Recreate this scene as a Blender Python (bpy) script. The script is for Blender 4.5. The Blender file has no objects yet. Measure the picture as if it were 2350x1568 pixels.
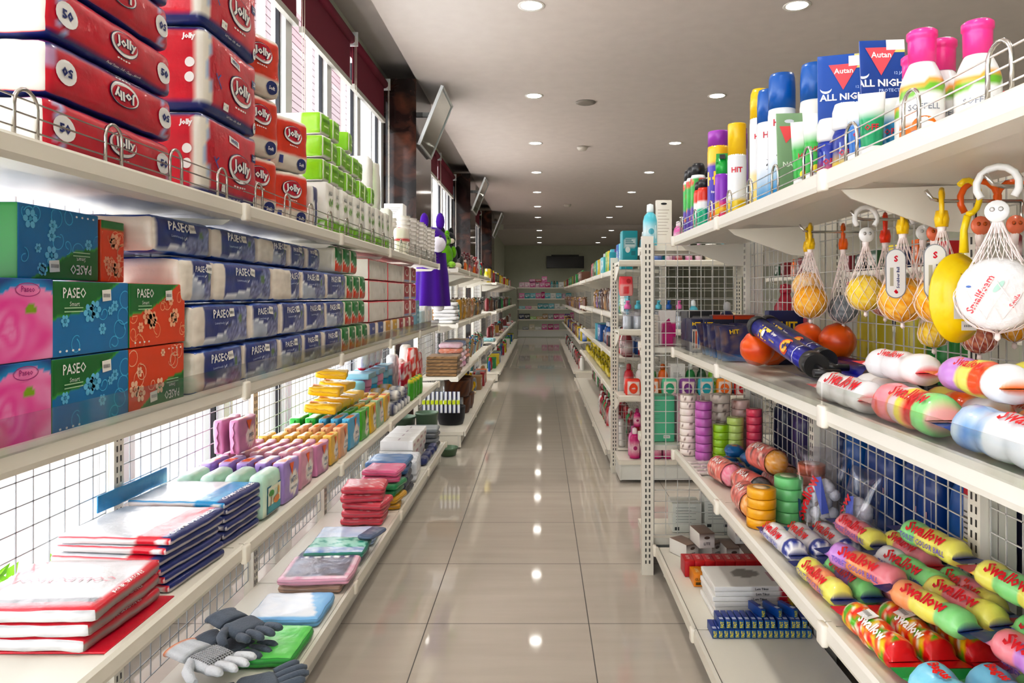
import bpy, math, random
from mathutils import Vector, noise, Matrix
R = math.radians; PI = math.pi; sin = math.sin; cos = math.cos
random.seed(7)
SC = bpy.context.scene
COL = SC.collection

def hx(s):
    s = s.lstrip('#')
    return tuple(((int(s[i:i+2], 16)/255)/12.92 if int(s[i:i+2], 16)/255 <= .04045 else ((int(s[i:i+2], 16)/255+.055)/1.055)**2.4) for i in (0, 2, 4))
def mix(a, b, t):
    t = 0 if t < 0 else 1 if t > 1 else t
    return (a[0]+(b[0]-a[0])*t, a[1]+(b[1]-a[1])*t, a[2]+(b[2]-a[2])*t)
WHITE = hx('#f4f3f0'); BLACK = hx('#15151a'); NAVY = hx('#1b2a6b'); RED = hx('#d0122f'); SHELF = hx('#dfdcd2')
ORDS = 'first second third fourth fifth sixth seventh eighth ninth tenth eleventh twelfth thirteenth fourteenth fifteenth sixteenth seventeenth eighteenth nineteenth twentieth'.split()
def od(i):
    if i < 20: return ORDS[i]
    t = {2: 'twenty', 3: 'thirty', 4: 'forty'}
    n = i+1
    return ({20: 'twentieth', 30: 'thirtieth', 40: 'fortieth'}[n] if n % 10 == 0 else t[n//10]+'-'+ORDS[n % 10-1])

# ---------------------------------------------------------------- materials
MATS = {}
def base_mat(name):
    m = bpy.data.materials.new(name); m.use_nodes = True
    nt = m.node_tree; p = nt.nodes['Principled BSDF']
    MATS[name] = m
    return m, nt, p
def setp(p, **k):
    for n, v in k.items():
        i = p.inputs.get(n.replace('_', ' '))
        if i is not None: i.default_value = v
def noise_node(nt, scale, detail=3, dist=0):
    tc = nt.nodes.new('ShaderNodeTexCoord'); n = nt.nodes.new('ShaderNodeTexNoise')
    n.inputs['Scale'].default_value = scale; n.inputs['Detail'].default_value = detail; n.inputs['Distortion'].default_value = dist
    nt.links.new(tc.outputs['Object'], n.inputs['Vector'])
    return n
def printed(name, rough, coat=0., crough=.1, bump=0., bscale=60, sheen=0., spec=.5, trans=0.):
    """colour comes from the mesh's own colour attribute; a little noise varies the sheen"""
    m, nt, p = base_mat(name)
    a = nt.nodes.new('ShaderNodeAttribute'); a.attribute_name = 'Col'
    n = noise_node(nt, bscale)
    mr = nt.nodes.new('ShaderNodeMapRange'); mr.inputs['To Min'].default_value = rough*.85; mr.inputs['To Max'].default_value = min(1, rough*1.2)
    nt.links.new(n.outputs['Fac'], mr.inputs['Value']); nt.links.new(mr.outputs[0], p.inputs['Roughness'])
    hs = nt.nodes.new('ShaderNodeHueSaturation'); hs.inputs['Saturation'].default_value = 1.07
    nt.links.new(a.outputs['Color'], hs.inputs['Color']); nt.links.new(hs.outputs[0], p.inputs['Base Color'])
    setp(p, Coat_Weight=coat, Coat_Roughness=crough, Sheen_Weight=sheen, Specular_IOR_Level=spec, Transmission_Weight=trans)
    if bump:
        b = nt.nodes.new('ShaderNodeBump'); b.inputs['Strength'].default_value = bump; b.inputs['Distance'].default_value = .004
        nt.links.new(n.outputs['Fac'], b.inputs['Height']); nt.links.new(b.outputs[0], p.inputs['Normal'])
        if coat: nt.links.new(b.outputs[0], p.inputs['Coat Normal'])
    return m
printed('film', .38, coat=.5, crough=.12, bump=.35, bscale=38)
printed('plastic', .33, coat=.25, crough=.15)
printed('paper', .55)
printed('carton', .42, coat=.2, crough=.25)
printed('enamel', .4)
printed('cloth', .9, bump=.5, bscale=180, sheen=.25, spec=.2)
printed('foam', .7, bump=.5, bscale=120)
m, nt, p = base_mat('chrome'); setp(p, Base_Color=(.62, .6, .56, 1), Metallic=1., Roughness=.22)
n = noise_node(nt, 40); mr = nt.nodes.new('ShaderNodeMapRange'); mr.inputs['To Min'].default_value = .15; mr.inputs['To Max'].default_value = .32
nt.links.new(n.outputs['Fac'], mr.inputs['Value']); nt.links.new(mr.outputs[0], p.inputs['Roughness'])
def clear(name, tint, fac, rough=.05):
    m, nt, p = base_mat(name)
    nt.nodes.remove(p)
    t = nt.nodes.new('ShaderNodeBsdfTransparent'); t.inputs['Color'].default_value = (*tint, 1)
    g = nt.nodes.new('ShaderNodeBsdfGlossy'); g.inputs['Roughness'].default_value = rough
    fr = nt.nodes.new('ShaderNodeLayerWeight'); fr.inputs['Blend'].default_value = .5
    pw = nt.nodes.new('ShaderNodeMath'); pw.operation = 'POWER'; pw.inputs[1].default_value = 4
    ad = nt.nodes.new('ShaderNodeMath'); ad.operation = 'MULTIPLY_ADD'; ad.inputs[1].default_value = .6; ad.inputs[2].default_value = fac+.03; ad.use_clamp = True
    nt.links.new(fr.outputs['Facing'], pw.inputs[0])
    mx = nt.nodes.new('ShaderNodeMixShader')
    nt.links.new(pw.outputs[0], ad.inputs[0]); nt.links.new(ad.outputs[0], mx.inputs['Fac'])
    nt.links.new(t.outputs[0], mx.inputs[1]); nt.links.new(g.outputs[0], mx.inputs[2])
    nt.links.new(mx.outputs[0], nt.nodes['Material Output'].inputs['Surface'])
clear('glass', (.95, .98, .98), .0)
clear('acrylic', (.93, .94, .93), .03)
clear('bagfilm', (.93, .93, .96), .07, .12)
def emis(name, col, s):
    m, nt, p = base_mat(name); setp(p, Base_Color=(*col, 1), Emission_Color=(*col, 1), Emission_Strength=s)
emis('lamp', (1, .96, .9), 14)
m, nt, p = base_mat('screen'); setp(p, Base_Color=(.006, .007, .007, 1), Roughness=.12)
m, nt, p = base_mat('mirror'); setp(p, Base_Color=(.55, .6, .55, 1), Metallic=1., Roughness=.06)
# marble
m, nt, p = base_mat('marble')
n1 = noise_node(nt, 3.2, 9, 1.6); cr = nt.nodes.new('ShaderNodeValToRGB')
els = cr.color_ramp.elements; els[0].position = .34; els[0].color = (*hx('#120c0b'), 1); els[1].position = .74; els[1].color = (*hx('#6e4030'), 1)
e = els.new(.46); e.color = (*hx('#261916'), 1); e = els.new(.58); e.color = (*hx('#46291f'), 1)
nt.links.new(n1.outputs['Fac'], cr.inputs[0]); nt.links.new(cr.outputs[0], p.inputs['Base Color']); setp(p, Roughness=.1)
# floor tiles
m, nt, p = base_mat('tiles')
tc = nt.nodes.new('ShaderNodeTexCoord'); sx = nt.nodes.new('ShaderNodeSeparateXYZ'); nt.links.new(tc.outputs['Object'], sx.inputs[0])
def gridline(out, off):
    a = nt.nodes.new('ShaderNodeMath'); a.operation = 'ADD'; a.inputs[1].default_value = off
    b = nt.nodes.new('ShaderNodeMath'); b.operation = 'DIVIDE'; b.inputs[1].default_value = .6
    c = nt.nodes.new('ShaderNodeMath'); c.operation = 'FRACT'
    d = nt.nodes.new('ShaderNodeMath'); d.operation = 'LESS_THAN'; d.inputs[1].default_value = .0058
    for s, t in ((out, a.inputs[0]), (a.outputs[0], b.inputs[0]), (b.outputs[0], c.inputs[0]), (c.outputs[0], d.inputs[0])): nt.links.new(s, t)
    return d.outputs[0]
gx = gridline(sx.outputs['X'], .4215+6); gy = gridline(sx.outputs['Y'], -.29+6)
mx = nt.nodes.new('ShaderNodeMath'); mx.operation = 'MAXIMUM'; nt.links.new(gx, mx.inputs[0]); nt.links.new(gy, mx.inputs[1])
mp = nt.nodes.new('ShaderNodeMapping'); mp.inputs['Scale'].default_value = (1.2, 9, 1); nt.links.new(tc.outputs['Object'], mp.inputs[0])
nn = nt.nodes.new('ShaderNodeTexNoise'); nn.inputs['Scale'].default_value = 1.6; nn.inputs['Detail'].default_value = 6; nt.links.new(mp.outputs[0], nn.inputs['Vector'])
cr = nt.nodes.new('ShaderNodeValToRGB'); cr.color_ramp.elements[0].color = (*hx('#bab1a4'), 1); cr.color_ramp.elements[1].color = (*hx('#cac2b6'), 1)
nt.links.new(nn.outputs['Fac'], cr.inputs[0])
mc = nt.nodes.new('ShaderNodeMix'); mc.data_type = 'RGBA'; nt.links.new(mx.outputs[0], mc.inputs['Factor']); nt.links.new(cr.outputs[0], mc.inputs[6]); mc.inputs[7].default_value = (*hx('#4a443d'), 1)
nt.links.new(mc.outputs[2], p.inputs['Base Color'])
mr = nt.nodes.new('ShaderNodeMapRange'); mr.inputs['To Min'].default_value = .05; mr.inputs['To Max'].default_value = .6
nt.links.new(mx.outputs[0], mr.inputs['Value']); nt.links.new(mr.outputs[0], p.inputs['Roughness']); setp(p, Specular_IOR_Level=.75)
def wallmat(name, c, rough=.8, scale=8, amt=.06):
    m, nt, p = base_mat(name); n = noise_node(nt, scale, 4); cr = nt.nodes.new('ShaderNodeValToRGB')
    a = hx(c); cr.color_ramp.elements[0].color = (*[x*(1-amt) for x in a], 1); cr.color_ramp.elements[1].color = (*[min(1, x*(1+amt)) for x in a], 1)
    nt.links.new(n.outputs['Fac'], cr.inputs[0]); nt.links.new(cr.outputs[0], p.inputs['Base Color']); setp(p, Roughness=rough)
wallmat('ceilpaint', '#d3c9c2'); wallmat('wallpaint', '#c9ccb8'); wallmat('outpave', '#e8d9d4', .9, 2, .1); wallmat('facade', '#a58f92', .9, 1, .06)
wallmat('blindfab', '#74122c', .85, 120, .1); wallmat('leafmat', '#8fd31d', .6, 30, .3); wallmat('steelgrey', '#9aa0a0', .45, 30, .05)

# ---------------------------------------------------------------- mesh builder
GL = {}
def glyphs(txt, bold):
    k = (txt, bold)
    if k not in GL:
        cu = bpy.data.curves.new('t', 'FONT'); cu.body = txt; cu.size = 1; cu.resolution_u = 1; cu.offset = bold
        ob = bpy.data.objects.new('t', cu); COL.objects.link(ob)
        dg = bpy.context.evaluated_depsgraph_get(); me = bpy.data.meshes.new_from_object(ob.evaluated_get(dg))
        vs = [(v.co.x, v.co.y) for v in me.vertices]; fs = [tuple(f.vertices) for f in me.polygons]
        bpy.data.objects.remove(ob); bpy.data.curves.remove(cu); bpy.data.meshes.remove(me)
        x0 = min(v[0] for v in vs); x1 = max(v[0] for v in vs); y0 = min(v[1] for v in vs); y1 = max(v[1] for v in vs)
        GL[k] = ([(a-(x0+x1)/2, b-(y0+y1)/2) for a, b in vs], fs, x1-x0, y1-y0)
    return GL[k]

class MB:
    def __init__(s): s.v = []; s.f = []; s.c = []; s.mm = []; s.s = []; s.mats = []
    def mi(s, mat):
        if mat not in s.mats: s.mats.append(mat)
        return s.mats.index(mat)
    def face(s, idx, cols, mat='plastic', smooth=False):
        s.f.append(tuple(idx)); s.c.append(cols if isinstance(cols[0], tuple) else [cols]*len(idx)); s.mm.append(s.mi(mat)); s.s.append(smooth)
    def poly(s, pts, col, mat='plastic'):
        b = len(s.v); s.v += [tuple(p) for p in pts]; s.face(range(b, b+len(pts)), col, mat)
    def surf(s, S, nu, nv, paint, mat='plastic', closed=False, smooth=True, flip=False):
        b = len(s.v); n1 = nu if closed else nu+1
        cols = {}
        for j in range(nv+1):
            for i in range(n1): s.v.append(tuple(S(i/nu, j/nv)))
        P = paint if callable(paint) else (lambda u, v: paint)
        def cc(i, j):
            if (i, j) not in cols: cols[(i, j)] = P(i/nu, j/nv)
            return cols[(i, j)]
        for j in range(nv):
            for i in range(nu):
                i2 = (i+1) % n1
                q = [b+j*n1+i, b+j*n1+i2, b+(j+1)*n1+i2, b+(j+1)*n1+i]; c = [cc(i, j), cc(i+1, j), cc(i+1, j+1), cc(i, j+1)]
                if flip: q.reverse(); c.reverse()
                s.face(q, c, mat, smooth)
    def box(s, x0, y0, z0, x1, y1, z1, col, mat='plastic', skip=''):
        b = len(s.v)
        s.v += [(x0, y0, z0), (x1, y0, z0), (x1, y1, z0), (x0, y1, z0), (x0, y0, z1), (x1, y0, z1), (x1, y1, z1), (x0, y1, z1)]
        for k, q in zip('dtfrbl', ((0, 3, 2, 1), (4, 5, 6, 7), (0, 1, 5, 4), (1, 2, 6, 5), (2, 3, 7, 6), (3, 0, 4, 7))):
            if k not in skip: s.face([b+i for i in q], col[k] if isinstance(col, dict) else col, mat)
    def lathe(s, prof, n, paint, mat='plastic', o=(0, 0, 0), M=None, smooth=True):
        """prof: (radius, z) rows; paint(u, k) by angle 0..1 (0.5 = the front) and row"""
        b = len(s.v); P = paint if callable(paint) else (lambda u, k: paint)
        for r, z in prof:
            for i in range(n):
                t = 2*PI*i/n
                p = Vector((r*sin(t), r*cos(t), z))
                if M: p = M @ p
                s.v.append((p.x+o[0], p.y+o[1], p.z+o[2]))
        for k in range(len(prof)-1):
            for i in range(n):
                j = (i+1) % n
                s.face([b+k*n+j, b+k*n+i, b+(k+1)*n+i, b+(k+1)*n+j], [P((i+1)/n, k), P(i/n, k), P(i/n, k+1), P((i+1)/n, k+1)], mat, smooth)
        if prof[0][0] > 1e-5: s.face([b+i for i in range(n)], P(.5, 0), mat)
        if prof[-1][0] > 1e-5: s.face([b+(len(prof)-1)*n+n-1-i for i in range(n)], P(.5, len(prof)-1), mat)
    def tube(s, pts, r, col, mat='chrome', n=6, cyc=False):
        pts = [Vector(p) for p in pts]; b = len(s.v); N = len(pts); up0 = None
        for i, p in enumerate(pts):
            a = pts[(i-1) % N] if (i > 0 or cyc) else p; c = pts[(i+1) % N] if (i < N-1 or cyc) else p
            t = (c-a).normalized()
            if up0 is None:
                up0 = Vector((0, 0, 1)) if abs(t.z) < .9 else Vector((1, 0, 0))
            x = t.cross(up0).normalized(); y = x.cross(t).normalized(); up0 = y
            rr = r[i] if isinstance(r, list) else r
            for k in range(n):
                w = 2*PI*k/n+PI/4
                s.v.append(tuple(p+x*(rr*cos(w))+y*(rr*sin(w))))
        for i in range(N if cyc else N-1):
            for k in range(n):
                a = b+i*n; c = b+((i+1) % N)*n
                s.face([a+k, a+(k+1) % n, c+(k+1) % n, c+k], col, mat, n > 4)
        if not cyc:
            s.face([b+n-1-k for k in range(n)], col, mat); s.face([b+(N-1)*n+k for k in range(n)], col, mat)
    def ball(s, c, r, col, mat='plastic', n=12, sc=(1, 1, 1), paint=None):
        k = max(5, n//2)
        pr = [(sin(PI*i/k), -cos(PI*i/k)) for i in range(k+1)]; pr[0] = (0, -1); pr[-1] = (0, 1)
        s.lathe([(max(a, 1e-6)*r, z*r) for a, z in pr], n, paint or col, mat, c, Matrix.Diagonal((*sc, 1)).to_3x3())
    # flat prints laid on a surface: m(x, y, off) -> point
    def text(s, txt, m, x, y, h, col, bold=.02, sx=1., rot=0, off=.0008, mat='plastic', w=None):
        vs, fs, tw, th = glyphs(txt, bold); k = h/th; kx = (w/tw) if w else k*sx
        b = len(s.v); ca, sa = cos(rot), sin(rot)
        for a, c in vs:
            a, c = a*kx, c*k
            s.v.append(tuple(m(x+a*ca-c*sa, y+a*sa+c*ca, off)))
        for f in fs: s.face([b+i for i in f], col, mat)
    def disc(s, m, x, y, rx, ry, col, off=.0006, n=18, rot=0, mat='plastic', a0=0, a1=2*PI):
        pts = []
        for i in range(n):
            t = a0+(a1-a0)*i/(n if a1-a0 > 6.2 else n-1); a, c = rx*cos(t), ry*sin(t)
            pts.append(m(x+a*cos(rot)-c*sin(rot), y+a*sin(rot)+c*cos(rot), off))
        s.poly(pts, col, mat)
    def rect(s, m, x0, y0, x1, y1, col, off=.0005, mat='plastic', rot=0):
        cx, cy = (x0+x1)/2, (y0+y1)/2
        f = lambda a, b: m(cx+(a-cx)*cos(rot)-(b-cy)*sin(rot), cy+(a-cx)*sin(rot)+(b-cy)*cos(rot), off)
        s.poly([f(x0, y0), f(x1, y0), f(x1, y1), f(x0, y1)], col, mat)
    def ribbon(s, m, pts, w, col, off=.0007, mat='plastic'):
        N = len(pts); b = len(s.v)
        for i in range(N):
            a = pts[max(i-1, 0)]; c = pts[min(i+1, N-1)]; dx, dy = c[0]-a[0], c[1]-a[1]; l = math.hypot(dx, dy) or 1
            ww = w(i/(N-1)) if callable(w) else w
            nx, ny = -dy/l*ww/2, dx/l*ww/2
            s.v.append(tuple(m(pts[i][0]-nx, pts[i][1]-ny, off))); s.v.append(tuple(m(pts[i][0]+nx, pts[i][1]+ny, off)))
        for i in range(N-1): s.face([b+2*i, b+2*i+2, b+2*i+3, b+2*i+1], col, mat)
    def xf(s, M, start=0):
        for i in range(start, len(s.v)): s.v[i] = tuple(M @ Vector(s.v[i]))
    def mesh(s, name):
        me = bpy.data.meshes.new(name); me.from_pydata(s.v, [], s.f)
        for m in s.mats: me.materials.append(MATS[m])
        at = me.color_attributes.new('Col', 'FLOAT_COLOR', 'CORNER')
        flat = []
        for c in s.c:
            for x in c: flat += (x[0], x[1], x[2], 1.)
        at.data.foreach_set('color', flat)
        me.polygons.foreach_set("material_index", s.mm); me.polygons.foreach_set('use_smooth', s.s)
        me.update(); me.validate(); return me

def obj(name, mb, parent=None, loc=(0, 0, 0), rz=0, rot=None):
    me = mb.mesh(name) if isinstance(mb, MB) else mb
    o = bpy.data.objects.new(name, me); COL.objects.link(o)
    o.location = loc; o.rotation_euler = rot if rot else (0, 0, rz)
    if parent: o.parent = parent
    return o
def tag(o, label, cat, group=None, kind=None):
    o['label'] = label; o['category'] = cat
    if group: o['group'] = group
    if kind: o['kind'] = kind
    return o
def empty(name, loc=(0, 0, 0), rz=0):
    o = bpy.data.objects.new(name, None); COL.objects.link(o); o.location = loc; o.rotation_euler = (0, 0, rz); o.empty_display_size = .05
    return o
def struct(name, mb, parent=None):
    o = obj(name, mb, parent)
    if not parent: o['kind'] = 'structure'
    return o
USED = set()
KIDS = {}
def put(proto, loc, rz=0, label=None, cat=None, group=None, rot=None, sc=None):
    """the first call places the prototype itself; later calls copy it and its parts"""
    if proto.name not in USED:
        USED.add(proto.name); r = proto
        KIDS[proto.name] = [(c, list(c.children)) for c in proto.children]
    else:
        r = proto.copy(); COL.objects.link(r)
        for ch, subs in KIDS[proto.name]:
            c = ch.copy(); COL.objects.link(c); c.parent = r
            for g in subs:
                d = g.copy(); COL.objects.link(d); d.parent = c
    r.location = loc; r.rotation_euler = rot if rot else (0, 0, rz)
    if sc: r.scale = sc if isinstance(sc, tuple) else (sc, sc, sc)
    if label: r['label'] = label
    if cat: r['category'] = cat
    if group: r['group'] = group
    return r

# ---------------------------------------------------------------- soft packs and cartons
class Pack(MB):
    """a box with rounded edges, bulging sides and wrinkles. Front is -Y, base centre at the origin.
    paint: colour, or {face: colour or f(u, v)} with faces f b l r t d"""
    def __init__(s, W, D, H, paint, r=.004, bulge=0., wr=0., cs=.02, mat='film', seed=0, taper=0., puff=False):
        super().__init__(); g_ = bulge+wr*.9; s.h = (W/2-g_, D/2-g_, H/2); s.puff = puff; s.r = min(r, min(s.h)*.98); s.bulge = bulge; s.wr = wr; s.sd = seed; s.W, s.D, s.H = W, D, H; s.taper = taper
        ax = []
        for h in s.h:
            e = [-1, -1+.3*s.r/h, -1+s.r/h]; n = max(1, int(round(2*(h-s.r)/cs)))
            ax.append(e+[-1+s.r/h+2*(1-s.r/h)*i/n for i in range(1, n)]+[-x for x in reversed(e)])
        key = {}
        def vid(c):
            k = (round(c[0], 4), round(c[1], 4), round(c[2], 4))
            if k not in key: key[k] = len(s.v); s.v.append(tuple(s.pos(c)))
            return key[k]
        for fc in 'fblrtd':
            P = paint.get(fc, paint.get('*', WHITE)) if isinstance(paint, dict) else paint
            F = P if callable(P) else (lambda u, v, P=P: P)
            a, b = {'f': (0, 2), 'b': (0, 2), 'l': (1, 2), 'r': (1, 2), 't': (0, 1), 'd': (0, 1)}[fc]
            A = [(x+1)/2 for x in ax[a]]; B = [(x+1)/2 for x in ax[b]]
            ids = [[vid(s.cube(fc, u, v)) for u in A] for v in B]; cols = [[F(u, v) for u in A] for v in B]
            for j in range(len(B)-1):
                for i in range(len(A)-1):
                    s.face([ids[j][i], ids[j][i+1], ids[j+1][i+1], ids[j+1][i]], [cols[j][i], cols[j][i+1], cols[j+1][i+1], cols[j+1][i]], mat, True)
    @staticmethod
    def cube(fc, u, v):
        a, b = 2*u-1, 2*v-1
        return {'f': (a, -1, b), 'b': (-a, 1, b), 'l': (-1, -a, b), 'r': (1, a, b), 't': (a, b, 1), 'd': (a, -b, -1)}[fc]
    def pos(s, c):
        p = Vector((c[0]*s.h[0], c[1]*s.h[1], c[2]*s.h[2]))
        q = Vector([max(-(h-s.r), min(h-s.r, x)) for x, h in zip(p, s.h)])
        d = p-q
        if d.length > 1e-9: p = q+d.normalized()*s.r
        if s.bulge:
            for i in range(3):
                j, k = (i+1) % 3, (i+2) % 3
                if abs(c[i]) > .5 and (i < 2 or c[i] > 0 or True):
                    g = s.bulge if i < 2 else s.bulge*.5*(1 if c[i] > 0 else 0)
                    p[i] += math.copysign(g, c[i])*(1-c[j]**2)*(1-c[k]**2)*abs(c[i])
        if s.wr:
            n = noise.noise_vector(Vector((p.x*14+s.sd*7.3, p.y*14, p.z*14)))+.5*noise.noise_vector(Vector((p.x*40+s.sd, p.y*40, p.z*40)))
            p += n*s.wr
        if s.taper: k = 1-s.taper*(c[2]+1)/2; p.x *= k; p.y *= k
        p.z += s.h[2]
        if p.z < .0003: p.z = .0003
        if not s.puff and p.z > s.H: p.z = s.H
        return p
    def m(s, fc):
        w, h = {'f': (s.W, s.H), 'b': (s.W, s.H), 'l': (s.D, s.H), 'r': (s.D, s.H), 't': (s.W, s.D), 'd': (s.W, s.D)}[fc]
        nrm = Vector({'f': (0, -1, 0), 'b': (0, 1, 0), 'l': (-1, 0, 0), 'r': (1, 0, 0), 't': (0, 0, 1), 'd': (0, 0, -1)}[fc])
        return lambda x, y, off: s.pos(s.cube(fc, min(1, max(0, x/w+.5)), min(1, max(0, y/h+.5))))+nrm*(off+s.wr*.25)

def cylmap(Rf, axis='z', cz=0, M=None):
    """prints on a cylinder: x runs round it from the front, y along it"""
    def f(x, y, off):
        r = (Rf(y+cz) if callable(Rf) else Rf)+off
        t = x/r
        p = Vector((r*sin(t), -r*cos(t), y+cz))
        return M @ p if M else p
    return f
def nz(x, y, z=0): return noise.noise(Vector((x, y, z)))
def sticker(mb, m, x, y, w=.03, h=.018, rot=0, off=.0011):
    mb.rect(m, x-w/2, y-h/2, x+w/2, y+h/2, hx('#efede6'), off, 'paper', rot)
    for k in range(6):
        mb.rect(m, x-w*.38+k*w*.13, y-h*.18, x-w*.38+k*w*.13+w*.06, y+h*.14, hx('#6d6d70'), off+.0004, 'paper')
# ---------------------------------------------------------------- room shell
YN, YF, XR, CH = -2.6, 26.3, 5.2, 3.14
XW, XC = -1.42, -1.10                      # window plane, face of the marble columns
f = MB(); f.poly([(-1.5, YN, 0), (XR, YN, 0), (XR, YF, 0), (-1.5, YF, 0)], WHITE, 'tiles'); struct('floor', f)
c = MB(); c.box(XC, YN, CH, XR, 19.7, CH+.3, WHITE, 'ceilpaint'); c.box(-1.5, 19.7, 3.03, XR, YF, CH+.3, WHITE, 'ceilpaint'); c.box(-1.5, YN, CH+.16, XC, 19.7, CH+.3, WHITE, 'ceilpaint')
struct('ceiling', c)
w = MB(); w.box(-1.6, YF, -.1, XR, YF+.15, 3.4, WHITE, 'wallpaint'); struct('wall_far', w)
w = MB(); w.box(XR, YN, -.1, XR+.15, YF, 3.4, WHITE, 'wallpaint'); struct('wall_right', w)
w = MB(); w.box(1.2, YN-.15, -.1, XR, YN, 3.4, WHITE, 'wallpaint'); w.box(-1.6, YN-.15, 2.5, 1.2, YN, 3.4, WHITE, 'wallpaint'); struct('fill_control_wall', w)  # unseen wall added behind the camera; its gap controls the fill light
w = MB(); w.box(-1.6, 19.7, 0, -1.3, YF, 3.1, WHITE, 'wallpaint'); struct('wall_left', w)
w = MB(); w.box(-1.58, YN, 3.06, -1.46, 19.7, 3.4, WHITE, 'wallpaint'); struct('trim_1', w)
t = MB(); t.box(-1.3, 19.62, 3.0, -1.0, 19.7, 3.14, hx('#e4e6d6'), 'enamel'); struct('trim_2', t)
COLS = [(6.42, 7.3), (11.4, 12.3), (16.4, 17.3)]
for a, b in COLS:
    w = MB(); w.box(-1.5, a, 0, XC, b, CH, WHITE, 'marble'); struct('column', w)
w = MB(); w.box(-1.5, 17.3, 0, -1.42, 19.7, CH, WHITE, 'marble'); struct('column', w)

ALU = hx('#e9ecec'); GASK = hx('#2a2c33')
def window(n, y0, y1, mull):
    fr = MB()
    for z0, z1 in ((0, .10), (2.98, 3.08)): fr.box(XW-.05, y0, z0, XW+.02, y1, z1, ALU, 'enamel')
    fr.box(XW-.045, y0, .27, XW+.01, y1, .31, hx('#8e9398'), 'enamel')
    for y in [y0+.04]+mull+[y1-.05]:
        fr.box(XW-.05, y-.045, .1, XW+.03, y+.055, 2.98, ALU, 'enamel')
        fr.box(XW-.02, y-.062, .1, XW+.0, y-.045, 2.98, GASK, 'enamel')
    o = struct('window_%d' % n, fr)
    g = MB(); g.poly([(XW-.02, y0, .1), (XW-.02, y1, .1), (XW-.02, y1, 2.98), (XW-.02, y0, 2.98)], WHITE, 'glass')
    obj('window_pane', g, o)
window(1, YN, 6.42, [-1.2, .0, .82, 1.62, 2.43, 3.22, 4.0, 4.77, 5.55])
window(2, 7.3, 11.4, [8.3, 9.3, 10.3])
window(3, 12.3, 16.4, [13.3, 14.3, 15.3])

# roller blinds
def blind(y0, y1, label, zb=2.745):
    r = empty('roller_blind', (-1.36, (y0+y1)/2, 3.06)); tag(r, label, 'blind', 'dark red roller blinds'); h = (y1-y0)/2
    a = MB(); a.box(-.006, -h+.02, zb-3.06, .0, h-.02, 0, WHITE, 'blindfab'); obj('blind_fabric', a, r)
    a = MB(); a.lathe([(.035, -h), (.035, h)], 14, WHITE, 'blindfab', (0, 0, 0), Matrix.Rotation(R(-90), 3, 'X')); obj('roller_tube', a, r)
    a = MB(); a.box(-.018, -h+.015, zb-3.085, .012, h-.015, zb-3.05, hx('#b9b6ae'), 'enamel'); obj('bottom_rail', a, r)
    a = MB()
    for q in (-.02, .02): a.tube([(.045, h-.035+q, .0), (.045, h-.035+q, -1.5)], .0022, hx('#e3dccf'), 'plastic', 4)
    a.tube([(.045, h-.015, -1.5), (.045, h-.035, -1.53), (.045, h-.055, -1.5)], .0022, hx('#e3dccf'), 'plastic', 4); obj('pull_chain', a, r)
    a = MB(); a.box(-.03, h, -.05, .05, h+.012, .05, ALU, 'enamel'); obj('end_bracket', a, r)
for k, (a, b) in enumerate(((2.5, 4.06), (4.12, 5.2), (5.24, 6.32))):
    blind(a, b, ['dark red roller blind above the red tissue stacks', 'dark red roller blind above the green and white napkin packs', 'dark red roller blind beside the nearest marble column'][k])
for k, (a, b) in enumerate(((8.0, 9.6), (9.65, 11.3))):
    blind(a, b, ['dark red roller blind just beyond the first tilted mirror', 'dark red roller blind against the second marble column'][k])
blind(13.6, 16.2, 'dark red roller blind between the second and third marble columns')

# tilted mirrors on the columns
def mirror(yy, label):
    r = empty('security_mirror', (-.98, yy, 2.83)); tag(r, label, 'mirror', 'tilted mirrors on the columns')
    M = Matrix.Rotation(R(22), 3, 'Y')
    a = MB(); a.box(-.012, -.34, -.275, .0, .34, .275, hx('#e3e2dc'), 'enamel')
    for s in (-1, 1): a.box(-.015, s*.34-.012, -.285, .012, s*.34+.012, .285, ALU, 'enamel'); a.box(-.015, -.35, s*.275-.01, .012, .35, s*.275+.01, ALU, 'enamel')
    a.xf(M.to_4x4()); obj('mirror_frame', a, r)
    a = MB(); a.poly([M @ Vector(p) for p in ((.004, -.33, -.265), (.004, .33, -.265), (.004, .33, .265), (.004, -.33, .265))], WHITE, 'mirror'); obj('mirror_glass', a, r)
    a = MB(); a.box(-.12, -.05, .06, -.0, -.01, .10, ALU, 'enamel'); obj('wall_bracket', a, r)
mirror(6.82, 'tilted flat mirror on the nearest marble column'); mirror(11.85, 'tilted flat mirror on the second marble column'); mirror(16.8, 'small far tilted mirror on the third marble column')

# flat screen on the far wall
r = empty('wall_screen', (.9, YF-.08, 2.42)); tag(r, 'wide black screen hung on the far green-grey wall', 'screen')
a = MB(); a.box(-.68, -.02, -.22, .68, .06, .22, hx('#24241f'), 'enamel'); a.box(-.5, .02, .22, .5, .05, .27, hx('#3a3b33'), 'enamel'); obj('screen_case', a, r)
a = MB(); a.poly([(-.66, -.022, -.2), (.66, -.022, -.2), (.66, -.022, .2), (-.66, -.022, .2)], BLACK, 'screen'); obj('screen_glass', a, r)

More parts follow.
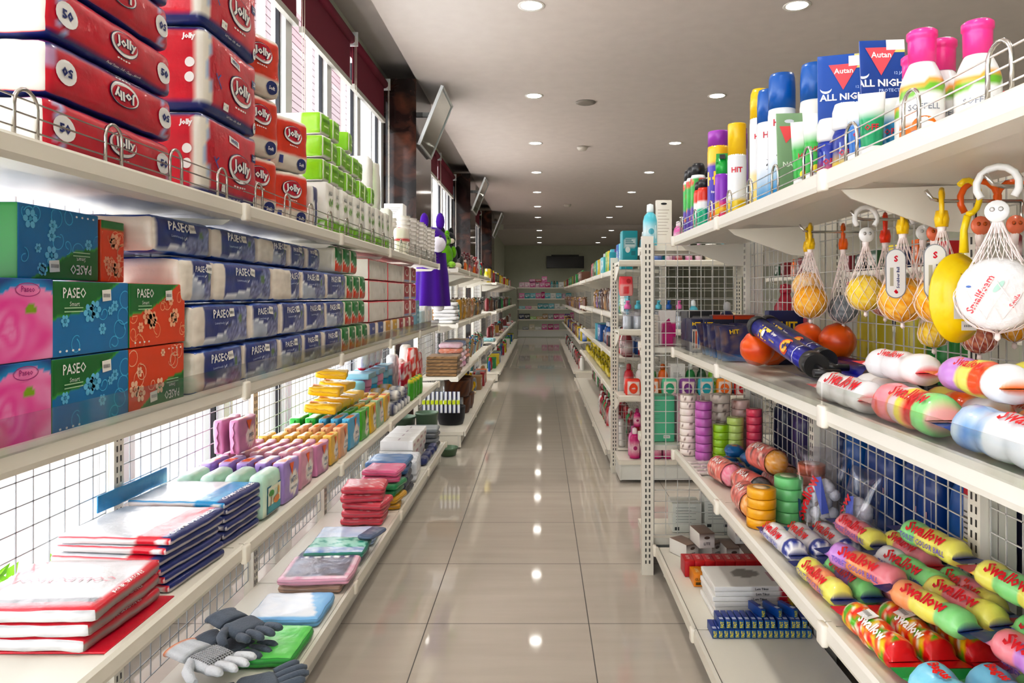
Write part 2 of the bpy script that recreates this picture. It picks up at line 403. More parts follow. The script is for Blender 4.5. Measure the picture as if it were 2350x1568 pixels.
# ceiling fittings
lp = None; k = 0
LY = [.46+2.17*i for i in range(9)]
def lamp_proto():
    r = empty('downlight')
    a = MB(); a.lathe([(.068, 0), (.088, -.005), (.091, 0)], 24, hx('#f3efe8'), 'enamel'); obj('trim_ring', a, r)
    a = MB(); a.lathe([(.0001, -.001), (.07, -.001)], 24, WHITE, 'lamp'); obj('lamp_lens', a, r)
    return r
lp = lamp_proto()
def lampdata(e):
    L = bpy.data.lights.new('spot', 'SPOT'); L.energy = e; L.spot_size = R(125); L.spot_blend = .8; L.shadow_soft_size = .09; L.color = (1, .98, .95)
    return L
LD = lampdata(46); LD2 = lampdata(38); LD3 = lampdata(34)
def light(x, y, z, i, row):
    put(lp, (x, y, z-.001), 0, 'round recessed downlight, %s from the near end of the %s row' % (od(i), row), 'light', 'downlights of the ceiling')
    o = bpy.data.objects.new('spot_lamp', LD if y < 8 else LD2 if y < 17 else LD3); COL.objects.link(o); o.location = (x, y, z-.02)
for i, y in enumerate(LY):
    light(-.06, y, CH, i, 'aisle'); light(1.7, y, CH, i, 'second')
for i, y in enumerate(LY): light(3.5, y, CH, i, 'wall side')
for i, y in enumerate((20.2, 22.6, 24.9)):
    light(-.03, y, 3.03, 9+i, 'aisle'); light(1.98, y, 3.03, 9+i, 'second')
def ceil_disc(n, x, y, r, h, col, label, cat):
    a = MB(); a.lathe([(r, 0), (r*.97, -h*.5), (r*.7, -h), (.001, -h)], 20, hx(col), 'enamel'); tag(obj(n, a, None, (x, y, CH)), label, cat)
ceil_disc('ceiling_vent', .45, 7.2, .10, .02, '#8f887f', 'flat round grey vent in the ceiling between the light rows', 'vent')
ceil_disc('smoke_detector', .54, 9.35, .07, .05, '#d6cfc5', 'white dome smoke detector below the ceiling', 'detector')
ceil_disc('smoke_detector', .57, 15.3, .08, .05, '#cfc9bf', 'far white smoke detector near the ceiling step', 'detector')

# outside
a = MB(); a.poly([(-30, -14, -.12), (-1.6, -14, -.12), (-1.6, 30, -.12), (-30, 30, -.12)], WHITE, 'outpave'); o = struct('ground', a)
a = MB()
for i in range(30): a.box(-7.6, -10, 6+i*.22, -7.45, 28, 6+i*.22+.19, WHITE, 'facade')
a.box(-7.8, -10, -.1, -7.5, 28, 6, WHITE, 'outpave')
for y in range(-9, 28, 4): a.box(-7.5, y, 6, -7.4, y+.5, 12.6, WHITE, 'outpave')
o = obj('facade_wall', a); tag(o, 'pale louvred facade of the building across the street', 'building', kind='structure')
def shrub(x, y, z, s, seed, label):
    rd = random.Random(seed); a = MB()
    for i in range(160):
        t = rd.random()*2*PI; ph = rd.uniform(-.2, 1.5); rr = s*rd.random()**.4
        c = Vector((rr*cos(t)*cos(ph), rr*sin(t)*cos(ph), s*.2+rr*abs(sin(ph))))
        d = Vector((rd.uniform(-1, 1), rd.uniform(-1, 1), rd.uniform(-.2, 1))).normalized()*.07; e = d.cross(Vector((rd.random(), rd.random(), .3))).normalized()*.022
        a.poly([c, c+d*.5+e, c+d, c+d*.5-e], WHITE, 'leafmat')
    st = empty('shrub', (x, y, z)); tag(st, label, 'shrub', 'lime green shrubs outside the window')
    obj('foliage', a, st); b = MB(); b.tube([(0, 0, 0), (.01, 0, s*.8)], .012, hx('#5b4a33'), 'plastic', 6); obj('stem', b, st)
shrub(-1.95, 2.62, -.12, .26, 1, 'lime green shrub outside the window behind the printed placemats')
shrub(-1.95, 3.3, -.12, .24, 2, 'lime green shrub outside the window behind the pale blue towel')
shrub(-2.0, 4.5, -.1, .2, 3, 'small green shrub outside the window beyond the red towel pile')

# ---------------------------------------------------------------- shelving
CREAM = hx('#e6e2d6'); SLOT = hx('#34332f'); WIRE = hx('#cdccc6')
def shelf_mb(xf, xb, y0, y1, z, th=.038):
    """folded steel shelf with a rolled price lip at xf"""
    s = 1 if xb > xf else -1; a = MB()
    P = [(xf, z-.03), (xf-s*.004, z-.02), (xf-s*.004, z+.004), (xf+s*.003, z+.010), (xf+s*.014, z+.010), (xf+s*.017, z), (xb, z), (xb, z-th*.6), (xb-s*.03, z-th*.6), (xf+s*.07, z-.014), (xf+s*.055, z-.03)]
    b = len(a.v); n = len(P)
    for y in (y0, y1): a.v += [(x, y, q) for x, q in P]
    for i in range(n):
        j = (i+1) % n; q = [b+i, b+j, b+n+j, b+n+i]
        a.face(q if s > 0 else q[::-1], CREAM, 'enamel')
    a.face([b+i for i in (range(n) if s < 0 else reversed(range(n)))], CREAM, 'enamel'); a.face([b+n+i for i in (range(n) if s > 0 else reversed(range(n)))], CREAM, 'enamel')
    return a
def guard_mb(xf, y0, y1, z, h=.07):
    a = MB()
    for q in (.012, .034, .055): a.tube([(xf, y0+.01, z+q), (xf, y1-.01, z+q)], .0016, WHITE, 'chrome', 4)
    n = max(1, int(round((y1-y0)/.223)))
    for i in range(n):
        y = y0+(i+.5)*(y1-y0)/n; w = .024
        pts = [(xf, y-w, z)]+[(xf, y-w*cos(PI*k/8), z+h-.024+.024*sin(PI*k/8)) for k in range(9)]+[(xf, y+w, z)]
        a.tube(pts, .0032, WHITE, 'chrome', 6)
    return a
def meshpanel_mb(x0, y0, x1, y1, z0, z1, d=.05, t=.0018, WIRE=WIRE):
    a = MB(); L = math.hypot(x1-x0, y1-y0); ux, uy = (x1-x0)/L, (y1-y0)/L; n = int(round(L/d)); k = int(round((z1-z0)/d))
    for i in range(n+1):
        p = (x0+ux*L*i/n, y0+uy*L*i/n); a.tube([(p[0], p[1], z0), (p[0], p[1], z1)], t, WIRE, 'enamel', 4)
    for j in range(k+1):
        z = z0+(z1-z0)*j/k; a.tube([(x0, y0, z), (x1, y1, z)], t, WIRE, 'enamel', 4)
    return a
def upright_mb(x, y, z0, z1, face='f', w=.042, d=.035):
    """slotted post; face 'f' shows the slots towards -Y, 'x+' or 'x-' towards the aisle"""
    a = MB(); a.box(x-(w/2 if face == 'f' else d/2), y-(d/2 if face == 'f' else w/2), z0, x+(w/2 if face == 'f' else d/2), y+(d/2 if face == 'f' else w/2), z1, CREAM, 'enamel')
    n = int((z1-z0-.06)/.026)
    for i in range(n):
        z = z0+.05+i*.026
        for q in (-.008, .008):
            if face == 'f': a.poly([(x+q-.003, y-d/2-.0006, z), (x+q+.003, y-d/2-.0006, z), (x+q+.003, y-d/2-.0006, z+.015), (x+q-.003, y-d/2-.0006, z+.015)], SLOT, 'enamel')
            else:
                e = (d/2+.0006)*(1 if face == 'x+' else -1)
                pts = [(x+e, y+q-.003, z), (x+e, y+q+.003, z), (x+e, y+q+.003, z+.015), (x+e, y+q-.003, z+.015)]
                a.poly(pts if face == 'x+' else pts[::-1], SLOT, 'enamel')
    return a
def bracket_mb(xf, xb, y, z, dr=.12):
    a = MB(); s = 1 if xb > xf else -1
    P = [(xf+s*.03, z-.032), (xb, z-.022), (xb, z-dr), (xb-s*.06, z-dr+.005), (xf+s*.05, z-min(.05, dr-.01))]
    for e in (-.0025, .0025): a.poly([(x, y+e, q) for x, q in (P if (e < 0) == (s > 0) else P[::-1])], CREAM, 'enamel')
    for i in range(5):
        j = (i+1) % 5; a.poly([(P[i][0], y-.0025, P[i][1]), (P[j][0], y-.0025, P[j][1]), (P[j][0], y+.0025, P[j][1]), (P[i][0], y+.0025, P[i][1])], CREAM, 'enamel')
    return a
def cap_mb(xf, y, z, s):
    p = Pack(.016, .034, .046, hx('#efe9dc'), r=.006, cs=.02, mat='plastic'); p.xf(Matrix.Translation((xf-s*.006, y, z-.036))); return p
def clearguard_mb(xf, y0, y1, z, h=.055):
    a = MB(); a.box(xf-.001, y0+.004, z+.002, xf+.001, y1-.004, z+h, WHITE, 'acrylic'); return a
def run(name, label, xf, xb, base_xf, levels, ys, zbase, ztop=1.5, guards=(), clears=(), group=None, mesh=True, pface=None, ends=True, dr=.12, wire=None):
    """one continuous run of gondola shelving along the aisle"""
    s = 1 if xb > xf else -1; xm = xb+s*.025
    root = empty(name, (xm, (ys[0]+ys[-1])/2, 0)); tag(root, label, 'shelving', group)
    off = Vector((-xm, -(ys[0]+ys[-1])/2, 0)); T = Matrix.Translation(off)
    def add(n, mb, par=root):
        mb.xf(T); return obj(n, mb, par)
    for i in range(len(ys)-1):
        y0, y1 = ys[i]+.002, ys[i+1]-.002
        for k, z in enumerate(levels):
            sh = add('shelf', shelf_mb(xf, xb, y0, y1, z))
            add('bracket', bracket_mb(xf, xb, y1-.006, z, dr), sh)
            add('corner_cap', cap_mb(xf, y1-.002, z, s), sh)
            if k in guards: add('wire_guard', guard_mb(xf+s*.006, y0, y1, z+.008), sh)
            if k in clears: add('clear_guard', clearguard_mb(xf-s*.006, y0, y1, z), sh)
        b = MB(); b.box(min(base_xf, xb), y0, zbase-.028, max(base_xf, xb), y1, zbase, CREAM, 'enamel'); bd = add('base_deck', b)
        b = MB(); kx = base_xf+s*.035; b.box(min(kx, kx+s*.012), y0, .012, max(kx, kx+s*.012), y1, zbase-.028, hx('#d9d7cd'), 'enamel'); add('kick_plate', b, bd)
        b = MB(); lx = base_xf-s*.004; b.box(min(lx, lx-s*.012), y0, zbase-.035, max(lx, lx-s*.012), y1, zbase+.004, CREAM, 'enamel'); add('base_lip', b, bd)
        add('corner_cap', cap_mb(base_xf-s*.012, y1-.002, zbase, s), bd)
        if mesh: add('mesh_panel', meshpanel_mb(xm, y0+.025, xm, y1-.025, zbase+.02, ztop-.02, .05, .0018, hx(wire) if wire else WIRE))
    for y in ys: add('upright', upright_mb(xm, y, 0, ztop, pface or ('x-' if s > 0 else 'x+')))
    if ends:
        for y in (ys[0]+.012, ys[-1]-.012):
            b = MB(); b.box(min(base_xf+s*.02, xb), y-.008, .012, max(base_xf+s*.02, xb), y+.008, zbase-.03, CREAM, 'enamel'); add('end_plate', b)
    return root
LX, LB = -.74, -1.045
LYS = [.07, .94, 1.81, 2.68, 3.55, 4.42, 5.25]
LZ = [.589, .996, 1.44]
run('gondola_shelving', 'long near run of cream shelving along the windows, stocked with tissue and towels', LX, LB, -.70, LZ, LYS, .155, 1.52, guards=(2,), clears=(1,), dr=.055, wire='#a4a8ab')  # backlit shade of this mesh is put into a darker wire colour
run('gondola_shelving', 'second run of shelving along the windows, beyond the green bin', -.655, -.96, -.61, [.563, .99, 1.434], [5.75, 6.66, 7.57, 8.48, 9.4], .135, 1.5)
run('gondola_shelving', 'far third run of shelving along the windows', -.62, -.93, -.58, [.563, .99, 1.40], [10.2, 11.5, 12.8, 14.1, 15.4, 16.7, 18.0], .135, 1.48)
RX, RB = .577, .872
RYS = [-.29, .59, 1.47, 2.35, 3.12]
RZ = [.548, .988, 1.465]
run('gondola_shelving', 'near run of shelving with insect sprays and scented balls', RX, RB, .51, RZ, RYS, .135, 1.56, guards=(2,), clears=(1,))
# other side of the same gondola
run('gondola_shelving', 'back side of the near shelving, seen through the wire mesh', 1.25, .96, 1.32, RZ, RYS, .135, 1.5, mesh=False, ends=False)
# end caps (shelves across the aisle)
def endcap(label, x0, x1, ymesh, sgn, levels, zbase, ztop, depth=.3, bdepth=.3):
    """sgn -1: shelves face the camera, +1: they face away"""
    root = empty('end_shelving', ((x0+x1)/2, ymesh, 0)); tag(root, label, 'shelving', 'end shelving units')
    W = (x1-x0)/2; M = Matrix.Rotation(R(-90) if sgn < 0 else R(90), 4, 'Z')
    def add(n, mb, par=root): mb.xf(M); return obj(n, mb, par)
    # local: shelf runs along y, front towards -x before the turn
    for z in levels:
        if sgn < 0: sh = obj('shelf', xform(shelf_mb(-depth, -.02, -W, W, z), 'Y-'), root)
        else: sh = obj('shelf', xform(shelf_mb(-depth, -.02, -W, W, z), 'Y+'), root)
        for q in (-W+.006, W-.006): obj('bracket', xform(bracket_mb(-depth, -.02, q, z), 'Y-' if sgn < 0 else 'Y+'), sh)
    b = MB(); yy = sorted((sgn*.02, sgn*bdepth)); b.box(-W, yy[0], zbase-.03, W, yy[1], zbase, CREAM, 'enamel'); bd = obj('base_deck', b, root)
    b = MB(); e = sgn*(bdepth-.01); b.box(-W+.01, min(e, e-sgn*.02), .02, W-.01, max(e, e-sgn*.02), zbase-.03, hx('#e3e4df'), 'enamel'); obj('kick_plate', b, bd)
    for q in (-W+.006, W-.018):
        b = MB(); b.box(q, yy[0], .02, q+.012, yy[1]-.02 if sgn > 0 else yy[1], zbase-.031, hx('#dcdcd6'), 'enamel'); obj('end_plate', b, bd)
    for q in (-W, W): obj('upright', upright_mb(q, 0, .0, ztop, 'f', .05, .035), root)
    obj('mesh_panel', meshpanel_mb(-W+.03, 0, W-.03, 0, .17, ztop-.03, .05, .0022), root)
    return root
def xform(mb, how):
    # shelf front at -x -> -y (facing the camera) or +y
    M = Matrix(((0, 1, 0, 0), (1, 0, 0, 0), (0, 0, 1, 0), (0, 0, 0, 1))) if how == 'Y-' else Matrix(((0, 1, 0, 0), (-1, 0, 0, 0), (0, 0, 1, 0), (0, 0, 0, 1)))
    mb.xf(M)
    if how == 'Y-':
        mb.f = [q[::-1] for q in mb.f]; mb.c = [q[::-1] for q in mb.c]
    return mb
NEX0, NEX1, NEY = .468, 1.30, 3.175
endcap('end unit closing the near shelving, its wire mesh back towards the viewer', NEX0, NEX1, NEY, 1, [.56, .99, 1.44], .15, 1.478)
FEX0, FEX1, FEY = .51, 1.36, 5.0
endcap('end unit across the gap with bottles and wipes facing the viewer', FEX0, FEX1, FEY, -1, [.56, .99, 1.44], .15, 1.478)
run('gondola_shelving', 'far run of shelving on the banana side of the aisle', .53, .83, .47, [.5, .78, 1.08, 1.40], [5.08, 6.2, 7.3, 8.4, 9.5], .135, 1.48)
run('gondola_shelving', 'farthest run of shelving beyond the bananas', .55, .85, .49, [.56, .99, 1.40], [10.3, 12.2, 14.1, 16.0, 17.9], .135, 1.46)
# back unit across the end of the aisle
endcap('wide unit closing the far end of the aisle with pink cartons', -.66, 1.02, 21.3, -1, [.52, .82, 1.12, 1.44], .22, 1.46)
# another row beyond, glimpsed through the wire mesh
run('gondola_shelving', 'dark stocked shelving of the next aisle, seen through the mesh', 2.5, 2.85, 2.45, [.56, .99, 1.4], [3.2, 4.4, 5.6, 6.8, 8.0], .135, 1.5, mesh=False)

# ---------------------------------------------------------------- camera, light
cam = bpy.data.cameras.new('camera'); co = bpy.data.objects.new('camera', cam); COL.objects.link(co); SC.camera = co
co.location = (0, 0, 1.22); co.rotation_euler = (R(90), 0, 0)
cam.sensor_width = 36; cam.lens = 36*1663/2350; cam.shift_x = -(1240-1175)/2350; cam.shift_y = -(784-678)/2350; cam.clip_start = .05; cam.clip_end = 200
W = bpy.data.worlds.new('world'); SC.world = W; W.use_nodes = True
bg = W.node_tree.nodes['Background']
sk = W.node_tree.nodes.new('ShaderNodeTexSky'); sk.sky_type = 'HOSEK_WILKIE'; sk.turbidity = 8; sk.ground_albedo = .5; sk.sun_direction = (-.5, -.3, .8)
mx = W.node_tree.nodes.new('ShaderNodeMix'); mx.data_type = 'RGBA'; mx.inputs['Factor'].default_value = .85; mx.inputs[7].default_value = (.93, .96, 1, 1)
W.node_tree.links.new(sk.outputs[0], mx.inputs[6]); W.node_tree.links.new(mx.outputs[2], bg.inputs['Color']); bg.inputs['Strength'].default_value = 3.4
def area(x, y, z, sx, sy, e, rot, col=(1, 1, 1)):
    L = bpy.data.lights.new('area', 'AREA'); L.shape = 'RECTANGLE'; L.size = sx; L.size_y = sy; L.energy = e; L.color = col
    o = bpy.data.objects.new('area_lamp', L); COL.objects.link(o); o.location = (x, y, z); o.rotation_euler = rot; return o
area(-1.7, 2.0, 1.7, 2.4, 8, 170, (0, R(-112), 0), (.96, .98, 1))
area(-1.7, 9.3, 1.7, 2.4, 4, 55, (0, R(-112), 0), (.96, .98, 1))
SC.view_settings.view_transform = 'Standard'; SC.view_settings.look = 'None'; SC.view_settings.exposure = .22
SC.view_settings.use_curve_mapping = True
cm = SC.view_settings.curve_mapping; cc = cm.curves[3]
cc.points.new(.20, .175); cc.points.new(.60, .635); cm.update()
SC.cycles.use_denoising = True
SC.cycles.use_adaptive_sampling = True; SC.cycles.adaptive_threshold = .12; SC.cycles.adaptive_min_samples = 16; SC.cycles.max_bounces = 5; SC.cycles.diffuse_bounces = 3; SC.cycles.glossy_bounces = 3; SC.cycles.transparent_max_bounces = 12; SC.cycles.caustics_reflective = False; SC.cycles.caustics_refractive = False
SC.cycles.sample_clamp_indirect = 6
# ================================================================ goods on the near left run (fronts turn to +X)
RL = R(90)
def jolly_logo(mb, m, x, y, s, flip=1, kx=1.75):
    F = lambda a, b, o: m(x+a*flip*kx, y+(b)*flip, o)
    mb.disc(F, 0, .0, s*1.02, s*.86, hx('#272b52'), .0010, 26); mb.disc(F, 0, 0, s*.97, s*.81, WHITE, .0016, 26)
    mb.disc(F, .04*s, .10*s, s*.86, s*.68, hx('#c51834'), .0022, 26)
    mb.text('Jolly', F, .06*s, .06*s, s*.88, hx('#2b2d4e'), .09, .9, off=.0028); mb.text('Jolly', F, .06*s, .06*s, s*.86, WHITE, .035, .9, off=.0034)
    for k in range(5): mb.rect(F, (-.5+k*.2)*s, -1.08*s, (-.36+k*.2)*s, -.98*s, WHITE, .001)
JR = hx('#e01232'); JD = hx('#b80d2a'); JN = hx('#182a72')
def jolly_flat(flip):
    def front(u, v):
        if flip < 0: u, v = 1-u, 1-v
        if v < .13: return JN
        if v < .16: return WHITE
        if v > .965: return mix(JR, JN, .6)
        c = mix(JR, JD, .5+.5*nz(u*9, v*5, 2))
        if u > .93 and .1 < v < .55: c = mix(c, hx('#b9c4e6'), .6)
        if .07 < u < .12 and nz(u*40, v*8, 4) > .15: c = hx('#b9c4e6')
        return c
    def end(u, v): return mix(hx('#f3f0ea'), hx('#dcd7cc'), .5+.5*nz(u*3, v*26, 1)) if v > .05 else JR
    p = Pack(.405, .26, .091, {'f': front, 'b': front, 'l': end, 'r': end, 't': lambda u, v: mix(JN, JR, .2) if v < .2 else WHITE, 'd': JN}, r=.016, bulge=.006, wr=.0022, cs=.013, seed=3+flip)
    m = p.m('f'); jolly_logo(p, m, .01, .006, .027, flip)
    for sx in (-.155, .165):
        p.disc(m, sx, 0, .028, .021, WHITE, .001); p.text('50', m, sx, 0, .016, JN, .04, 1.5, rot=0 if flip > 0 else PI, off=.002)
    p.text('Facial Tissue - Soft - Clean - Absorb', m, .02, -.0395*flip, .006, WHITE, .02, rot=0 if flip > 0 else PI, off=.001)
    return p
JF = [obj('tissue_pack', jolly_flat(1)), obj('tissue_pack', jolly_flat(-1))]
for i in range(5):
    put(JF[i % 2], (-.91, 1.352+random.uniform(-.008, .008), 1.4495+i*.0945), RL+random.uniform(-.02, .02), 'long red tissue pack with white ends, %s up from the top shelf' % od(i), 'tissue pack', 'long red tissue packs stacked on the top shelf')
def jolly_tall():
    def front(u, v):
        if v < .10: return JN
        if v < .125: return WHITE
        if v > .975: return JN
        e = .10+.03*math.sin(v*9)
        if u < e: return mix(hx('#e9e4d8'), hx('#8fb0d8'), .7 if u > e-.035 else 0)
        return mix(JR, JD, .5+.5*nz(u*6, v*6, 2))
    def end(u, v):
        if v < .10 or v > .975: return JN
        if v < .125: return WHITE
        if u > .93: return hx('#ece8dd')
        return mix(JR, JD, .5+.5*nz(u*6, v*5, 9))
    p = Pack(.335, .25, .196, {'f': front, 'b': front, 'l': end, 'r': end, 't': lambda u, v: mix(WHITE, JN, .7) if v < .3 else WHITE, 'd': JN}, r=.015, bulge=.007, wr=.0024, cs=.014, seed=9)
    m = p.m('f'); jolly_logo(p, m, .038, -.006, .044)
    p.text('Soft Tissue - Jolly - Absorb', m, 0, -.088, .008, WHITE, .02, off=.001)
    p.rect(m, -.03, .048, .03, .066, WHITE, .001, rot=-.1); p.text('WHITE', m, 0, .057, .01, JN, .03, rot=-.1, off=.002)
    p.rect(m, .12, .03, .155, .05, JN, .001); p.text('250', m, .137, .04, .011, WHITE, .03, off=.002)
    sticker(p, m, -.055, -.068)
    p.disc(m, .148, -.075, .015, .015, WHITE, .001); p.text('50', m, .148, -.075, .012, JN, .03, off=.002)
    # scissors printed on the white strip
    for a, b in ((-.118, .012), (-.112, -.022)):
        p.ribbon(m, [(a+.011*cos(t*PI/6), b+.012*sin(t*PI/6)) for t in range(13)], .0035, RED, .001)
    p.ribbon(m, [(-.112, .003), (-.085, -.03)], .004, hx('#3c5aa8'), .001); p.ribbon(m, [(-.108, -.012), (-.085, .004)], .004, hx('#3c5aa8'), .001)
    me = p.m('l')
    p.text('Jolly', me, .088, .07, .018, WHITE, .05, off=.002)
    for q in (.0, -.035): p.disc(me, .09, q+.01, .012, .012, WHITE, .002)
    return p
JT = obj('tissue_pack', jolly_tall())
for i in range(3):
    put(JT, (-.895, 1.836+random.uniform(-.006, .006), 1.4505+i*.2005), RL+random.uniform(-.015, .015), 'tall red tissue pack with scissors print, %s up in its stack' % od(i), 'tissue pack', 'tall red tissue packs stacked on the top shelf')
OR = hx('#e4401f')
def jolly_rolls():
    def front(u, v):
        e = .29+.02*math.sin(u*14)
        if v > e and v < .95 and .04 < u < .98: return mix(OR, hx('#c22b12'), .5+.5*nz(u*8, v*8, 5))
        return mix(hx('#f1ece0'), hx('#d6cfbf'), .5+.5*nz(u*4, v*7, 3))
    p = Pack(.20, .17, .178, {'f': front, 'b': front, 'l': front, 'r': front, '*': hx('#ece6da')}, r=.02, bulge=.006, wr=.005, cs=.014, seed=21)
    for fc in 'fl':
        m = p.m(fc); jolly_logo(p, m, .005, .03, .034, 1, 1.4)
        p.disc(m, .055, -.06, .026, .021, hx('#27336f'), .001); p.text('Soft', m, .055, -.06, .012, WHITE, .03, off=.002)
        p.rect(m, -.07, -.07, -.05, -.045, hx('#3c4a92'), .001)
    return p
JO = obj('toilet_roll_pack', jolly_rolls())
for i in range(3): put(JO, (-.90+.004*i, 2.15, 1.4505+i*.18), RL-.42+random.uniform(-.05, .05), 'orange and white toilet roll pack, %s up in the nearer stack' % od(i), 'toilet rolls', 'orange toilet roll packs')
for i in range(2): put(JO, (-.895, 2.425, 1.4505+i*.18), RL-.42+random.uniform(-.05, .05), 'orange and white toilet roll pack, %s up in the stack next to the napkins' % od(i), 'toilet rolls', 'orange toilet roll packs')
# napkin packs, white with lime green
LG = hx('#8fd01c'); LG2 = hx('#6fae12')
def napkin(tall):
    def fr(u, v):
        if tall:
            if v < .3 and nz(u*7, v*7, 3) > -.25-.3*(.3-v): return mix(LG, LG2, .5+.5*nz(u*9, v*9))
            return hx('#f4f2ea')
        return mix(LG, LG2, .5+.5*nz(u*5, v*5)) if (.10 < u < .93 and .08 < v < .96) else hx('#f3f2e8')
    side = (lambda u, v: hx('#f1efe7') if u < .62 or tall else LG)
    p = Pack(.095, .2, .19 if tall else .082, {'f': fr, 'l': fr if tall else side, 'r': side, 't': hx('#f4f3ee'), '*': hx('#f0efe8')}, r=.01, bulge=.004, wr=.0025, cs=.012, seed=5+tall)
    m = p.m('f')
    if tall:
        p.text('ALLU', m, 0, .055, .014, hx('#7a8580'), .02)
        for k in range(4): p.disc(m, -.02+k*.012, .015+.01*(k % 2), .004, .013, LG2, .001, 8, rot=.5-k*.3)
    else: p.text('NAPKIN', m, 0, .012, .014, hx('#58902a'), .02); p.rect(m, -.02, -.012, .02, -.006, hx('#d7ecb0'))
    return p
NT, NF = obj('napkin_pack', napkin(1)), obj('napkin_pack', napkin(0))
ny = [2.615+.101*i for i in range(12)]
for i, y in enumerate(ny):
    if i in (0,): continue
    put(NT, (-.885+.006*(i % 2), y, 1.4505), RL+random.uniform(-.07, .07), 'upright white napkin pack with green leaves, %s from the orange toilet rolls' % od(i-1), 'napkins', 'upright napkin packs behind the wire guard')
tops = [(0, 3), (1, 3), (2, 2), (3, 3), (4, 2), (5, 2), (6, 1), (7, 1)]
for i, h in tops:
    for k in range(h):
        put(NF, (-.89+.008*((i+k) % 2), ny[i+1]-.02+.003*k, 1.6425+k*.085), RL+random.uniform(-.16, .16), 'lime green napkin pack lying %s up in the %s column of the heap' % (od(k), od(i)), 'napkins', 'lime green napkin packs in the heap')
a = Pack(.09, .17, .16, {'*': lambda u, v: hx('#f1efe8') if abs(u-.5) > .3-.25*(1-v) else NAVY}, r=.012, bulge=.004, wr=.002, cs=.012)
tag(obj('napkin_pack', a, None, (-.885, 2.59, 1.4505), RL), 'white napkin pack with a dark blue wedge beside the orange toilet rolls', 'napkins')
for i, (y, ang, z) in enumerate(((3.46, .24, 1.645), (3.655, -.2, 1.645), (3.93, .2, 1.4505))):
    q = Pack(.10, .16, .24, {'f': lambda u, v: LG if u > .8 else hx('#f3f1ea'), 'r': LG, '*': hx('#f3f1ea')}, r=.012, bulge=.006, wr=.003, cs=.014, seed=i)
    o = obj('napkin_pack', q, None, (-.885, y, z), 0, (ang*.6, 0, RL)); o.rotation_euler = (0, 0, RL); o.rotation_euler.rotate_axis('Y', ang*.5)
    tag(o, ['tall white napkin pack leaning on top of the green heap', 'tall white napkin pack leaning back over the upright packs', 'white napkin pack with a green side, leaning behind the wire'][i], 'napkins')
# white plastic cup and cutlery sleeves at the end of the top shelf
def sleeve():
    a = MB(); z = 0; prof = []
    for i in range(9): prof += [(.036, z), (.042, z+.028), (.044, z+.03)]; z += .026
    a.lathe(prof, 18, lambda u, k: mix(hx('#f3efe9'), hx('#cfc6bd'), .3*(k % 3)), 'plastic'); return a
SV = obj('cup_sleeve', sleeve())
k = 0
for i, y in enumerate((4.30, 4.42, 4.54, 4.66, 4.78, 4.9, 5.02, 5.14)):
    for x in (-.80, -.92):
        put(SV, (x+random.uniform(-.008, .008), y, 1.4505), 0, 'sleeve of white plastic cups, %s from the napkins in the %s line' % (od(i), 'front' if x > -.85 else 'back'), 'cups', 'sleeves of white cups at the end of the top shelf', rot=(random.uniform(-.05, .05), random.uniform(-.05, .05), 0)); k += 1
a = Pack(.12, .12, .10, {'*': hx('#f4f3f0')}, r=.004, cs=.03, mat='paper'); m = a.m('l')
for q in range(4): a.rect(m, -.04, .02-q*.012, .04-.01*q, .024-q*.012, hx('#b9b4ae'))
tag(obj('paper_carton', a, None, (-.92, 4.6, 1.696), RL), 'small white paper carton standing on the cup sleeves', 'carton')
a = Pack(.1, .1, .16, {'*': lambda u, v: RED if abs(v-.55) < .04 else hx('#ece3da')}, r=.02, bulge=.005, wr=.004, cs=.014)
tag(obj('cutlery_bag', a, None, (-.80, 4.18, 1.4505), RL), 'white cutlery bag with a red tie band by the cups', 'cutlery')

# ---------------- middle shelf: tissue cartons
def vine(mb, m, W, H, col, seed, clip):
    rd = random.Random(seed)
    def M2(x, y, o): return m(max(-W/2+.002, min(W/2-.002, x)), max(-H/2+.002, min(H/2-.002, y)), o)
    for k in range(13):
        x, y = rd.uniform(-W/2, W/2), rd.uniform(-H/2, H/2)
        if not clip(x, y): continue
        s = rd.uniform(.012, .026); a0 = rd.random()*6.28; d = rd.choice((-1, 1))
        pts = [(x+s*(1-.045*i)*cos(a0+d*i*.42)+i*.0012*cos(a0), y+s*(1-.045*i)*sin(a0+d*i*.42)+i*.0012*sin(a0)) for i in range(20)]
        pts = [q for q in pts if clip(*q)]
        if len(pts) > 5: mb.ribbon(M2, pts, lambda t: .0021*(1-.5*t), col, .0004)
    for k in range(9):
        x, y = rd.uniform(-W/2+.015, W/2-.015), rd.uniform(-H/2+.015, H/2-.015); s = rd.choice((.0055, .007, .011))
        if not clip(x, y): continue
        for j in range(6): mb.disc(M2, x+s*cos(j*1.047), y+s*sin(j*1.047), s*.55, s*.5, mix(col, WHITE, .1), .0006, 8, rot=j*1.047)
        mb.disc(M2, x, y, s*.35, s*.35, mix(col, BLACK, .25), .0009, 8)
GRN = hx('#0f7a2e')
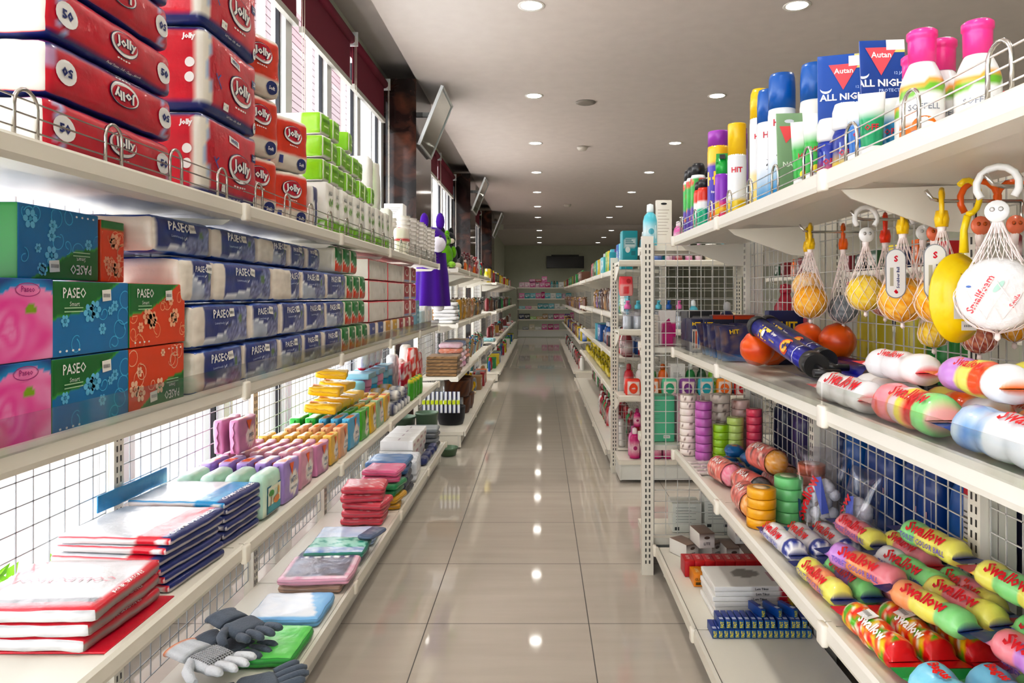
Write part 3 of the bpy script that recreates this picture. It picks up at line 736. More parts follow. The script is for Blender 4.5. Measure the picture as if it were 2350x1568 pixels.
def paseo_box(col, vcol, flip, seed):
    W, D, H = .21, .115, .122
    def edge(x): # the green wave: y above which it is green
        return H/2-.052*(1-max(0, (x+.035)/.11))**1 if x > -.035 else H/2-.052-.01*((x+.105)/.07-.5)**2
    def isg(x, y):
        if flip: x, y = -x, -y
        t = (x+.105)/.21
        return y > H/2-.062*(1-max(0, t-.3)**1.3*1.9)+.01*math.sin(t*3)
    def front(u, v):
        x, y = (u-.5)*W, (v-.5)*H
        if isg(x, y): return mix(GRN, hx('#0a5a22'), .4) if isg(x, y-.004 if not flip else y+.004) else hx('#43a03f')
        return mix(col, BLACK, .10*(.5+.5*nz(u*3, v*3)))
    p = Pack(W, D, H, {'f': front, 'b': front, 'l': GRN, 'r': GRN, 't': col, 'd': col}, r=.0022, cs=.0046, mat='carton')
    m = p.m('f'); vine(p, m, W, H, vcol, seed, lambda x, y: not isg(x, y))
    F = (lambda x, y, o: m(-x, -y, o)) if flip else m
    p.text('PASEO', F, -.052, .042, .0175, WHITE, .012, .86, off=.0012); p.text('Smart', F, -.052, .024, .0075, WHITE, 0, off=.0012)
    for q in (.0165, .0105): p.rect(F, -.078, q, -.03, q+.0018, hx('#b9dcb5'), .0012)
    for q in range(4): p.disc(F, -.088+q*.016, -.052, .003, .002, WHITE, .0009, 8)
    sticker(p, m if not flip else F, .035 if not flip else .02, .038, .026, .02, .08, .0016)
    me = p.m('l'); p.text('PASEO', lambda x, y, o: me(y, -x, o), 0, .0, .022, WHITE, .012, off=.001)
    return p
BLU, ORG = hx('#0c7cb8'), hx('#e84a1b')
PB = obj('tissue_carton', paseo_box(BLU, hx('#5cc3e6'), 0, 4)); PBf = obj('tissue_carton', paseo_box(BLU, hx('#5cc3e6'), 1, 8)); PO = obj('tissue_carton', paseo_box(ORG, hx('#f9bd90'), 0, 5)); POf = obj('tissue_carton', paseo_box(ORG, hx('#fbd0ad'), 1, 6))
def rose_box():
    W, D, H = .215, .115, .124
    def front(u, v):
        w = .62+.3*math.sin((u-.28)*3.4)
        if v > w: return mix(hx('#0c3f86'), hx('#3aa4d8'), max(0, 1-(v-w)*8))
        x, y = (u-.56)*W, (v-.40)*H; r = math.hypot(x, y*1.1); t = math.atan2(y, x)
        rr = r*230+1.5*math.sin(t*2.5+r*60)+1.3*nz(u*4, v*4, 7)
        c = mix(hx('#f25cae'), hx('#f79fcd'), .5+.5*math.sin(rr)*max(.15, 1-r*12))
        c = mix(c, hx('#f9bcdb'), min(1, max(0, (r-.05)*12)))
        c = mix(c, hx('#ee2f9c'), min(.85, max(0, .9*nz(u*4+3, v*5, 2)+.12)))
        for lx, ly in ((.045, .028), (-.062, -.04), (-.09, .012)):
            if math.hypot(x-lx, (y-ly)*1.7) < .012: c = hx('#8fb32c')
        return c
    p = Pack(W, D, H, {'f': front, 't': hx('#114a90'), '*': hx('#f49cc8')}, r=.0022, cs=.0048, mat='carton')
    m = p.m('f'); p.ribbon(m, [(.05+.026*cos(t*.3), .045+.010*sin(t*.3)) for t in range(22)], .0012, hx('#b53a86'), .0008)
    p.text('Paseo', m, .05, .046, .009, hx('#b53a86'), .01); sticker(p, m, -.08, .0, .034, .026, .05)
    return p
PR = obj('tissue_carton', rose_box())
BX, bz = -.823, .997
for k in range(2):
    put(PR, (BX, 1.028+.004*k, bz+.1245*k), RL, 'pink rose tissue carton, %s of its column, at the near end of the shelf' % ('bottom' if k == 0 else 'upper'), 'tissue carton')
    put(PB, (BX, 1.242, bz+.124*k), RL, 'blue flowered tissue carton with green corner, %s of its column' % ('bottom' if k == 0 else 'middle'), 'tissue carton')
put(POf, (BX-.002, 1.456, bz), RL, 'orange flowered tissue carton turned upside down at the bottom of its column', 'tissue carton')
put(PO, (BX, 1.456, bz+.124), RL, 'orange flowered tissue carton standing upright on the upside-down one', 'tissue carton')
put(PBf, (-.885, 1.252, bz+.2495), RL, 'blue flowered tissue carton upside down with its green end showing, on top of the others', 'tissue carton')
a = Pack(.075, .115, .118, {'f': lambda u, v: GRN if v > .86 else ORG, '*': ORG}, r=.0022, cs=.006, mat='carton'); vine(a, a.m('f'), .075, .118, hx('#f7b58a'), 12, lambda x, y: y < .04)
tag(obj('tissue_carton', a, None, (-.886, 1.405, bz+.2485), RL), 'narrow red-orange tissue carton behind the top blue one', 'tissue carton')

# lavender tissue packs
LV = hx('#59608f')
def lavender(W, H, cap, seed, up=1, D=.23):
    c0 = cap
    def front(u, v):
        if v > .985 or v < .02: return hx('#2d6fb0')
        t = (u-c0)/(1-c0)
        if u < c0: return mix(hx('#f3ece0'), hx('#d9d0c2'), .5+.5*nz(u*9, v*9, seed))
        w = .14+.70*max(0, t)**1.7 if seed % 3 else .60-.24*math.sin(PI*t*.8)+.34*max(0, t)**3
        if v > w+.03:
            return mix(hx('#16348f'), hx('#0c1f63'), .5+.5*nz(u*4, v*4, seed)) if v < .95 else hx('#2a62b4')
        if v > w-.03: return hx('#eef2f7')
        c = mix(hx('#ced5df'), hx('#98a3b6'), .5+.5*nz(u*5, v*5, seed))
        return c
    def front2(u, v):
        c = front(u, v); t = (u-c0)/(1-c0) if u > c0 else -1
        for a, b, ra, rb in ((.86, .50, .17, .42), (.60, .30, .13, .27)):
            q = ((t-a)/ra)**2+((v-b)/rb)**2
            if t > 0 and q < 1:
                k = nz(u*W*420, v*H*420, seed); k2 = nz(u*W*120, v*H*120, seed+5)
                c = mix(mix(hx('#4c5288'), hx('#aeb6dc'), .4+.9*k), hx('#262c48'), max(0, k2*1.5))
        if t > 0 and ((t-.77)/.04)**2+((v-.62)/.12)**2 < 1: c = hx('#5f7f4a')
        return c
    p = Pack(W, D, H, {'f': front2, 'b': front2, 'l': lambda u, v: mix(hx('#f1e7da'), hx('#d8ccbd'), .5+.5*nz(u*5, v*5, seed)), 'r': hx('#e8dfd2'), 't': lambda u, v: mix(hx('#23459f'), hx('#a8bde0'), max(0, nz(u*5, v*4, seed)+.2)), 'd': hx('#1f3f90')}, r=.017, bulge=.002, wr=.0024, cs=.0075, seed=seed)
    m = p.m('f'); x = (-.5+c0+(1-c0)*.34)*W; fs = min(.021, W*.085)
    p.text('PASEO', m, x, H*.26, fs, WHITE, .02, 1.15, off=.0015); p.text('Luxuriously Soft', m, x, H*.26-fs*1.1, fs*.34, hx('#c9d5ee'), .01, 1.5, off=.0015)
    p.ribbon(m, [(x+fs*1.1, H*.26-fs*1.3), (x+fs*1.7, H*.26-fs*.9)], .002, WHITE, .0015)
    sticker(p, m, x+fs*2.9, H*.28, .03, .02, random.uniform(-.1, .1), .0016)
    return p
rows = [
 [(1.60, 1.855, .22), (1.868, 2.115, .05), (2.127, 2.325, .04), (2.337, 2.535, .04), (2.547, 2.775, .06)],
 [(1.585, 1.895, .22), (1.907, 2.115, .06), (2.127, 2.345, .10), (2.357, 2.575, .06), (2.587, 2.825, .05)],
 [(1.56, 1.69, .9), (1.702, 2.055, .2), (2.067, 2.31, .6), (2.322, 2.58, .05), (2.592, 2.84, .05)],
 [(1.46, 1.72, .08), (1.735, 2.0, .25), (2.012, 2.25, .45), (2.262, 2.42, .05), (2.432, 2.58, .05)]]
# the third row begins at the cartons
rows[2][0] = (1.535, 1.69, .35)
for r_, row in enumerate(rows):
    for i, (y0, y1, cap) in enumerate(row):
        H = .0995 if r_ < 3 else .080
        q = lavender(y1-y0+.007, H, cap*.7 if cap < .3 else cap, r_*7+i+1)
        xx = -.872+random.uniform(-.002, .002)-(.02 if r_ == 3 else 0)
        tag(obj('tissue_pack', q, None, (xx, (y0+y1)/2, .9975+.1028*r_), RL+random.uniform(-.012, .012)), 'dark blue lavender tissue pack, %s from the cartons in the %s row' % (od(i), ['bottom', 'second', 'third', 'top'][r_]), 'tissue pack', 'dark blue lavender tissue packs')
q = lavender(.2, .125, .9, 77, 1, .085); tag(obj('tissue_pack', q, None, (-1.0, 1.33, bz+.2505), RL), 'white-ended tissue pack at the back, peeking over the top blue carton', 'tissue pack')
# green and orange small packs
def gopack(W=.1):
    def fr(u, v):
        e = .55-.30*(1-abs(2*u-1))**.8
        if v > e+.02: return mix(hx('#1b8a36'), hx('#0d6426'), .5+.5*nz(u*6, v*6))
        if v > e-.02: return hx('#e9efe2')
        return mix(hx('#e24a1e'), hx('#c6340f'), .5+.5*nz(u*6, v*6))
    p = Pack(W, .23, .0985, {'f': fr, 'l': lambda u, v: mix(hx('#efe9da'), hx('#d8d2bd'), .5+.5*nz(u*5, v*5)), 't': lambda u, v: GRN if v < .5 else WHITE, '*': hx('#eee7da')}, r=.014, bulge=.004, wr=.002, cs=.009)
    p.text('PASEO', p.m('f'), 0, .027, .009, WHITE, .02, off=.0015); return p
GP = obj('tissue_pack', gopack())
for r_, ys in enumerate(([2.84, 2.945, 3.05, 3.155], [2.89, 2.995, 3.10], [2.905, 3.01, 3.115], [2.75, 2.86, 2.97])):
    for i, y in enumerate(ys):
        put(GP, (-.872, y, .9975+.1028*r_), RL+random.uniform(-.03, .03), 'small green and orange tissue pack, %s from the lavender packs in the %s row' % (od(i), ['bottom', 'second', 'third', 'top'][r_]), 'tissue pack', 'green and orange tissue packs')
# white-faced red tissue bricks
def brick(W, kind):
    if kind == 'w': fr = lambda u, v: JR if u < .04 or v > .97 else mix(hx('#f5f0ea'), hx('#e3dcd2'), .5+.5*nz(u*4, v*4))
    else: fr = lambda u, v: mix(hx('#e9ded6'), hx('#b9142f'), 1 if (.14 < u < .9 and v > .18) else 0)
    p = Pack(W, .22, .0935, {'f': fr, 'l': hx('#f3eee8'), '*': JR}, r=.007, bulge=.002, wr=.0015, cs=.010)
    m = p.m('f')
    if kind == 'w': p.ribbon(m, [(W*.28, .012), (W*.3, -.012)], .006, hx('#3b3234'), .0012)
    else:
        p.disc(m, 0, .01, W*.27, .02, hx('#e7d9d2'), .0012); p.disc(m, .003, .013, W*.2, .015, JD, .0018); p.rect(m, -W*.35, -.04, W*.35, -.03, hx('#8e9bc4'), .001)
    return p
BW, BR = obj('tissue_pack', brick(.40, 'w')), obj('tissue_pack', brick(.215, 'r'))
for r_ in range(3):
    for i, y in enumerate((3.425, 3.83)): put(BW, (-.872, y, 1.0985+.0965*r_), RL, 'white-sided tissue brick with red edge, %s from the green packs in the %s row' % (od(i), od(r_)), 'tissue pack', 'white-sided tissue bricks')
    for i, y in enumerate((4.14, 4.36)): put(BR, (-.872, y, 1.0985+.0965*r_), RL, 'small red tissue brick, %s past the white-sided bricks in the %s row' % (od(i), od(r_)), 'tissue pack', 'small red tissue bricks')
def minip(col, col2):
    p = Pack(.16, .22, .0985, {'f': lambda u, v: col if v > .25+.2*abs(2*u-1) and u > .18 else hx('#eee3d4') if u < .18 else col2, '*': hx('#efe6d8')}, r=.012, bulge=.003, wr=.002, cs=.010)
    p.text('PASEO', p.m('f'), .012, .02, .012, WHITE, .02, off=.0014); return p
for i, (y, c1, c2) in enumerate(((3.30, '#1f3a8c', '#d8c8b8'), (3.47, '#22408f', '#e7d7c6'), (3.64, '#e0a020', '#e46a20'), (3.81, '#e3b226', '#dd7f24'), (3.98, '#b9142f', '#c7bfd0'), (4.15, '#b9142f', '#9aa6c8'), (4.32, '#a81230', '#8a96c0'))):
    tag(obj('tissue_pack', minip(hx(c1), hx(c2)), None, (-.872, y, .9975), RL), '%s tissue pack in the bottom row under the bricks, %s along' % (['blue', 'blue', 'yellow', 'yellow', 'red', 'red', 'red'][i], od(i)), 'tissue pack')
a = MB(); a.box(-.05, -.05, 0, .05, .05, .19, hx('#6f9fae'), 'carton'); m = lambda x, y, o: (x, -.05-o, y+.095)
for q in range(5): a.rect(m, -.035, .07-q*.03, .035, .055-q*.03, hx('#a9cdd4'))
tag(obj('sample_carton', a, None, (-.83, 4.62, .9975), RL), 'upright teal carton after the red tissue bricks', 'carton')
for i, (y, c_) in enumerate(((4.80, '#c9d8d8'), (4.95, '#e9e7e2'), (5.1, '#d9d0c8'))):
    a = Pack(.13, .2, .12+.03*(i % 2), {'*': lambda u, v, c_=c_: mix(hx(c_), hx('#8aa6b0'), max(0, nz(u*5, v*5, i)))}, r=.01, bulge=.004, wr=.003, cs=.014)
    tag(obj('plastic_bag_pack', a, None, (-.87, y, .9975), RL), 'pale plastic bag pack at the end of the middle shelf, %s after the teal carton' % od(i), 'bag pack')
# ---------------- second shelf, left: tablecloth packs, baby wipes, bottles
S2 = .5905
def cloth_pack(W, D, H, band, seed, txt='COMFORTABLE', side=None):
    """W along the shelf edge (front = -Y)"""
    side = side or band
    def top(u, v):
        if v < .10: return NAVY if side != RED else RED
        if v < .30: return band if abs(v-.27) > .008 else WHITE
        if v < .33: return WHITE if int(v*120) % 2 else band
        return mix(hx('#d3d5da'), hx('#a2a8b2'), max(0, nz(u*4, v*4, seed)*1.4))
    def fr(u, v): return mix(NAVY if side != RED else RED, hx('#cfc6c2'), 0 if v > .45 else .85)
    def en(u, v): return band if v > .62 or (.70 < u < .86) else (mix(hx('#f2efee'), hx('#cfc7c6'), .5+.5*nz(u*6, v*3, seed)) if u < .7 else (WHITE if int(u*60) % 2 else band))
    p = Pack(W, D, H, {'t': top, 'f': fr, 'b': hx('#dedbd8'), 'l': en, 'r': en, 'd': WHITE}, r=H*.42, bulge=.002, wr=.002, cs=.011, seed=seed)
    m = p.m('t'); p.text(txt, m, 0, -D*.5+.017, .014, WHITE, .02, w=W*.8, off=.0012)
    return p
# near stack: white and red sheets
def near_pack(seed):
    def top(u, v):
        if v < .08: return RED
        if v > .86 or u < .10: return RED
        if u < .13: return WHITE
        if u < .19: return hx('#4a4a52')
        if u < .21: return RED
        return mix(hx('#d6d5d8'), hx('#a9a5a8'), max(0, nz(u*4, v*4, seed)*1.3))
    p = Pack(.25, .265, .026, {'t': top, 'f': lambda u, v: RED if v > .6 else hx('#8d857f'), 'l': lambda u, v: mix(hx('#e2e2e4'), hx('#8a8c92'), max(0, nz(u*6, v*4, seed))), '*': hx('#e8e4e2')}, r=.011, bulge=.003, wr=.0025, cs=.011, seed=seed)
    m = p.m('t'); p.text('FOUR SEASONS', m, 0, -.128, .012, WHITE, .02, off=.0012); p.text('COLLECTION', lambda x, y, o: m(y, x*-1, o), .0, .01, .022, hx('#d86a7a'), .0, rot=PI, off=.0012)
    return p
for k in range(3):
    tag(obj('tablecloth_pack', near_pack(k+1), None, (-.915+.004*k, 1.385-.004*k, S2+.0265*k), RL+.05*(k-1)), 'white tablecloth pack with red borders, %s of the near stack' % ['bottom', 'middle', 'top'][k], 'tablecloth')
a = Pack(.24, .2, .004, {'*': RED}, r=.0015, cs=.03); a.disc(a.m('t'), 0, -.06, .004, .004, WHITE)
a2 = obj('tablecloth_flap', a, None, (-.862, 1.39, S2), RL); tag(a2, 'flat red plastic sleeve sticking out beneath the near tablecloth stack', 'sleeve')
for o in bpy.data.objects:
    if o.name.startswith('tablecloth_pack'): o.location.z += .0045
for k in range(6):
    q = cloth_pack(.235, .262, .0185, RED, 10+k, side=NAVY)
    tag(obj('tablecloth_pack', q, None, (-.905+random.uniform(-.006, .006), 1.648+random.uniform(-.006, .006), S2+.0195*k), RL-.10+random.uniform(-.03, .03)), 'red, white and navy tablecloth pack, %s from the bottom of the middle stack' % od(k), 'tablecloth')
for k in range(6):
    q = cloth_pack(.205, .265, .0185, hx('#1193c9') if k == 5 else NAVY, 20+k, side=NAVY)
    tag(obj('tablecloth_pack', q, None, (-.907+random.uniform(-.004, .004), 1.908+random.uniform(-.006, .006), S2+.0195*k), RL+random.uniform(-.03, .03)-.05), 'navy edged tablecloth pack, %s from the bottom of the far stack' % od(k) if k < 5 else 'bright blue and white tablecloth pack on top of the far stack', 'tablecloth')
a = Pack(.30, .008, .042, {'*': hx('#1b86bd')}, r=.003, wr=.002, cs=.02)
tag(obj('header_strip', a, None, (-1.042, 1.86, S2+.112), R(88)), 'raised bright blue header strip of the tablecloth packs, against the wire mesh', 'header')

def wipes(col, col2, W, H, D, lab, seed, font=WHITE, top=None):
    def fr(u, v):
        c = mix(col, mix(col, BLACK, .25), .5+.5*nz(u*5, v*5, seed))
        q = ((u-.62)/.27)**2+((v-.42)/.3)**2
        if q < 1: c = mix(hx('#f3efe8'), col2, max(0, nz(u*8, v*8, seed))*1.2)
        return c
    p = Pack(W, D, H, {'f': fr, 'b': col, 'l': col, 'r': col, 't': lambda u, v: (top or hx('#e86a20')) if .2 < u < .62 and .15 < v < .85 else mix(col, WHITE, .2), 'd': col}, r=.007, bulge=.003, wr=.004, cs=.009, seed=seed)
    m = p.m('f')
    for s_ in (-1, 1):
        for j in range(6):
            z0, z1 = H*(.06+.88*j/6), H*(.06+.88*(j+1)/6); a0, a1 = .0025*((j % 2)*2-1), .0025*(((j+1) % 2)*2-1)
            q = [(s_*(W/2-.010), a0, z0), (s_*(W/2+.001), a0, z0), (s_*(W/2+.001), a1, z1), (s_*(W/2-.010), a1, z1)]; p.poly(q if s_ > 0 else q[::-1], mix(col, BLACK, .12), 'film')
    p.poly([m(-W*.12, H*.42, .0014), m(-W*.02, H*.12, .0014), m(W*.12, H*.42, .0014)], hx('#e9641c'))
    p.text(lab, m, W*.1, -.002, H*.13, hx('#59708a') if font == WHITE else font, .02, off=.0016)
    p.text('BABY WIPES', m, W*.1, -H*.2, H*.06, hx('#59708a'), .02, off=.0016)
    return p
def column(protos, y, n, x0, step, z, desc, cat='baby wipes', grp=None, ang=0):
    for k in range(n):
        put(protos[k % len(protos)], (x0-k*step, y+random.uniform(-.002, .002), z), RL+ang+random.uniform(-.015, .015), '%s, %s behind the shelf edge' % (desc, od(k)) if k else '%s, at the shelf edge' % desc, cat, grp or desc)
MINT = hx('#d9ead8')
def mintpack():
    p = Pack(.15, .062, .128, {'f': lambda u, v: mix(hx('#eaf0da'), hx('#b9dcc8'), v), '*': lambda u, v: mix(MINT, hx('#a9d6cb'), .5+.5*nz(u*4, v*4))}, r=.02, bulge=.004, wr=.002, cs=.012)
    m = p.m('f'); p.rect(m, -.055, -.052, .055, .026, hx('#2e7f9c'), .001); p.rect(m, -.051, -.047, .051, .022, hx('#eef0d8'), .0015); p.rect(m, -.051, -.047, .051, -.028, hx('#2fa0ac'), .002)
    p.disc(m, -.028, .006, .018, .009, hx('#3f9a3a'), .002); p.ribbon(m, [(-.026, .004), (-.031, -.03)], .005, hx('#8a6a3a'), .002); p.disc(m, .012, -.018, .024, .012, hx('#e08a2a'), .002); p.disc(m, .03, .004, .008, .012, hx('#e8b23a'), .002)
    return p
MP = obj('wipes_pack', mintpack()); column([MP], 2.075, 4, -.79, .068, S2, 'pale mint refill pack with a palm tree picture')
L1, L2 = hx('#b79ad6'), hx('#c9a7cf')
WL = obj('wipes_pack', wipes(hx('#b59ad8'), hx('#d9b18a'), .145, .125, .05, 'MITU', 1)); column([WL], 2.235, 5, -.785, .055, S2, 'lilac baby wipes pack with a baby picture panel')
WP = obj('wipes_pack', wipes(hx('#e3a9bb'), hx('#c98f6a'), .14, .12, .042, 'mitu', 2)); column([WP], 2.395, 6, -.785, .046, S2, 'rose pink baby wipes pack')
WM = obj('wipes_pack', wipes(hx('#d592b8'), hx('#b58a6a'), .15, .108, .045, 'mitu', 3)); column([WM], 2.57, 6, -.785, .047, S2, 'mauve pink baby wipes pack in the long row')
put(WM, (-.955, 2.33, S2+.131), RL, 'mauve baby wipes pack standing on the lilac rows, in front of its twin', 'baby wipes'); put(WM, (-1.005, 2.33, S2+.131), RL, 'mauve baby wipes pack standing on the lilac rows, against the mesh', 'baby wipes')
WY = obj('wipes_pack', wipes(hx('#f0c763'), hx('#d98a5a'), .11, .112, .045, 'mitu', 4)); column([WY], 2.71, 6, -.785, .047, S2, 'golden yellow baby wipes pack')
WO = obj('wipes_pack', wipes(hx('#e9b48a'), hx('#d98a5a'), .12, .12, .045, 'mitu', 5)); column([WO], 2.84, 5, -.785, .047, S2, 'peach baby wipes pack')
WB = obj('wipes_pack', wipes(hx('#5fb6dc'), hx('#d98a5a'), .18, .13, .045, 'mitu', 6)); column([WB], 3.005, 3, -.785, .047, S2, 'sky blue baby wipes pack')
WG = obj('wipes_pack', wipes(hx('#57b93c'), hx('#e8d86a'), .16, .13, .045, 'mitu', 7, top=hx('#2f9a38'))); column([WG], 3.19, 5, -.785, .05, S2, 'bright green baby wipes pack')
WG2 = obj('wipes_pack', wipes(hx('#2fb544'), hx('#bfe69a'), .13, .13, .06, 'fresh', 8, top=hx('#2fb544')))
for k, (x, y) in enumerate(((-.935, 3.0), (-.998, 3.0), (-.935+0, 3.33), (-.998, 3.33))): put(WG2, (x, y, S2), RL, 'plain green wipes pack standing %s' % ['behind the blue wipes', 'behind the blue wipes, against the mesh', 'behind the yellow row', 'behind the yellow row, against the mesh'][k], 'wipes')
WY2 = obj('wipes_pack', wipes(hx('#f2c419'), hx('#f7efc0'), .13, .13, .045, 'ceria', 9, top=hx('#e8b50f'))); column([WY2], 3.345, 3, -.785, .05, S2, 'strong yellow wipes pack at the shelf edge row')
WW = obj('wipes_pack', wipes(hx('#a8c9a0'), hx('#f0a0b0'), .15, .13, .05, 'panda', 10)); column([WW], 3.50, 4, -.79, .055, S2, 'pale green wipes pack with a white oval')
WK = obj('wipes_pack', wipes(hx('#e6c05a'), hx('#ffffff'), .14, .13, .05, 'soft', 11)); column([WK], 3.66, 4, -.79, .055, S2, 'yellow and white wipes pack with a round panel')
for k, (x, y, z, ang) in enumerate(((-.88, 2.99, .133, .05), (-.885, 3.13, .133, -.05), (-.88, 3.27, .133, .05), (-.89, 3.40, .133, 0), (-.885, 3.05, .196, .12), (-.89, 3.22, .196, -.1), (-.885, 3.14, .258, .2))):
    o = put(WY2, (x, y, S2+z+.0015), RL, 'yellow wipes pack lying in the loose heap, %s from the near side' % od(k), 'wipes', 'yellow wipes heap'); o.rotation_euler = (R(-84), 0, RL+ang)
    o.location.z += .026; o.location.x += .05
# rolled sock bundles
def bundle(c, c2, seed):
    a = MB(); prof = [(.001, -.05), (.02, -.048), (.028, -.03), (.03, 0), (.028, .03), (.02, .048), (.001, .05)]
    a.lathe(prof, 14, lambda u, k: c2 if k in (2, 4) else mix(c, WHITE, .3*((k+int(u*7)) % 2)), 'cloth', (0, 0, .03), Matrix.Rotation(R(90), 3, 'Y')); return a
BD = [obj('sock_bundle', bundle(hx(a), hx(b), 0)) for a, b in (('#d8d6d2', '#27305a'), ('#27305a', '#e8e4da'), ('#b9bfc4', '#d8a52c'))]
k = 0
for i in range(5):
    for j in range(2):
        for l in range(2 if (i+j) % 2 else 1):
            put(BD[k % 3], (-.80-.09*j, 3.80+.09*i, S2+.062*l), RL+random.uniform(-.2, .2)+R(90), 'rolled sock bundle %s of the heap beside the wipes, %s row%s' % (od(i), 'front' if j == 0 else 'back', ', upper layer' if l else ''), 'socks', 'rolled sock bundles'); k += 1
# blue and pink flasks in blister boxes
def flask(c, cap, w=.11):
    r = empty('lunch_flask'); 
    b = MB(); b.lathe([(.001, 0), (.05, .002), (.052, .02), (.052, .15), (.05, .158)], 20, lambda u, k: c, 'plastic'); m = cylmap(.052, cz=.08); b.rect(m, -.03, -.05, .03, .03, mix(c, WHITE, .6), .0008); obj('flask_body', b, r)
    b = MB(); b.lathe([(.054, .158), (.055, .17), (.055, .205), (.045, .22), (.001, .222)], 20, cap, 'plastic'); obj('flask_cap', b, r)
    return r
FB, FP = flask(hx('#41b4de'), hx('#9fd7ea')), flask(hx('#e58bb0'), hx('#f2a9c6'))
for i, (x, y, pf) in enumerate(((-.985, 3.84, FB), (-.985, 3.99, FP), (-.985, 4.14, FB), (-.985, 4.29, FP), (-.985, 4.44, FB), (-.985, 4.57, FB))):
    put(pf, (x, y, S2), 0, '%s flask with a %s cap, %s in the row of flasks' % (('sky blue', 'pale blue') [0:2] + (od(i),) if pf is FB else ('pink', 'pink', od(i))), 'flask', 'blue and pink flasks', sc=(1, 1, .8))
for i in range(3):
    a = Pack(.17, .14, .03, {'*': hx('#8fb9cc')}, r=.004, cs=.03, mat='plastic'); tag(obj('blister_lid', a, None, (-.98, 3.93+.24*i, S2+.1805), RL), 'pale blue plastic lid box lying over the flasks, %s along' % od(i), 'box')
def detergent(seed):
    def fr(u, v):
        if v > .78 or v < .12: return RED
        c = mix(hx('#eef1f6'), hx('#8fb4dc'), max(0, nz(u*5, v*5, seed)))
        return mix(c, hx('#9a86c4'), .5) if abs(u-.35-.3*(1-v)) < .08 else c
    p = Pack(.13, .07, .2, {'*': fr}, r=.02, bulge=.008, wr=.004, cs=.014, seed=seed, taper=.12); p.poly([p.m('f')(-.04, .07, .001), p.m('f')(.04, .07, .001), p.m('f')(0, .03, .001)], hx('#f08a1c')); return p
DT = obj('detergent_bag', detergent(4))
for i in range(3): put(DT, (-.985, 4.02+.15*i, S2+.213), RL, 'red and white detergent bag leaning on the flask boxes, %s along' % od(i), 'detergent', rot=(R(5), 0, RL), sc=(1, 1, .7))
for i, (x, y, z, c1) in enumerate(((-.85, 4.55, 0, '#d8263a'), (-.95, 4.66, .0, '#c9c4c8'), (-.83, 4.72, 0, '#d83a2a'), (-.94, 4.82, 0, '#e8e4e0'), (-.84, 4.9, 0, '#c92a3a'), (-.93, 5.0, 0, '#dfd8d0'))):
    p = Pack(.12, .09, .21+.04*(i % 3), {'*': lambda u, v, c1=c1, i=i: mix(hx(c1), WHITE, .8 if nz(u*4, v*4, i) > .1 else 0)}, r=.02, bulge=.008, wr=.005, cs=.015, seed=i)
    tag(obj('refill_pouch', p, None, (x, y, S2+z), RL), '%s refill pouch near the end of the second shelf, %s along' % (['red', 'grey', 'orange-red', 'white', 'crimson', 'cream'][i], od(i)), 'pouch')
for i in range(4):
    p = Pack(.08, .05, .13, {'*': lambda u, v: mix(hx('#5cb836'), hx('#2f8a2a'), .5+.5*nz(u*6, v*6, i)) if v < .8 else hx('#e8d84a')}, r=.015, bulge=.005, wr=.004, cs=.014, seed=i)
    tag(obj('refill_pouch', p, None, (-.775, 4.34+.095*i, S2), RL), 'small green refill pouch at the shelf edge, %s after the sock bundles' % od(i), 'pouch')

# ---------------- bottom deck, left
S0 = .1565
def towel(W, D, H, c, seed, layers=3, pat=None):
    def side(u, v): return mix(c, mix(c, BLACK, .55), 1 if (v*layers) % 1 < .18 else 0)
    p = Pack(W, D, H, {'t': pat or (lambda u, v: mix(c, WHITE, .28*max(0, nz(u*5, v*3, seed)+.3))), '*': side}, r=min(H*.48, .02), bulge=.004, wr=.0035, cs=.012, mat='film', seed=seed); return p
def put_towel(mb, x, y, z, rz, label, cat='towel', name='folded_towel'): tag(obj(name, mb, None, (x, y, z), RL+rz), label, cat)
put_towel(towel(.23, .24, .034, hx('#3fb24c'), 1, 2, lambda u, v: mix(hx('#8ae07e'), hx('#57c25a'), .5+.9*nz(u*5, v*3, 1))), -.82, 2.165, S0, 0, 'bright green folded towel in a clear bag, beside the gloves')
a = towel(.23, .25, .03, hx('#7fb8e0'), 2, 2, lambda u, v: mix(hx('#eef1f4'), hx('#8fc0ea'), 1 if u < .12 or (v-.2)*1.6 < .55*(u-.5) else .15*nz(u*6, v*6)+.1)); put_towel(a, -.828, 2.42, S0, .04, 'white and light blue shirt pack behind the green towel', 'shirt', 'shirt_pack')
a = towel(.22, .24, .028, hx('#b99a86'), 3, 2); put_towel(a, -.825, 2.68, S0, .03, 'tan folded cloth at the bottom under the printed placemats')
def placemat(u, v):
    if u < .07 or v < .1 or v > .93: return mix(hx('#f4b6cc'), hx('#fbe2ea'), .5+.8*nz(u*9, v*9))
    if u > .84: return NAVY if int(v*13) % 2 else WHITE
    return mix(hx('#8c93a8'), hx('#57464a'), .5+.9*nz(u*5, v*4, 4))
a = towel(.25, .27, .03, hx('#eab4c6'), 4, 2, placemat); put_towel(a, -.815, 2.69, S0+.029, .05, 'pink bordered placemat pack with a navy checked strip and dark picture', 'placemat', 'placemat_pack')
put_towel(towel(.2, .27, .03, hx('#4a5a78'), 5, 2), -.838, 2.925, S0, 0, 'slate blue folded cloth beneath the green patterned one')
a = towel(.2, .25, .03, hx('#3f9a86'), 6, 2, lambda u, v: mix(hx('#a6dccb'), hx('#3fa08c'), 1 if nz(u*7, v*7, 3) > .12 else 0) if u > .3 else mix(hx('#7fa0d0'), hx('#dfe8f4'), .5+.9*nz(u*9, v*9))); put_towel(a, -.815, 2.925, S0+.0305, .04, 'mint green patterned cloth pack in a clear bag')
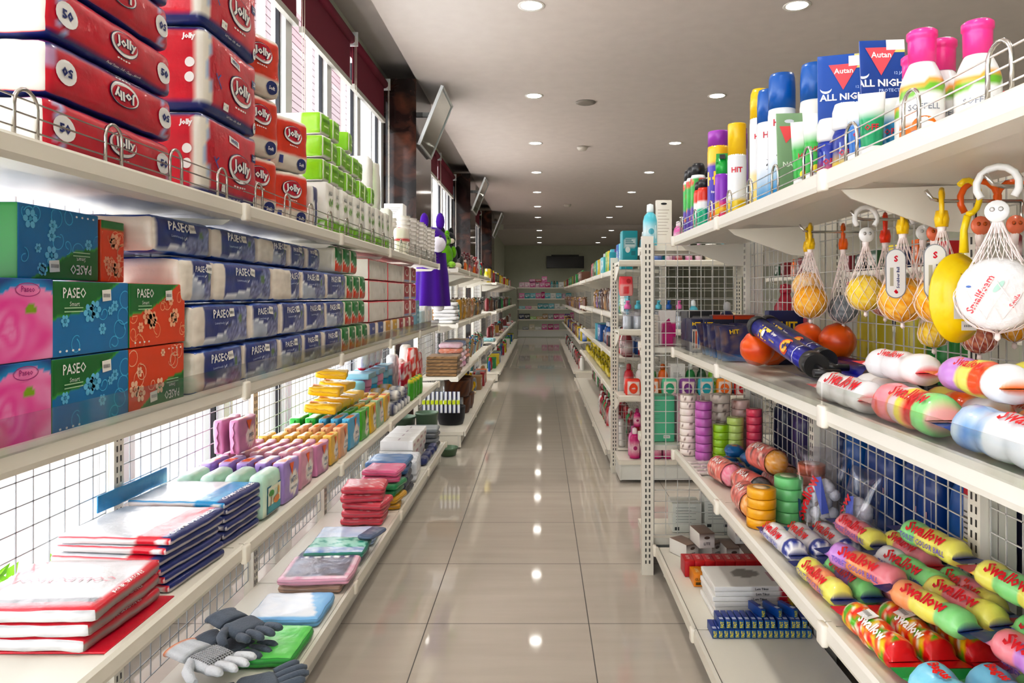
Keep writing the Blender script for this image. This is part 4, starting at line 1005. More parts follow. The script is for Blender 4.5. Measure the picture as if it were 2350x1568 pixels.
a = towel(.21, .27, .028, hx('#a8c3e4'), 7, 2, lambda u, v: mix(hx('#bcd6f2'), hx('#e4eefb'), .5+.8*nz(u*4, v*3))); put_towel(a, -.84, 3.16, S0, .05, 'pale blue towel in clear film next to the red pile')
put_towel(towel(.14, .08, .02, hx('#5a6a86'), 8, 1), -.70, 3.02, S0+.062, -.3, 'small slate grey cloth lying over the edge of the mint pack')
for k in range(5):
    sp = lambda u, v, k=k: mix(hx('#e0606c'), hx('#f6cfd0'), 1 if nz(u*26, v*20, k) > .3 else .12)
    put_towel(towel(.19, .21, .036, hx('#dc5866'), 10+k, 2, sp), -.83+.01*((k*7) % 3), 3.42-.006*k, S0+.0375*k, random.uniform(-.15, .15), 'red dotted towel in plastic, %s from the bottom of the pile' % od(k))
for k, (c_, nm) in enumerate((('#d9a41c', 'mustard yellow'), ('#e0ac22', 'deep yellow'), ('#158a50', 'green'), ('#1a9a58', 'emerald green'), ('#e8709a', 'pink'), ('#ef7fa8', 'rose pink'))):
    put_towel(towel(.19, .2, .032, hx(c_), 20+k, 2), -.80+.012*(k % 2), 3.66, S0+.0335*k, random.uniform(-.2, .2), '%s folded towel, %s from the bottom of the mixed pile' % (nm, od(k)))
for k in range(5):
    put_towel(towel(.24, .23, .036, hx(('#1f2a3c', '#27344c', '#223048', '#3f6a9c', '#5f8cc0')[k]), 30+k, 2), -.815, 3.92, S0+.0375*k, random.uniform(-.1, .1), ['black-blue folded jeans at the bottom of the denim pile', 'dark navy folded jeans second in the denim pile', 'navy folded jeans third in the denim pile', 'mid blue folded jeans near the top of the denim pile', 'light blue folded jeans on top of the denim pile'][k], 'jeans', 'folded_jeans')
a = towel(.30, .25, .12, hx('#dfe3e8'), 40, 3, lambda u, v: mix(hx('#eceff3'), hx('#b4bcc6'), max(0, nz(u*7, v*7, 3)*1.5))); put_towel(a, -.83, 4.24, S0, .08, 'large crumpled white bag of clothes past the denim pile', 'bag', 'clothes_bag')
for i in range(4):
    for k in range(3):
        p = Pack(.125, .2, .058, {'f': lambda u, v: hx('#efe7df') if v < .85 else WHITE, '*': hx('#f3f2f0')}, r=.003, cs=.03, mat='carton'); p.rect(p.m('t'), -.03, -.01, .03, 0, hx('#c9bcc4')); p.rect(p.m('f'), -.04, -.01, .02, .006, hx('#c79aa0'))
        tag(obj('paper_carton', p, None, (-.885+.006*k, 4.46+.135*i, S0+.0595*k), RL+random.uniform(-.05, .05)), 'plain white flat carton, column %s past the clothes bag, %s up' % (od(i), od(k)), 'carton', 'white cartons on the bottom deck')
for k in range(4):
    put_towel(towel(.12, .07, .05, hx('#1c2c66'), 50+k, 2), -.735, 4.56+.13*k if k < 4 else 0, S0, 0, 'navy folded trousers along the deck edge, %s along' % od(k), 'trousers', 'folded_trousers')
for k in range(4):
    put_towel(towel(.18, .26, .034, hx(('#3b4048', '#8a8f94', '#6f7478', '#9aa0a4', '#aab0b4', '#b9bfc3')[k]), 60+k, 2), -.84, 5.1, S0+.0355*k, random.uniform(-.08, .08), 'grey folded shirt, %s from the bottom of the pile at the deck end' % od(k), 'shirt', 'folded_shirt')
# work gloves
def glove(c, c2, dots, seed):
    a = Pack(.115, .12, .035, {'*': c}, r=.016, bulge=.006, wr=.004, cs=.010, mat='cloth', seed=seed)
    rd = random.Random(seed)
    for k, (x, l, an) in enumerate(((-.044, .062, .12), (-.016, .078, .03), (.013, .08, -.03), (.042, .066, -.12))):
        pts = [(x+an*t*.0-sin(an)*t, -.05-t*cos(an), .022+.016*sin(t*22)-t*.08) for t in [l*i/6 for i in range(7)]]
        pts[-1] = (pts[-1][0], pts[-1][1], max(.012, pts[-1][2]))
        a.tube(pts, [.0135, .013, .0125, .012, .0118, .011, .006], c, 'cloth', 10)
    a.tube([(-.05, .02, .02), (-.076, -.005, .02), (-.088, -.035, .018), (-.092, -.062, .016)], [.016, .0145, .013, .007], c, 'cloth', 10)
    b = len(a.v); a.lathe([(.048, 0), (.05, .02), (.049, .05), (.047, .075), (.052, .085)], 18, lambda u, k: c2 if k >= 4 else mix(c, BLACK, .15*(int(u*18) % 2)), 'cloth', (0, 0, 0), Matrix(((1, 0, 0), (0, 0, 1), (0, -.33, 0))).to_3x3())
    for i in range(b, len(a.v)): x, y, z = a.v[i]; a.v[i] = (x, y+.055, z+.019)
    if dots:
        m = a.m('t')
        for i in range(11):
            for j in range(12): a.rect(m, -.052+i*.0095, -.057+j*.0098, -.0465+i*.0095, -.051+j*.0098, hx('#1c1c22'), .0016)
    return a
GG = glove(hx('#5d6773'), hx('#55606c'), 0, 3); GW = glove(hx('#d9dcde'), hx('#e8822a'), 1, 8)
def put_glove(me, x, y, z, rz, lab): tag(obj('work_glove', me, None, (x, y, z), rz), lab, 'glove')
meG, meW = GG.mesh('work_glove'), GW.mesh('work_glove')
put_glove(meW, -.90, 1.985, S0+.046, R(60), 'white knitted work glove with black grip dots and orange cuff')
put_glove(meW, -.885, 1.84, S0+.002, R(75), 'white dotted work glove with orange cuff nearest the camera end')
put_glove(meG, -.885, 2.17, S0+.048, R(52), 'grey work glove lying on top of the other grey one')
put_glove(meG, -.90, 2.14, S0+.002, R(62), 'grey work glove beneath, its fingers towards the green towel')
put_glove(meG, -.752, 1.93, S0+.002, R(120), 'grey work glove close to the deck edge')
# ================================================================ goods on the near right run (fronts turn to -X)
RR = R(-90)
def can(name, r, h, paint, cap, caph, capr=None, style='dome', words=(), dome=.85):
    """aerosol can: body root with shoulder, cap as its part"""
    hb = h-caph; b = MB()
    prof = [(.001, 0), (r*.94, .001), (r, .006), (r, .012)]+[(r, .012+(hb-.03)*i/14) for i in range(1, 15)]+[(r*.97, hb-.010), (r*dome, hb)]
    zs = [p[1] for p in prof]
    b.lathe(prof, 28, lambda u, k: paint(u, zs[k]/hb) if k > 3 else hx('#b9bcc0'), 'plastic')
    m = cylmap(r, cz=hb*.5)
    for t, x, y, s, c, rot in words: b.text(t, m, x, y, s, c, .03, rot=rot, off=.0009)
    o = obj(name, b); c = MB(); cr = capr or r*dome
    if style == 'dome': pr = [(cr, hb-.002), (cr, hb+caph*.55), (cr*.93, hb+caph*.8), (cr*.75, hb+caph*.95), (.001, hb+caph)]
    elif style == 'cone': pr = [(cr, hb-.002), (cr*.96, hb+caph*.3), (cr*.62, hb+caph*.85), (cr*.5, hb+caph), (.001, hb+caph)]
    else: pr = [(cr, hb-.002), (cr, hb+caph-.004), (cr*.97, hb+caph), (.001, hb+caph)]
    c.lathe(pr, 24, cap, 'plastic'); obj('cap', c, o); return o, b
Z3 = RZ[2]+.001
def facecam(x, y): return math.atan2(x, y)*-1   # turn a front (-Y) towards the camera
def splash(*cs):
    def f(u, v):
        k = nz(u*9, v*6, len(cs))*.5+.5; return hx(cs[min(len(cs)-1, int(k*len(cs)))])
    return f
# green insect sprays with black caps
GS = can('spray_can', .031, .285, lambda u, v: hx('#e8eef0') if v > .93 else hx('#e4402c') if v > .80 and nz(u*6, v*9) > 0 else mix(hx('#46c24a'), hx('#1f8f3c'), .5+.5*nz(u*8, v*8)) if v > .45 else (hx('#e08a2a') if nz(u*5, v*8, 3) > .1 else hx('#5a3fa0')), hx('#1c1d20'), .05, words=[('HIT', 0, .05, .02, RED, 0)])[0]
for i, (x, y) in enumerate(((.634, 3.06), (.704, 3.04), (.632, 2.985), (.704, 2.955), (.634, 2.91))):
    put(GS, (x, y, Z3), facecam(x, y)+.2*(i % 3), 'green insect spray can with black cap, %s from the top shelf far end' % od(i), 'spray can', 'green spray cans with black caps')
GS2 = can('spray_can', .028, .20, lambda u, v: hx('#2fb58a') if v < .5 else hx('#eef0ea') if v < .7 else hx('#d8402c'), BLACK, .035)[0]
for i, y in enumerate((2.84, 2.775)): put(GS2, (.629, y, Z3), facecam(.612, y), 'short mint and red spray can at the shelf edge, %s before the purple can' % od(i), 'spray can', 'short mint spray cans')
# purple and yellow big cans
def hitp(u, v): return hx('#f3c416') if v > .78 else mix(hx('#3b2f9c'), hx('#5a45b8'), .5+.5*nz(u*5, v*4)) if v > .2 or abs(u-.5) > .2 else hx('#ef7a1c')
HP = can('spray_can', .042, .352, hitp, hx('#a24ab4'), .055, style='flat', words=[('HIT', 0, .03, .05, hx('#f3c416'), 0), ('Expert Piretrin', 0, -.02, .010, WHITE, 0), ('2X', .01, -.045, .02, WHITE, 0)], dome=.96)[0]
put(HP, (.655, 2.655, Z3), facecam(.65, 2.6), 'big purple and yellow spray can at the front of its pair', 'spray can'); put(HP, (.69, 2.775, Z3), facecam(.65, 2.7)+.5, 'big purple and yellow spray can half hidden behind its twin', 'spray can')
b = MB()
def trig(name, r, h, f, capc):
    hb = h-.075; b = MB(); zs = [0, .003, .01]+[hb*(.1+.9*i/9) for i in range(10)]
    b.lathe([(.001, 0), (r*.95, .003), (r, .01)]+[(r*(1 if i < 8 else .97), zs[3+i]) for i in range(10)]+[(r*.8, hb+.008)], 22, lambda u, k: f(u, min(1, k/11)), 'plastic'); o = obj(name, b)
    c = MB(); c.lathe([(r*.82, hb), (r*.9, hb+.03), (r*.86, hb+.06)], 20, capc, 'plastic'); c.box(-r*.8, -r*.7, hb+.045, r*.8, r*.8, hb+.075, capc); c.box(-r*.35, -r*1.1, hb+.055, r*.35, -r*.6, hb+.07, BLACK); obj('trigger_cap', c, o); return o
TP = trig('spray_can', .030, .335, lambda u, v: mix(hx('#8a4ac0'), hx('#e8e0f0'), .4+.5*nz(u*5, v*5)) if v > .5 else hx('#e86a3a'), hx('#8c3fb4'))
put(TP, (.70, 2.545, Z3), facecam(.7, 2.5), 'tall can with a purple trigger cap', 'spray can')
TG = trig('spray_can', .026, .24, lambda u, v: hx('#8c3fb4') if v > .6 else hx('#f0c92a') if nz(u*5, v*6) > 0 else hx('#d83a7a'), hx('#2ea84a'))
put(TG, (.628, 2.50, Z3), facecam(.6, 2.5), 'small can with a green trigger cap at the shelf edge', 'spray can'); 
YC = can('spray_can', .031, .33, lambda u, v: hx('#e9ebee') if v > .35 else hx('#e3c42a'), hx('#f2c51b'), .105, style='flat', words=[('HIT', 0, .06, .018, RED, 0)], dome=.97)[0]
put(YC, (.662, 2.44, Z3), facecam(.64, 2.4), 'white spray can with a long yellow cap', 'spray can')
YC2 = can('spray_can', .031, .42, lambda u, v: hx('#e9ebee') if v > .45 else mix(hx('#e8c62a'), hx('#e9ebee'), v), hx('#f2c51b'), .10, style='dome', words=[('HIT', 0, .1, .016, RED, 0)], dome=.96)[0]
put(YC2, (.705, 2.33, Z3), facecam(.66, 2.3), 'tall white spray can with a yellow domed cap', 'spray can')
bl = lambda u, v: mix(hx('#1f8fc4'), hx('#f2f5f7'), min(1, max(0, (v-.12)*2.6)))
BC = can('spray_can', .036, .40, bl, hx('#1d62b0'), .095, style='dome', words=[('HIT', -.004, .10, .018, hx('#c0142c'), 0), ('magic', 0, .075, .007, hx('#8a8f9a'), 0)], dome=.97)[0]
bm = BC.data
for i, (x, y) in enumerate(((.665, 2.19), (.655, 2.095), (.735, 1.99))):
    pass
def fly(mb, m, x, y, s):
    mb.disc(m, x, y, s*.35, s*.7, hx('#2b2b30'), .001, 10, .4); mb.disc(m, x+s*.2, y+s*.7, s*.25, s*.25, BLACK, .0014, 8)
    for d in (-1, 1):
        mb.disc(m, x+d*s*.55, y+.1*s, s*.2, s*.6, hx('#55585c'), .0008, 8, d*.9)
        for q in range(3): mb.ribbon(m, [(x, y+(q-1)*s*.4), (x+d*s*.9, y+(q-1)*s*.9)], .0012, BLACK, .001)
def can2(words, flyy, cap, h=.345, r=.036, paint=bl, caph=.095):
    hb = h-caph; b = MB()
    prof = [(.001, 0), (r*.94, .001), (r, .006)]+[(r, .012+(hb-.03)*i/14) for i in range(15)]+[(r*.97, hb-.010), (r*.95, hb)]
    b.lathe(prof, 28, lambda u, k: paint(u, prof[k][1]/hb), 'plastic'); m = cylmap(r, cz=hb*.5)
    for t, x, y, s, c in words: b.text(t, m, x, y, s, c, .03, off=.0009)
    if flyy is not None: fly(b, m, .002, flyy, .016)
    o = obj('spray_can', b); c = MB(); c.lathe([(r*.97, hb-.002), (r*.97, hb+caph*.5), (r*.93, hb+caph*.85), (r*.85, hb+caph*.97), (.001, hb+caph)], 26, cap, 'plastic'); obj('cap', c, o); return o
bpy.data.objects.remove(BC.children[0]); bpy.data.objects.remove(BC)
BC = can2([('HIT', -.004, .085, .018, hx('#c0142c')), ('magic', 0, .06, .007, hx('#8a8f9a'))], .0, hx('#1d62b0'))
put(BC, (.66, 2.085, Z3), facecam(.665, 2.19)+.1, 'white to blue spray can with a blue cap, farther of the two with a fly', 'spray can'); put(BC, (.645, 1.935, Z3), facecam(.65, 1.93), 'white to blue spray can with a blue cap and a big printed fly, nearest', 'spray can')
FC = can2([('Force', .012, .075, .022, hx('#2a2c33')), ('4', -.012, .06, .02, hx('#c0142c'))], None, hx('#1d62b0'), paint=lambda u, v: mix(hx('#cfd8c0'), hx('#f2f2ea'), min(1, v*1.6)))
put(FC, (.70, 1.85, Z3), facecam(.72, 1.85), 'blue capped pale green spray can behind the card packs', 'spray can'); put(FC, (.775, 1.94, Z3), facecam(.78, 2), 'second blue capped pale green spray can farther back', 'spray can')
# carded packs
def card(W, H, col, deco, name='carded_pack', hole=True):
    p = Pack(W, .004, H, {'f': col, '*': mix(col(.5, .5) if callable(col) else col, WHITE, .2)}, r=.0015, cs=.012, mat='carton'); m = p.m('f')
    if hole: p.disc(m, -W*.12, H*.40, .012, .005, hx('#cfd6dc'), .0006, 12)
    deco(p, m); return p
def d_green(p, m):
    p.poly([m(-.035, .075, .001), m(.02, .075, .001), m(-.02, .03, .001)], hx('#e86a6a')); p.text('NATUR', m, .0, -.025, .013, hx('#dfe8d8'), .02); p.text('HE', m, .01, .055, .016, BLACK, .02, off=.0016); p.rect(m, .02, .0, .045, .02, hx('#c23a5a'), .001)
gcol = lambda u, v: mix(hx('#6f8f6a'), hx('#8aa884'), v)
def tilt_put(mb, x, y, z, rz, tilt, name, label, cat): tag(obj(name, mb, None, (x, y, z), 0, (R(tilt), 0, rz)), label, cat)
tilt_put(card(.085, .22, gcol, d_green), .64, 1.815, Z3+.0, facecam(.66, 1.8)+.25, -8, 'carded_pack', 'grey-green card pack with a pink triangle in front of the blue capped cans', 'card pack')
tilt_put(card(.05, .19, lambda u, v: hx('#b9c88f'), lambda p, m: p.rect(m, -.02, .02, .02, .05, hx('#dfe6c8'))), .70, 1.72, Z3, facecam(.7, 1.7)-.5, -6, 'carded_pack', 'narrow pale green card pack edge-on behind the tubes', 'card pack')
def tube(col, lab, h=.17, r=.027):
    b = MB(); pr = [(.001, .0), (.021, .001), (.023, .03)]; o = None
    def S(u, v):
        t = 2*PI*u; k = v; rx = r*(.85+.25*k); ry = r*.85*(1-k)**.6+.002
        return (rx*sin(t), ry*cos(t), .032+(h-.032)*v)
    b.surf(S, 20, 10, lambda u, v: mix(col, hx('#e9efe6'), min(1, max(0, (v-.5)*5))), 'plastic', closed=True, flip=True)
    m = lambda x, y, off: Vector(S(.5-x/(2*PI*r), max(0, min(1, (y+h*.5-.032)/(h-.032)))))+Vector((0, -off, 0))
    b.text(lab, m, 0, .0, .012, RED, .02, off=.002); b.disc(m, 0, -.045, .01, .01, hx('#e8d84a'), .002, 10)
    o = obj('lotion_tube', b); c = MB(); c.lathe([(.001, 0), (.023, .001), (.023, .032), (.001, .033)], 18, WHITE, 'plastic'); obj('cap', c, o); return o
TU = tube(hx('#3aa84a'), 'HIT')
put(TU, (.63, 1.735, Z3), facecam(.62, 1.7), 'white to green lotion tube at the shelf edge, farther of two', 'lotion tube'); put(TU, (.63, 1.655, Z3), facecam(.63, 1.6), 'white to green lotion tube at the shelf edge, nearer of two', 'lotion tube')
def rollon(c1, c2, h=.125, r=.026):
    b = MB(); b.lathe([(.001, 0), (r*.95, .001), (r, .012), (r*.92, h*.35), (r*.95, h*.55), (r*.75, h*.64)], 20, lambda u, k: c1 if k > 2 else c2, 'plastic'); m = cylmap(r*.95, cz=h*.3); b.rect(m, -.014, -.02, .014, .022, hx('#9fb4dc')); b.text('OFF', m, 0, .0, .013, RED, .02, off=.001)
    o = obj('roll_on_bottle', b); c = MB(); c.lathe([(r*.8, h*.62), (r*.98, h*.66), (r*.96, h*.88), (r*.8, h*.98), (.001, h)], 20, WHITE, 'plastic'); obj('cap', c, o); return o
R1, R2 = rollon(hx('#2a3f9c'), hx('#e0402c'), .138, .028), rollon(hx('#22388f'), hx('#e8c82a'), .152, .029)
put(R1, (.63, 1.575, Z3), facecam(.62, 1.5), 'roll-on bottle with white cap and blue and red body', 'bottle'); put(R2, (.634, 1.50, Z3), facecam(.64, 1.43), 'taller roll-on bottle with white cap and blue and yellow body', 'bottle')
def d_night(p, m0):
    m = lambda x, y, o: m0(x, y+.03, o)
    p.rect(m0, .02, .115, .055, .148, hx('#f0dc8a'), .001); p.rect(m, .008, .09, .045, .114, WHITE, .0016)
    p.poly([m(-.034, .096, .0012), m(.03, .096, .0012), m(-.004, .036, .0012)], hx('#ef6a72')); p.text('Autan', m, -.003, .080, .013, WHITE, .02, w=.04, off=.0022)
    p.ribbon(m, [(-.04+.013*cos(R(200+i*14)), .045+.013*sin(R(200+i*14))) for i in range(11)], lambda t: .005*sin(PI*t)+.0005, WHITE, .001)
    p.text('ALL NIGHT', m, .0, .020, .016, WHITE, .03, off=.0012); p.text('12 JAM', m, .034, .04, .008, hx('#cfe0ff'), .01); p.text('PROTECTION', m, .02, .004, .007, hx('#cfe0ff'), .01)
tilt_put(card(.115, .30, lambda u, v: mix(hx('#1d3f86'), hx('#2a5cae'), v), d_night), .675, 1.60, Z3, facecam(.68, 1.55)+.1, -7, 'carded_pack', 'large blue card pack reading ALL NIGHT with a pink triangle', 'card pack')
tilt_put(card(.09, .285, lambda u, v: mix(hx('#1d3070'), hx('#29509c'), v), d_night), .705, 1.475, Z3, facecam(.7, 1.45)+.35, -6, 'carded_pack', 'second blue card pack, standing beside the pink capped bottles', 'card pack')
for i, (x, y, c1) in enumerate(((.628, 1.425, '#3f7ac0'), (.624, 1.365, '#1f9a6a'), (.678, 1.40, '#2a86b0'))):
    t = tube(hx(c1), 'OFF', .135, .022); put(t, (x, y, Z3), facecam(x, y), '%s lotion tube below the blue card packs' % ['blue', 'green', 'teal'][i], 'lotion tube')
# pink capped white bottles
def pinkb():
    b = MB(); S = [(.001, 0), (.027, .001), (.030, .01), (.0305, .08), (.029, .10), (.024, .118), (.017, .126)]
    zs = [0, .001, .006]+[.012+.09*i/12 for i in range(13)]+[.108, .117, .123, .126]
    def rr(z): return .001 if z == 0 else .0285 if z < .004 else .031 if z < .085 else .031-.0145*((z-.085)/.041)**1.5
    b.lathe([(rr(z), z) for z in zs], 26, lambda u, k: WHITE if not (.30 < u < .75) else (hx('#e8853a') if zs[k] < .03 and zs[k] > .006 else hx('#7cb84a') if .074 < zs[k]+.03*(u-.5) < .086 else hx('#f0a860') if .086 <= zs[k]+.03*(u-.5) < .094 else WHITE), 'plastic')
    m = cylmap(.031, cz=.05); b.text('SOFFELL', m, 0, .004, .009, hx('#8a8f9a'), .01, rot=.0, off=.001); b.disc(m, .0, -.022, .017, .012, hx('#e8853a'), .0008); b.disc(m, .004, -.026, .013, .008, WHITE, .0014); b.ribbon(m, [(-.02+.004*i, -.036+.004*sin(i*.8)) for i in range(11)], .004, hx('#3f7ac0'), .001)
    o = obj('lotion_bottle', b); c = MB(); c.lathe([(.019, .124), (.0195, .155), (.0195, .160), (.0215, .162), (.0215, .171), (.018, .174), (.001, .1745)], 22, hx('#f0579c'), 'plastic'); obj('cap', c, o); return o
PKB = pinkb()
for i, (x, y, lab) in enumerate(((.672, 1.362-.02, ''), (.64, 1.232, ''), (.672, 1.196, ''), (.665, 1.115, ''))):
    pass
for x, y, lab in ((.685, 1.325, 'white lotion bottle with a pink cap, farthest of the four from the big loop'), (.632, 1.20, 'white lotion bottle with a pink cap closest to the wire, beside the blue cards'), (.69, 1.245, 'white lotion bottle with a pink cap, half hidden between two nearer ones'), (.70, 1.16, 'white lotion bottle with a pink cap nearest to the big wire loop')):
    put(PKB, (x, y, Z3), facecam(x, y)+.1, lab, 'lotion bottle', sc=1.1)
tilt_put(card(.05, .1, lambda u, v: RED, lambda p, m: None, hole=False), .76, 1.23, Z3, facecam(.7, 1.15), -5, 'carded_pack', 'small red card between the pink capped bottles', 'card pack')

# ---------------- middle shelf, right
Z2 = RZ[1]+.001
HN = hx('#161a4e')
def hitbox(W, D, H, seed, t='HIT'):
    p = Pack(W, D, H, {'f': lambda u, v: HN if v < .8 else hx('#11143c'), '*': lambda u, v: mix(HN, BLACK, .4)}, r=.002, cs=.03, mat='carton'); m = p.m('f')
    p.text(t, m, 0, H*.36, H*.10, hx('#f0c818'), .05, w=W*.7); p.rect(m, -W*.36, -H*.4, W*.36, H*.2, mix(hx('#c9cdd4'), hx('#e0b060'), random.random()*.6), .0006)
    for q in range(3): p.rect(m, -W*.28+q*W*.2, -H*.36, -W*.18+q*W*.2, H*.14, hx(('#d8502a', '#3a57b0', '#2c2c34')[(q+seed) % 3]), .0012)
    return p
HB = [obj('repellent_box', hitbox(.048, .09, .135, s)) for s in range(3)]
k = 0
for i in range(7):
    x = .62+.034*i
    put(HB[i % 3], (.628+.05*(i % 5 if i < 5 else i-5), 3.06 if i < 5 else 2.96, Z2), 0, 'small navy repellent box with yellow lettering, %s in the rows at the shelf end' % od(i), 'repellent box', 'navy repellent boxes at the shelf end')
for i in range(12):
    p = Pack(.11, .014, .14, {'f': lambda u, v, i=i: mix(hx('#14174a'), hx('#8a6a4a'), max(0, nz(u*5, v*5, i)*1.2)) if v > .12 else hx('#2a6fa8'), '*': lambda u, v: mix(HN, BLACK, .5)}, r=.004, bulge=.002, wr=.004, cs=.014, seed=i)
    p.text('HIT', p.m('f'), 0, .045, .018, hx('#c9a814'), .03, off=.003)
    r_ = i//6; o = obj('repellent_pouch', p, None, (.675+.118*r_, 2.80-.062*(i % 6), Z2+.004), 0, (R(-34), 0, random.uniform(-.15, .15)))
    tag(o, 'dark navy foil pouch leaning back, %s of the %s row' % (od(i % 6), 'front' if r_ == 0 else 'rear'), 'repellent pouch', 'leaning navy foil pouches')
for i in range(2):
    p = Pack(.085, .06, .15, {'f': hx('#1c2038'), 't': hx('#c9482c'), '*': hx('#23273e')}, r=.002, cs=.03, mat='carton'); m = p.m('f'); p.rect(m, -.042, .058, .042, .074, hx('#c9482c'))
    for q in range(6): p.rect(m, -.03, .03-q*.014, .028, .034-q*.014, hx('#4c5472'))
    tag(obj('repellent_carton', p, None, (.745+.088*i, 2.985, Z2+.0), 0), 'dark slate carton with a red top, %s of the two behind the pouches' % ['aisle-side', 'mesh-side'][i], 'carton')
p = Pack(.12, .035, .18, {'*': HN}, r=.002, cs=.03, mat='carton'); m = p.m('f'); p.text('HIT', m, .01, .04, .028, hx('#f0c818'), .04); p.disc(m, -.035, .045, .014, .014, WHITE); p.text('CAIR', m, 0, -.02, .018, WHITE, .03)
for q in range(5): p.rect(m, -.04, -.04-q*.008, .03, -.037-q*.008, hx('#8088b0'))
tag(obj('repellent_carton', p, None, (.815, 2.425, Z2), .1), 'tall navy carton with yellow and white lettering by the wire mesh', 'carton')
# pump sprayers
def sprayer():
    r = empty('pump_sprayer'); L = .42; rb = .028
    MX = Matrix.Rotation(R(90), 3, 'X')            # cylinder axis z -> -y
    b = MB(); b.lathe([(rb, 0), (rb, L*.2), (rb, L*.5), (rb, L*.8), (rb, L)], 26, lambda u, k: mix(hx('#16189a'), hx('#0d0f4a'), .5+.5*cos(u*12)), 'film', (0, 0, 0), MX)
    # prints run along the pump: local x -> -y
    def m(x, y, off): t = y/rb; q = rb+off; return Vector((-q*sin(1.05-t), -(x+L*.5), q*cos(1.05-t)))
    b.text('HIT', m, -.09, -.004, .036, hx('#f4cf1a'), .05, w=.085, off=.001); b.disc(m, -.088, -.004, .011, .010, WHITE, .0016); b.text('Sprayer', m, -.015, .008, .012, WHITE, .03, off=.001); b.text('Quick Action', m, -.01, -.010, .007, hx('#f4cf1a'), .02, off=.001)
    b.disc(m, .085, 0, .030, .024, hx('#ee5a1c'), .001, 16); b.disc(m, .085, 0, .022, .018, hx('#f7b81c'), .0016, 16); fly(b, lambda x, y, o: m(x, y, o+.0012), .085, 0, .009)
    b.ribbon(m, [(.15, -.07+.014*i) for i in range(11)], .004, WHITE, .001)
    obj('pump_tube', b, r)
    for nm, z0, z1, q in (('end_cap', -.03, .012, 1.12), ('end_cap', L-.012, L+.03, 1.06)):
        c = MB(); c.lathe([(rb*.7, z0), (rb*q, z0+.006), (rb*q, z1)], 24, hx('#232323'), 'plastic', (0, 0, 0), MX); obj(nm, c, r)
    c = MB(); c.tube([(0, -L-.03, 0), (0, -L-.09, 0)], .006, BLACK, 'plastic', 8); c.tube([(-.03, -L-.092, 0), (.03, -L-.092, 0)], .009, BLACK, 'plastic', 8); obj('pump_handle', c, r)
    # tank hanging under the far end
    c = MB(); pr = [(.001, -.048), (.022, -.046), (.046, -.026), (.054, 0), (.046, .026), (.022, .046), (.001, .048)]
    c.lathe(pr, 12, lambda u, k: mix(hx('#f26a1a'), hx('#d9480c'), .5+.5*cos(u*25)), 'plastic', (0, .012, -.066), Matrix.Rotation(R(90), 3, 'Y')); c.lathe([(.02, -.035), (.022, -.01)], 14, BLACK, 'plastic', (0, 0, 0)); obj('tank', c, r)
    return r
SP = sprayer()
for x, y, z, ry, rx, lab in ((.65, 2.15, 1.124, .0, 9, 'navy pump sprayer with an orange tank lying at the shelf edge'), (.72, 2.27, 1.124, .0, 9, 'navy pump sprayer lying second from the shelf edge'), (.785, 2.12, 1.022, PI, 0, 'navy pump sprayer third from the shelf edge'), (.832, 2.02, 1.024, PI, 0, 'navy pump sprayer closest to the wire mesh')):
    o = put(SP, (x, y, z), 0, lab, 'pump sprayer'); o.rotation_euler = (R(rx), ry, 0)
for i, (x, y, z) in enumerate(((.74, 2.33, Z2+.0),)):
    c = MB(); pr = [(.001, -.055), (.03, -.052), (.05, -.03), (.058, 0), (.05, .03), (.03, .052), (.001, .055)]
    c.lathe(pr, 10, lambda u, k: mix(hx('#f26a1a'), hx('#d9480c'), .5+.5*cos(u*25)), 'plastic', (0, 0, .0), Matrix.Rotation(R(70), 3, 'Y')); tag(obj('sprayer_tank', c, None, (x, y, z+.012+.05)), 'loose orange sprayer tank lying among the pouches', 'tank')
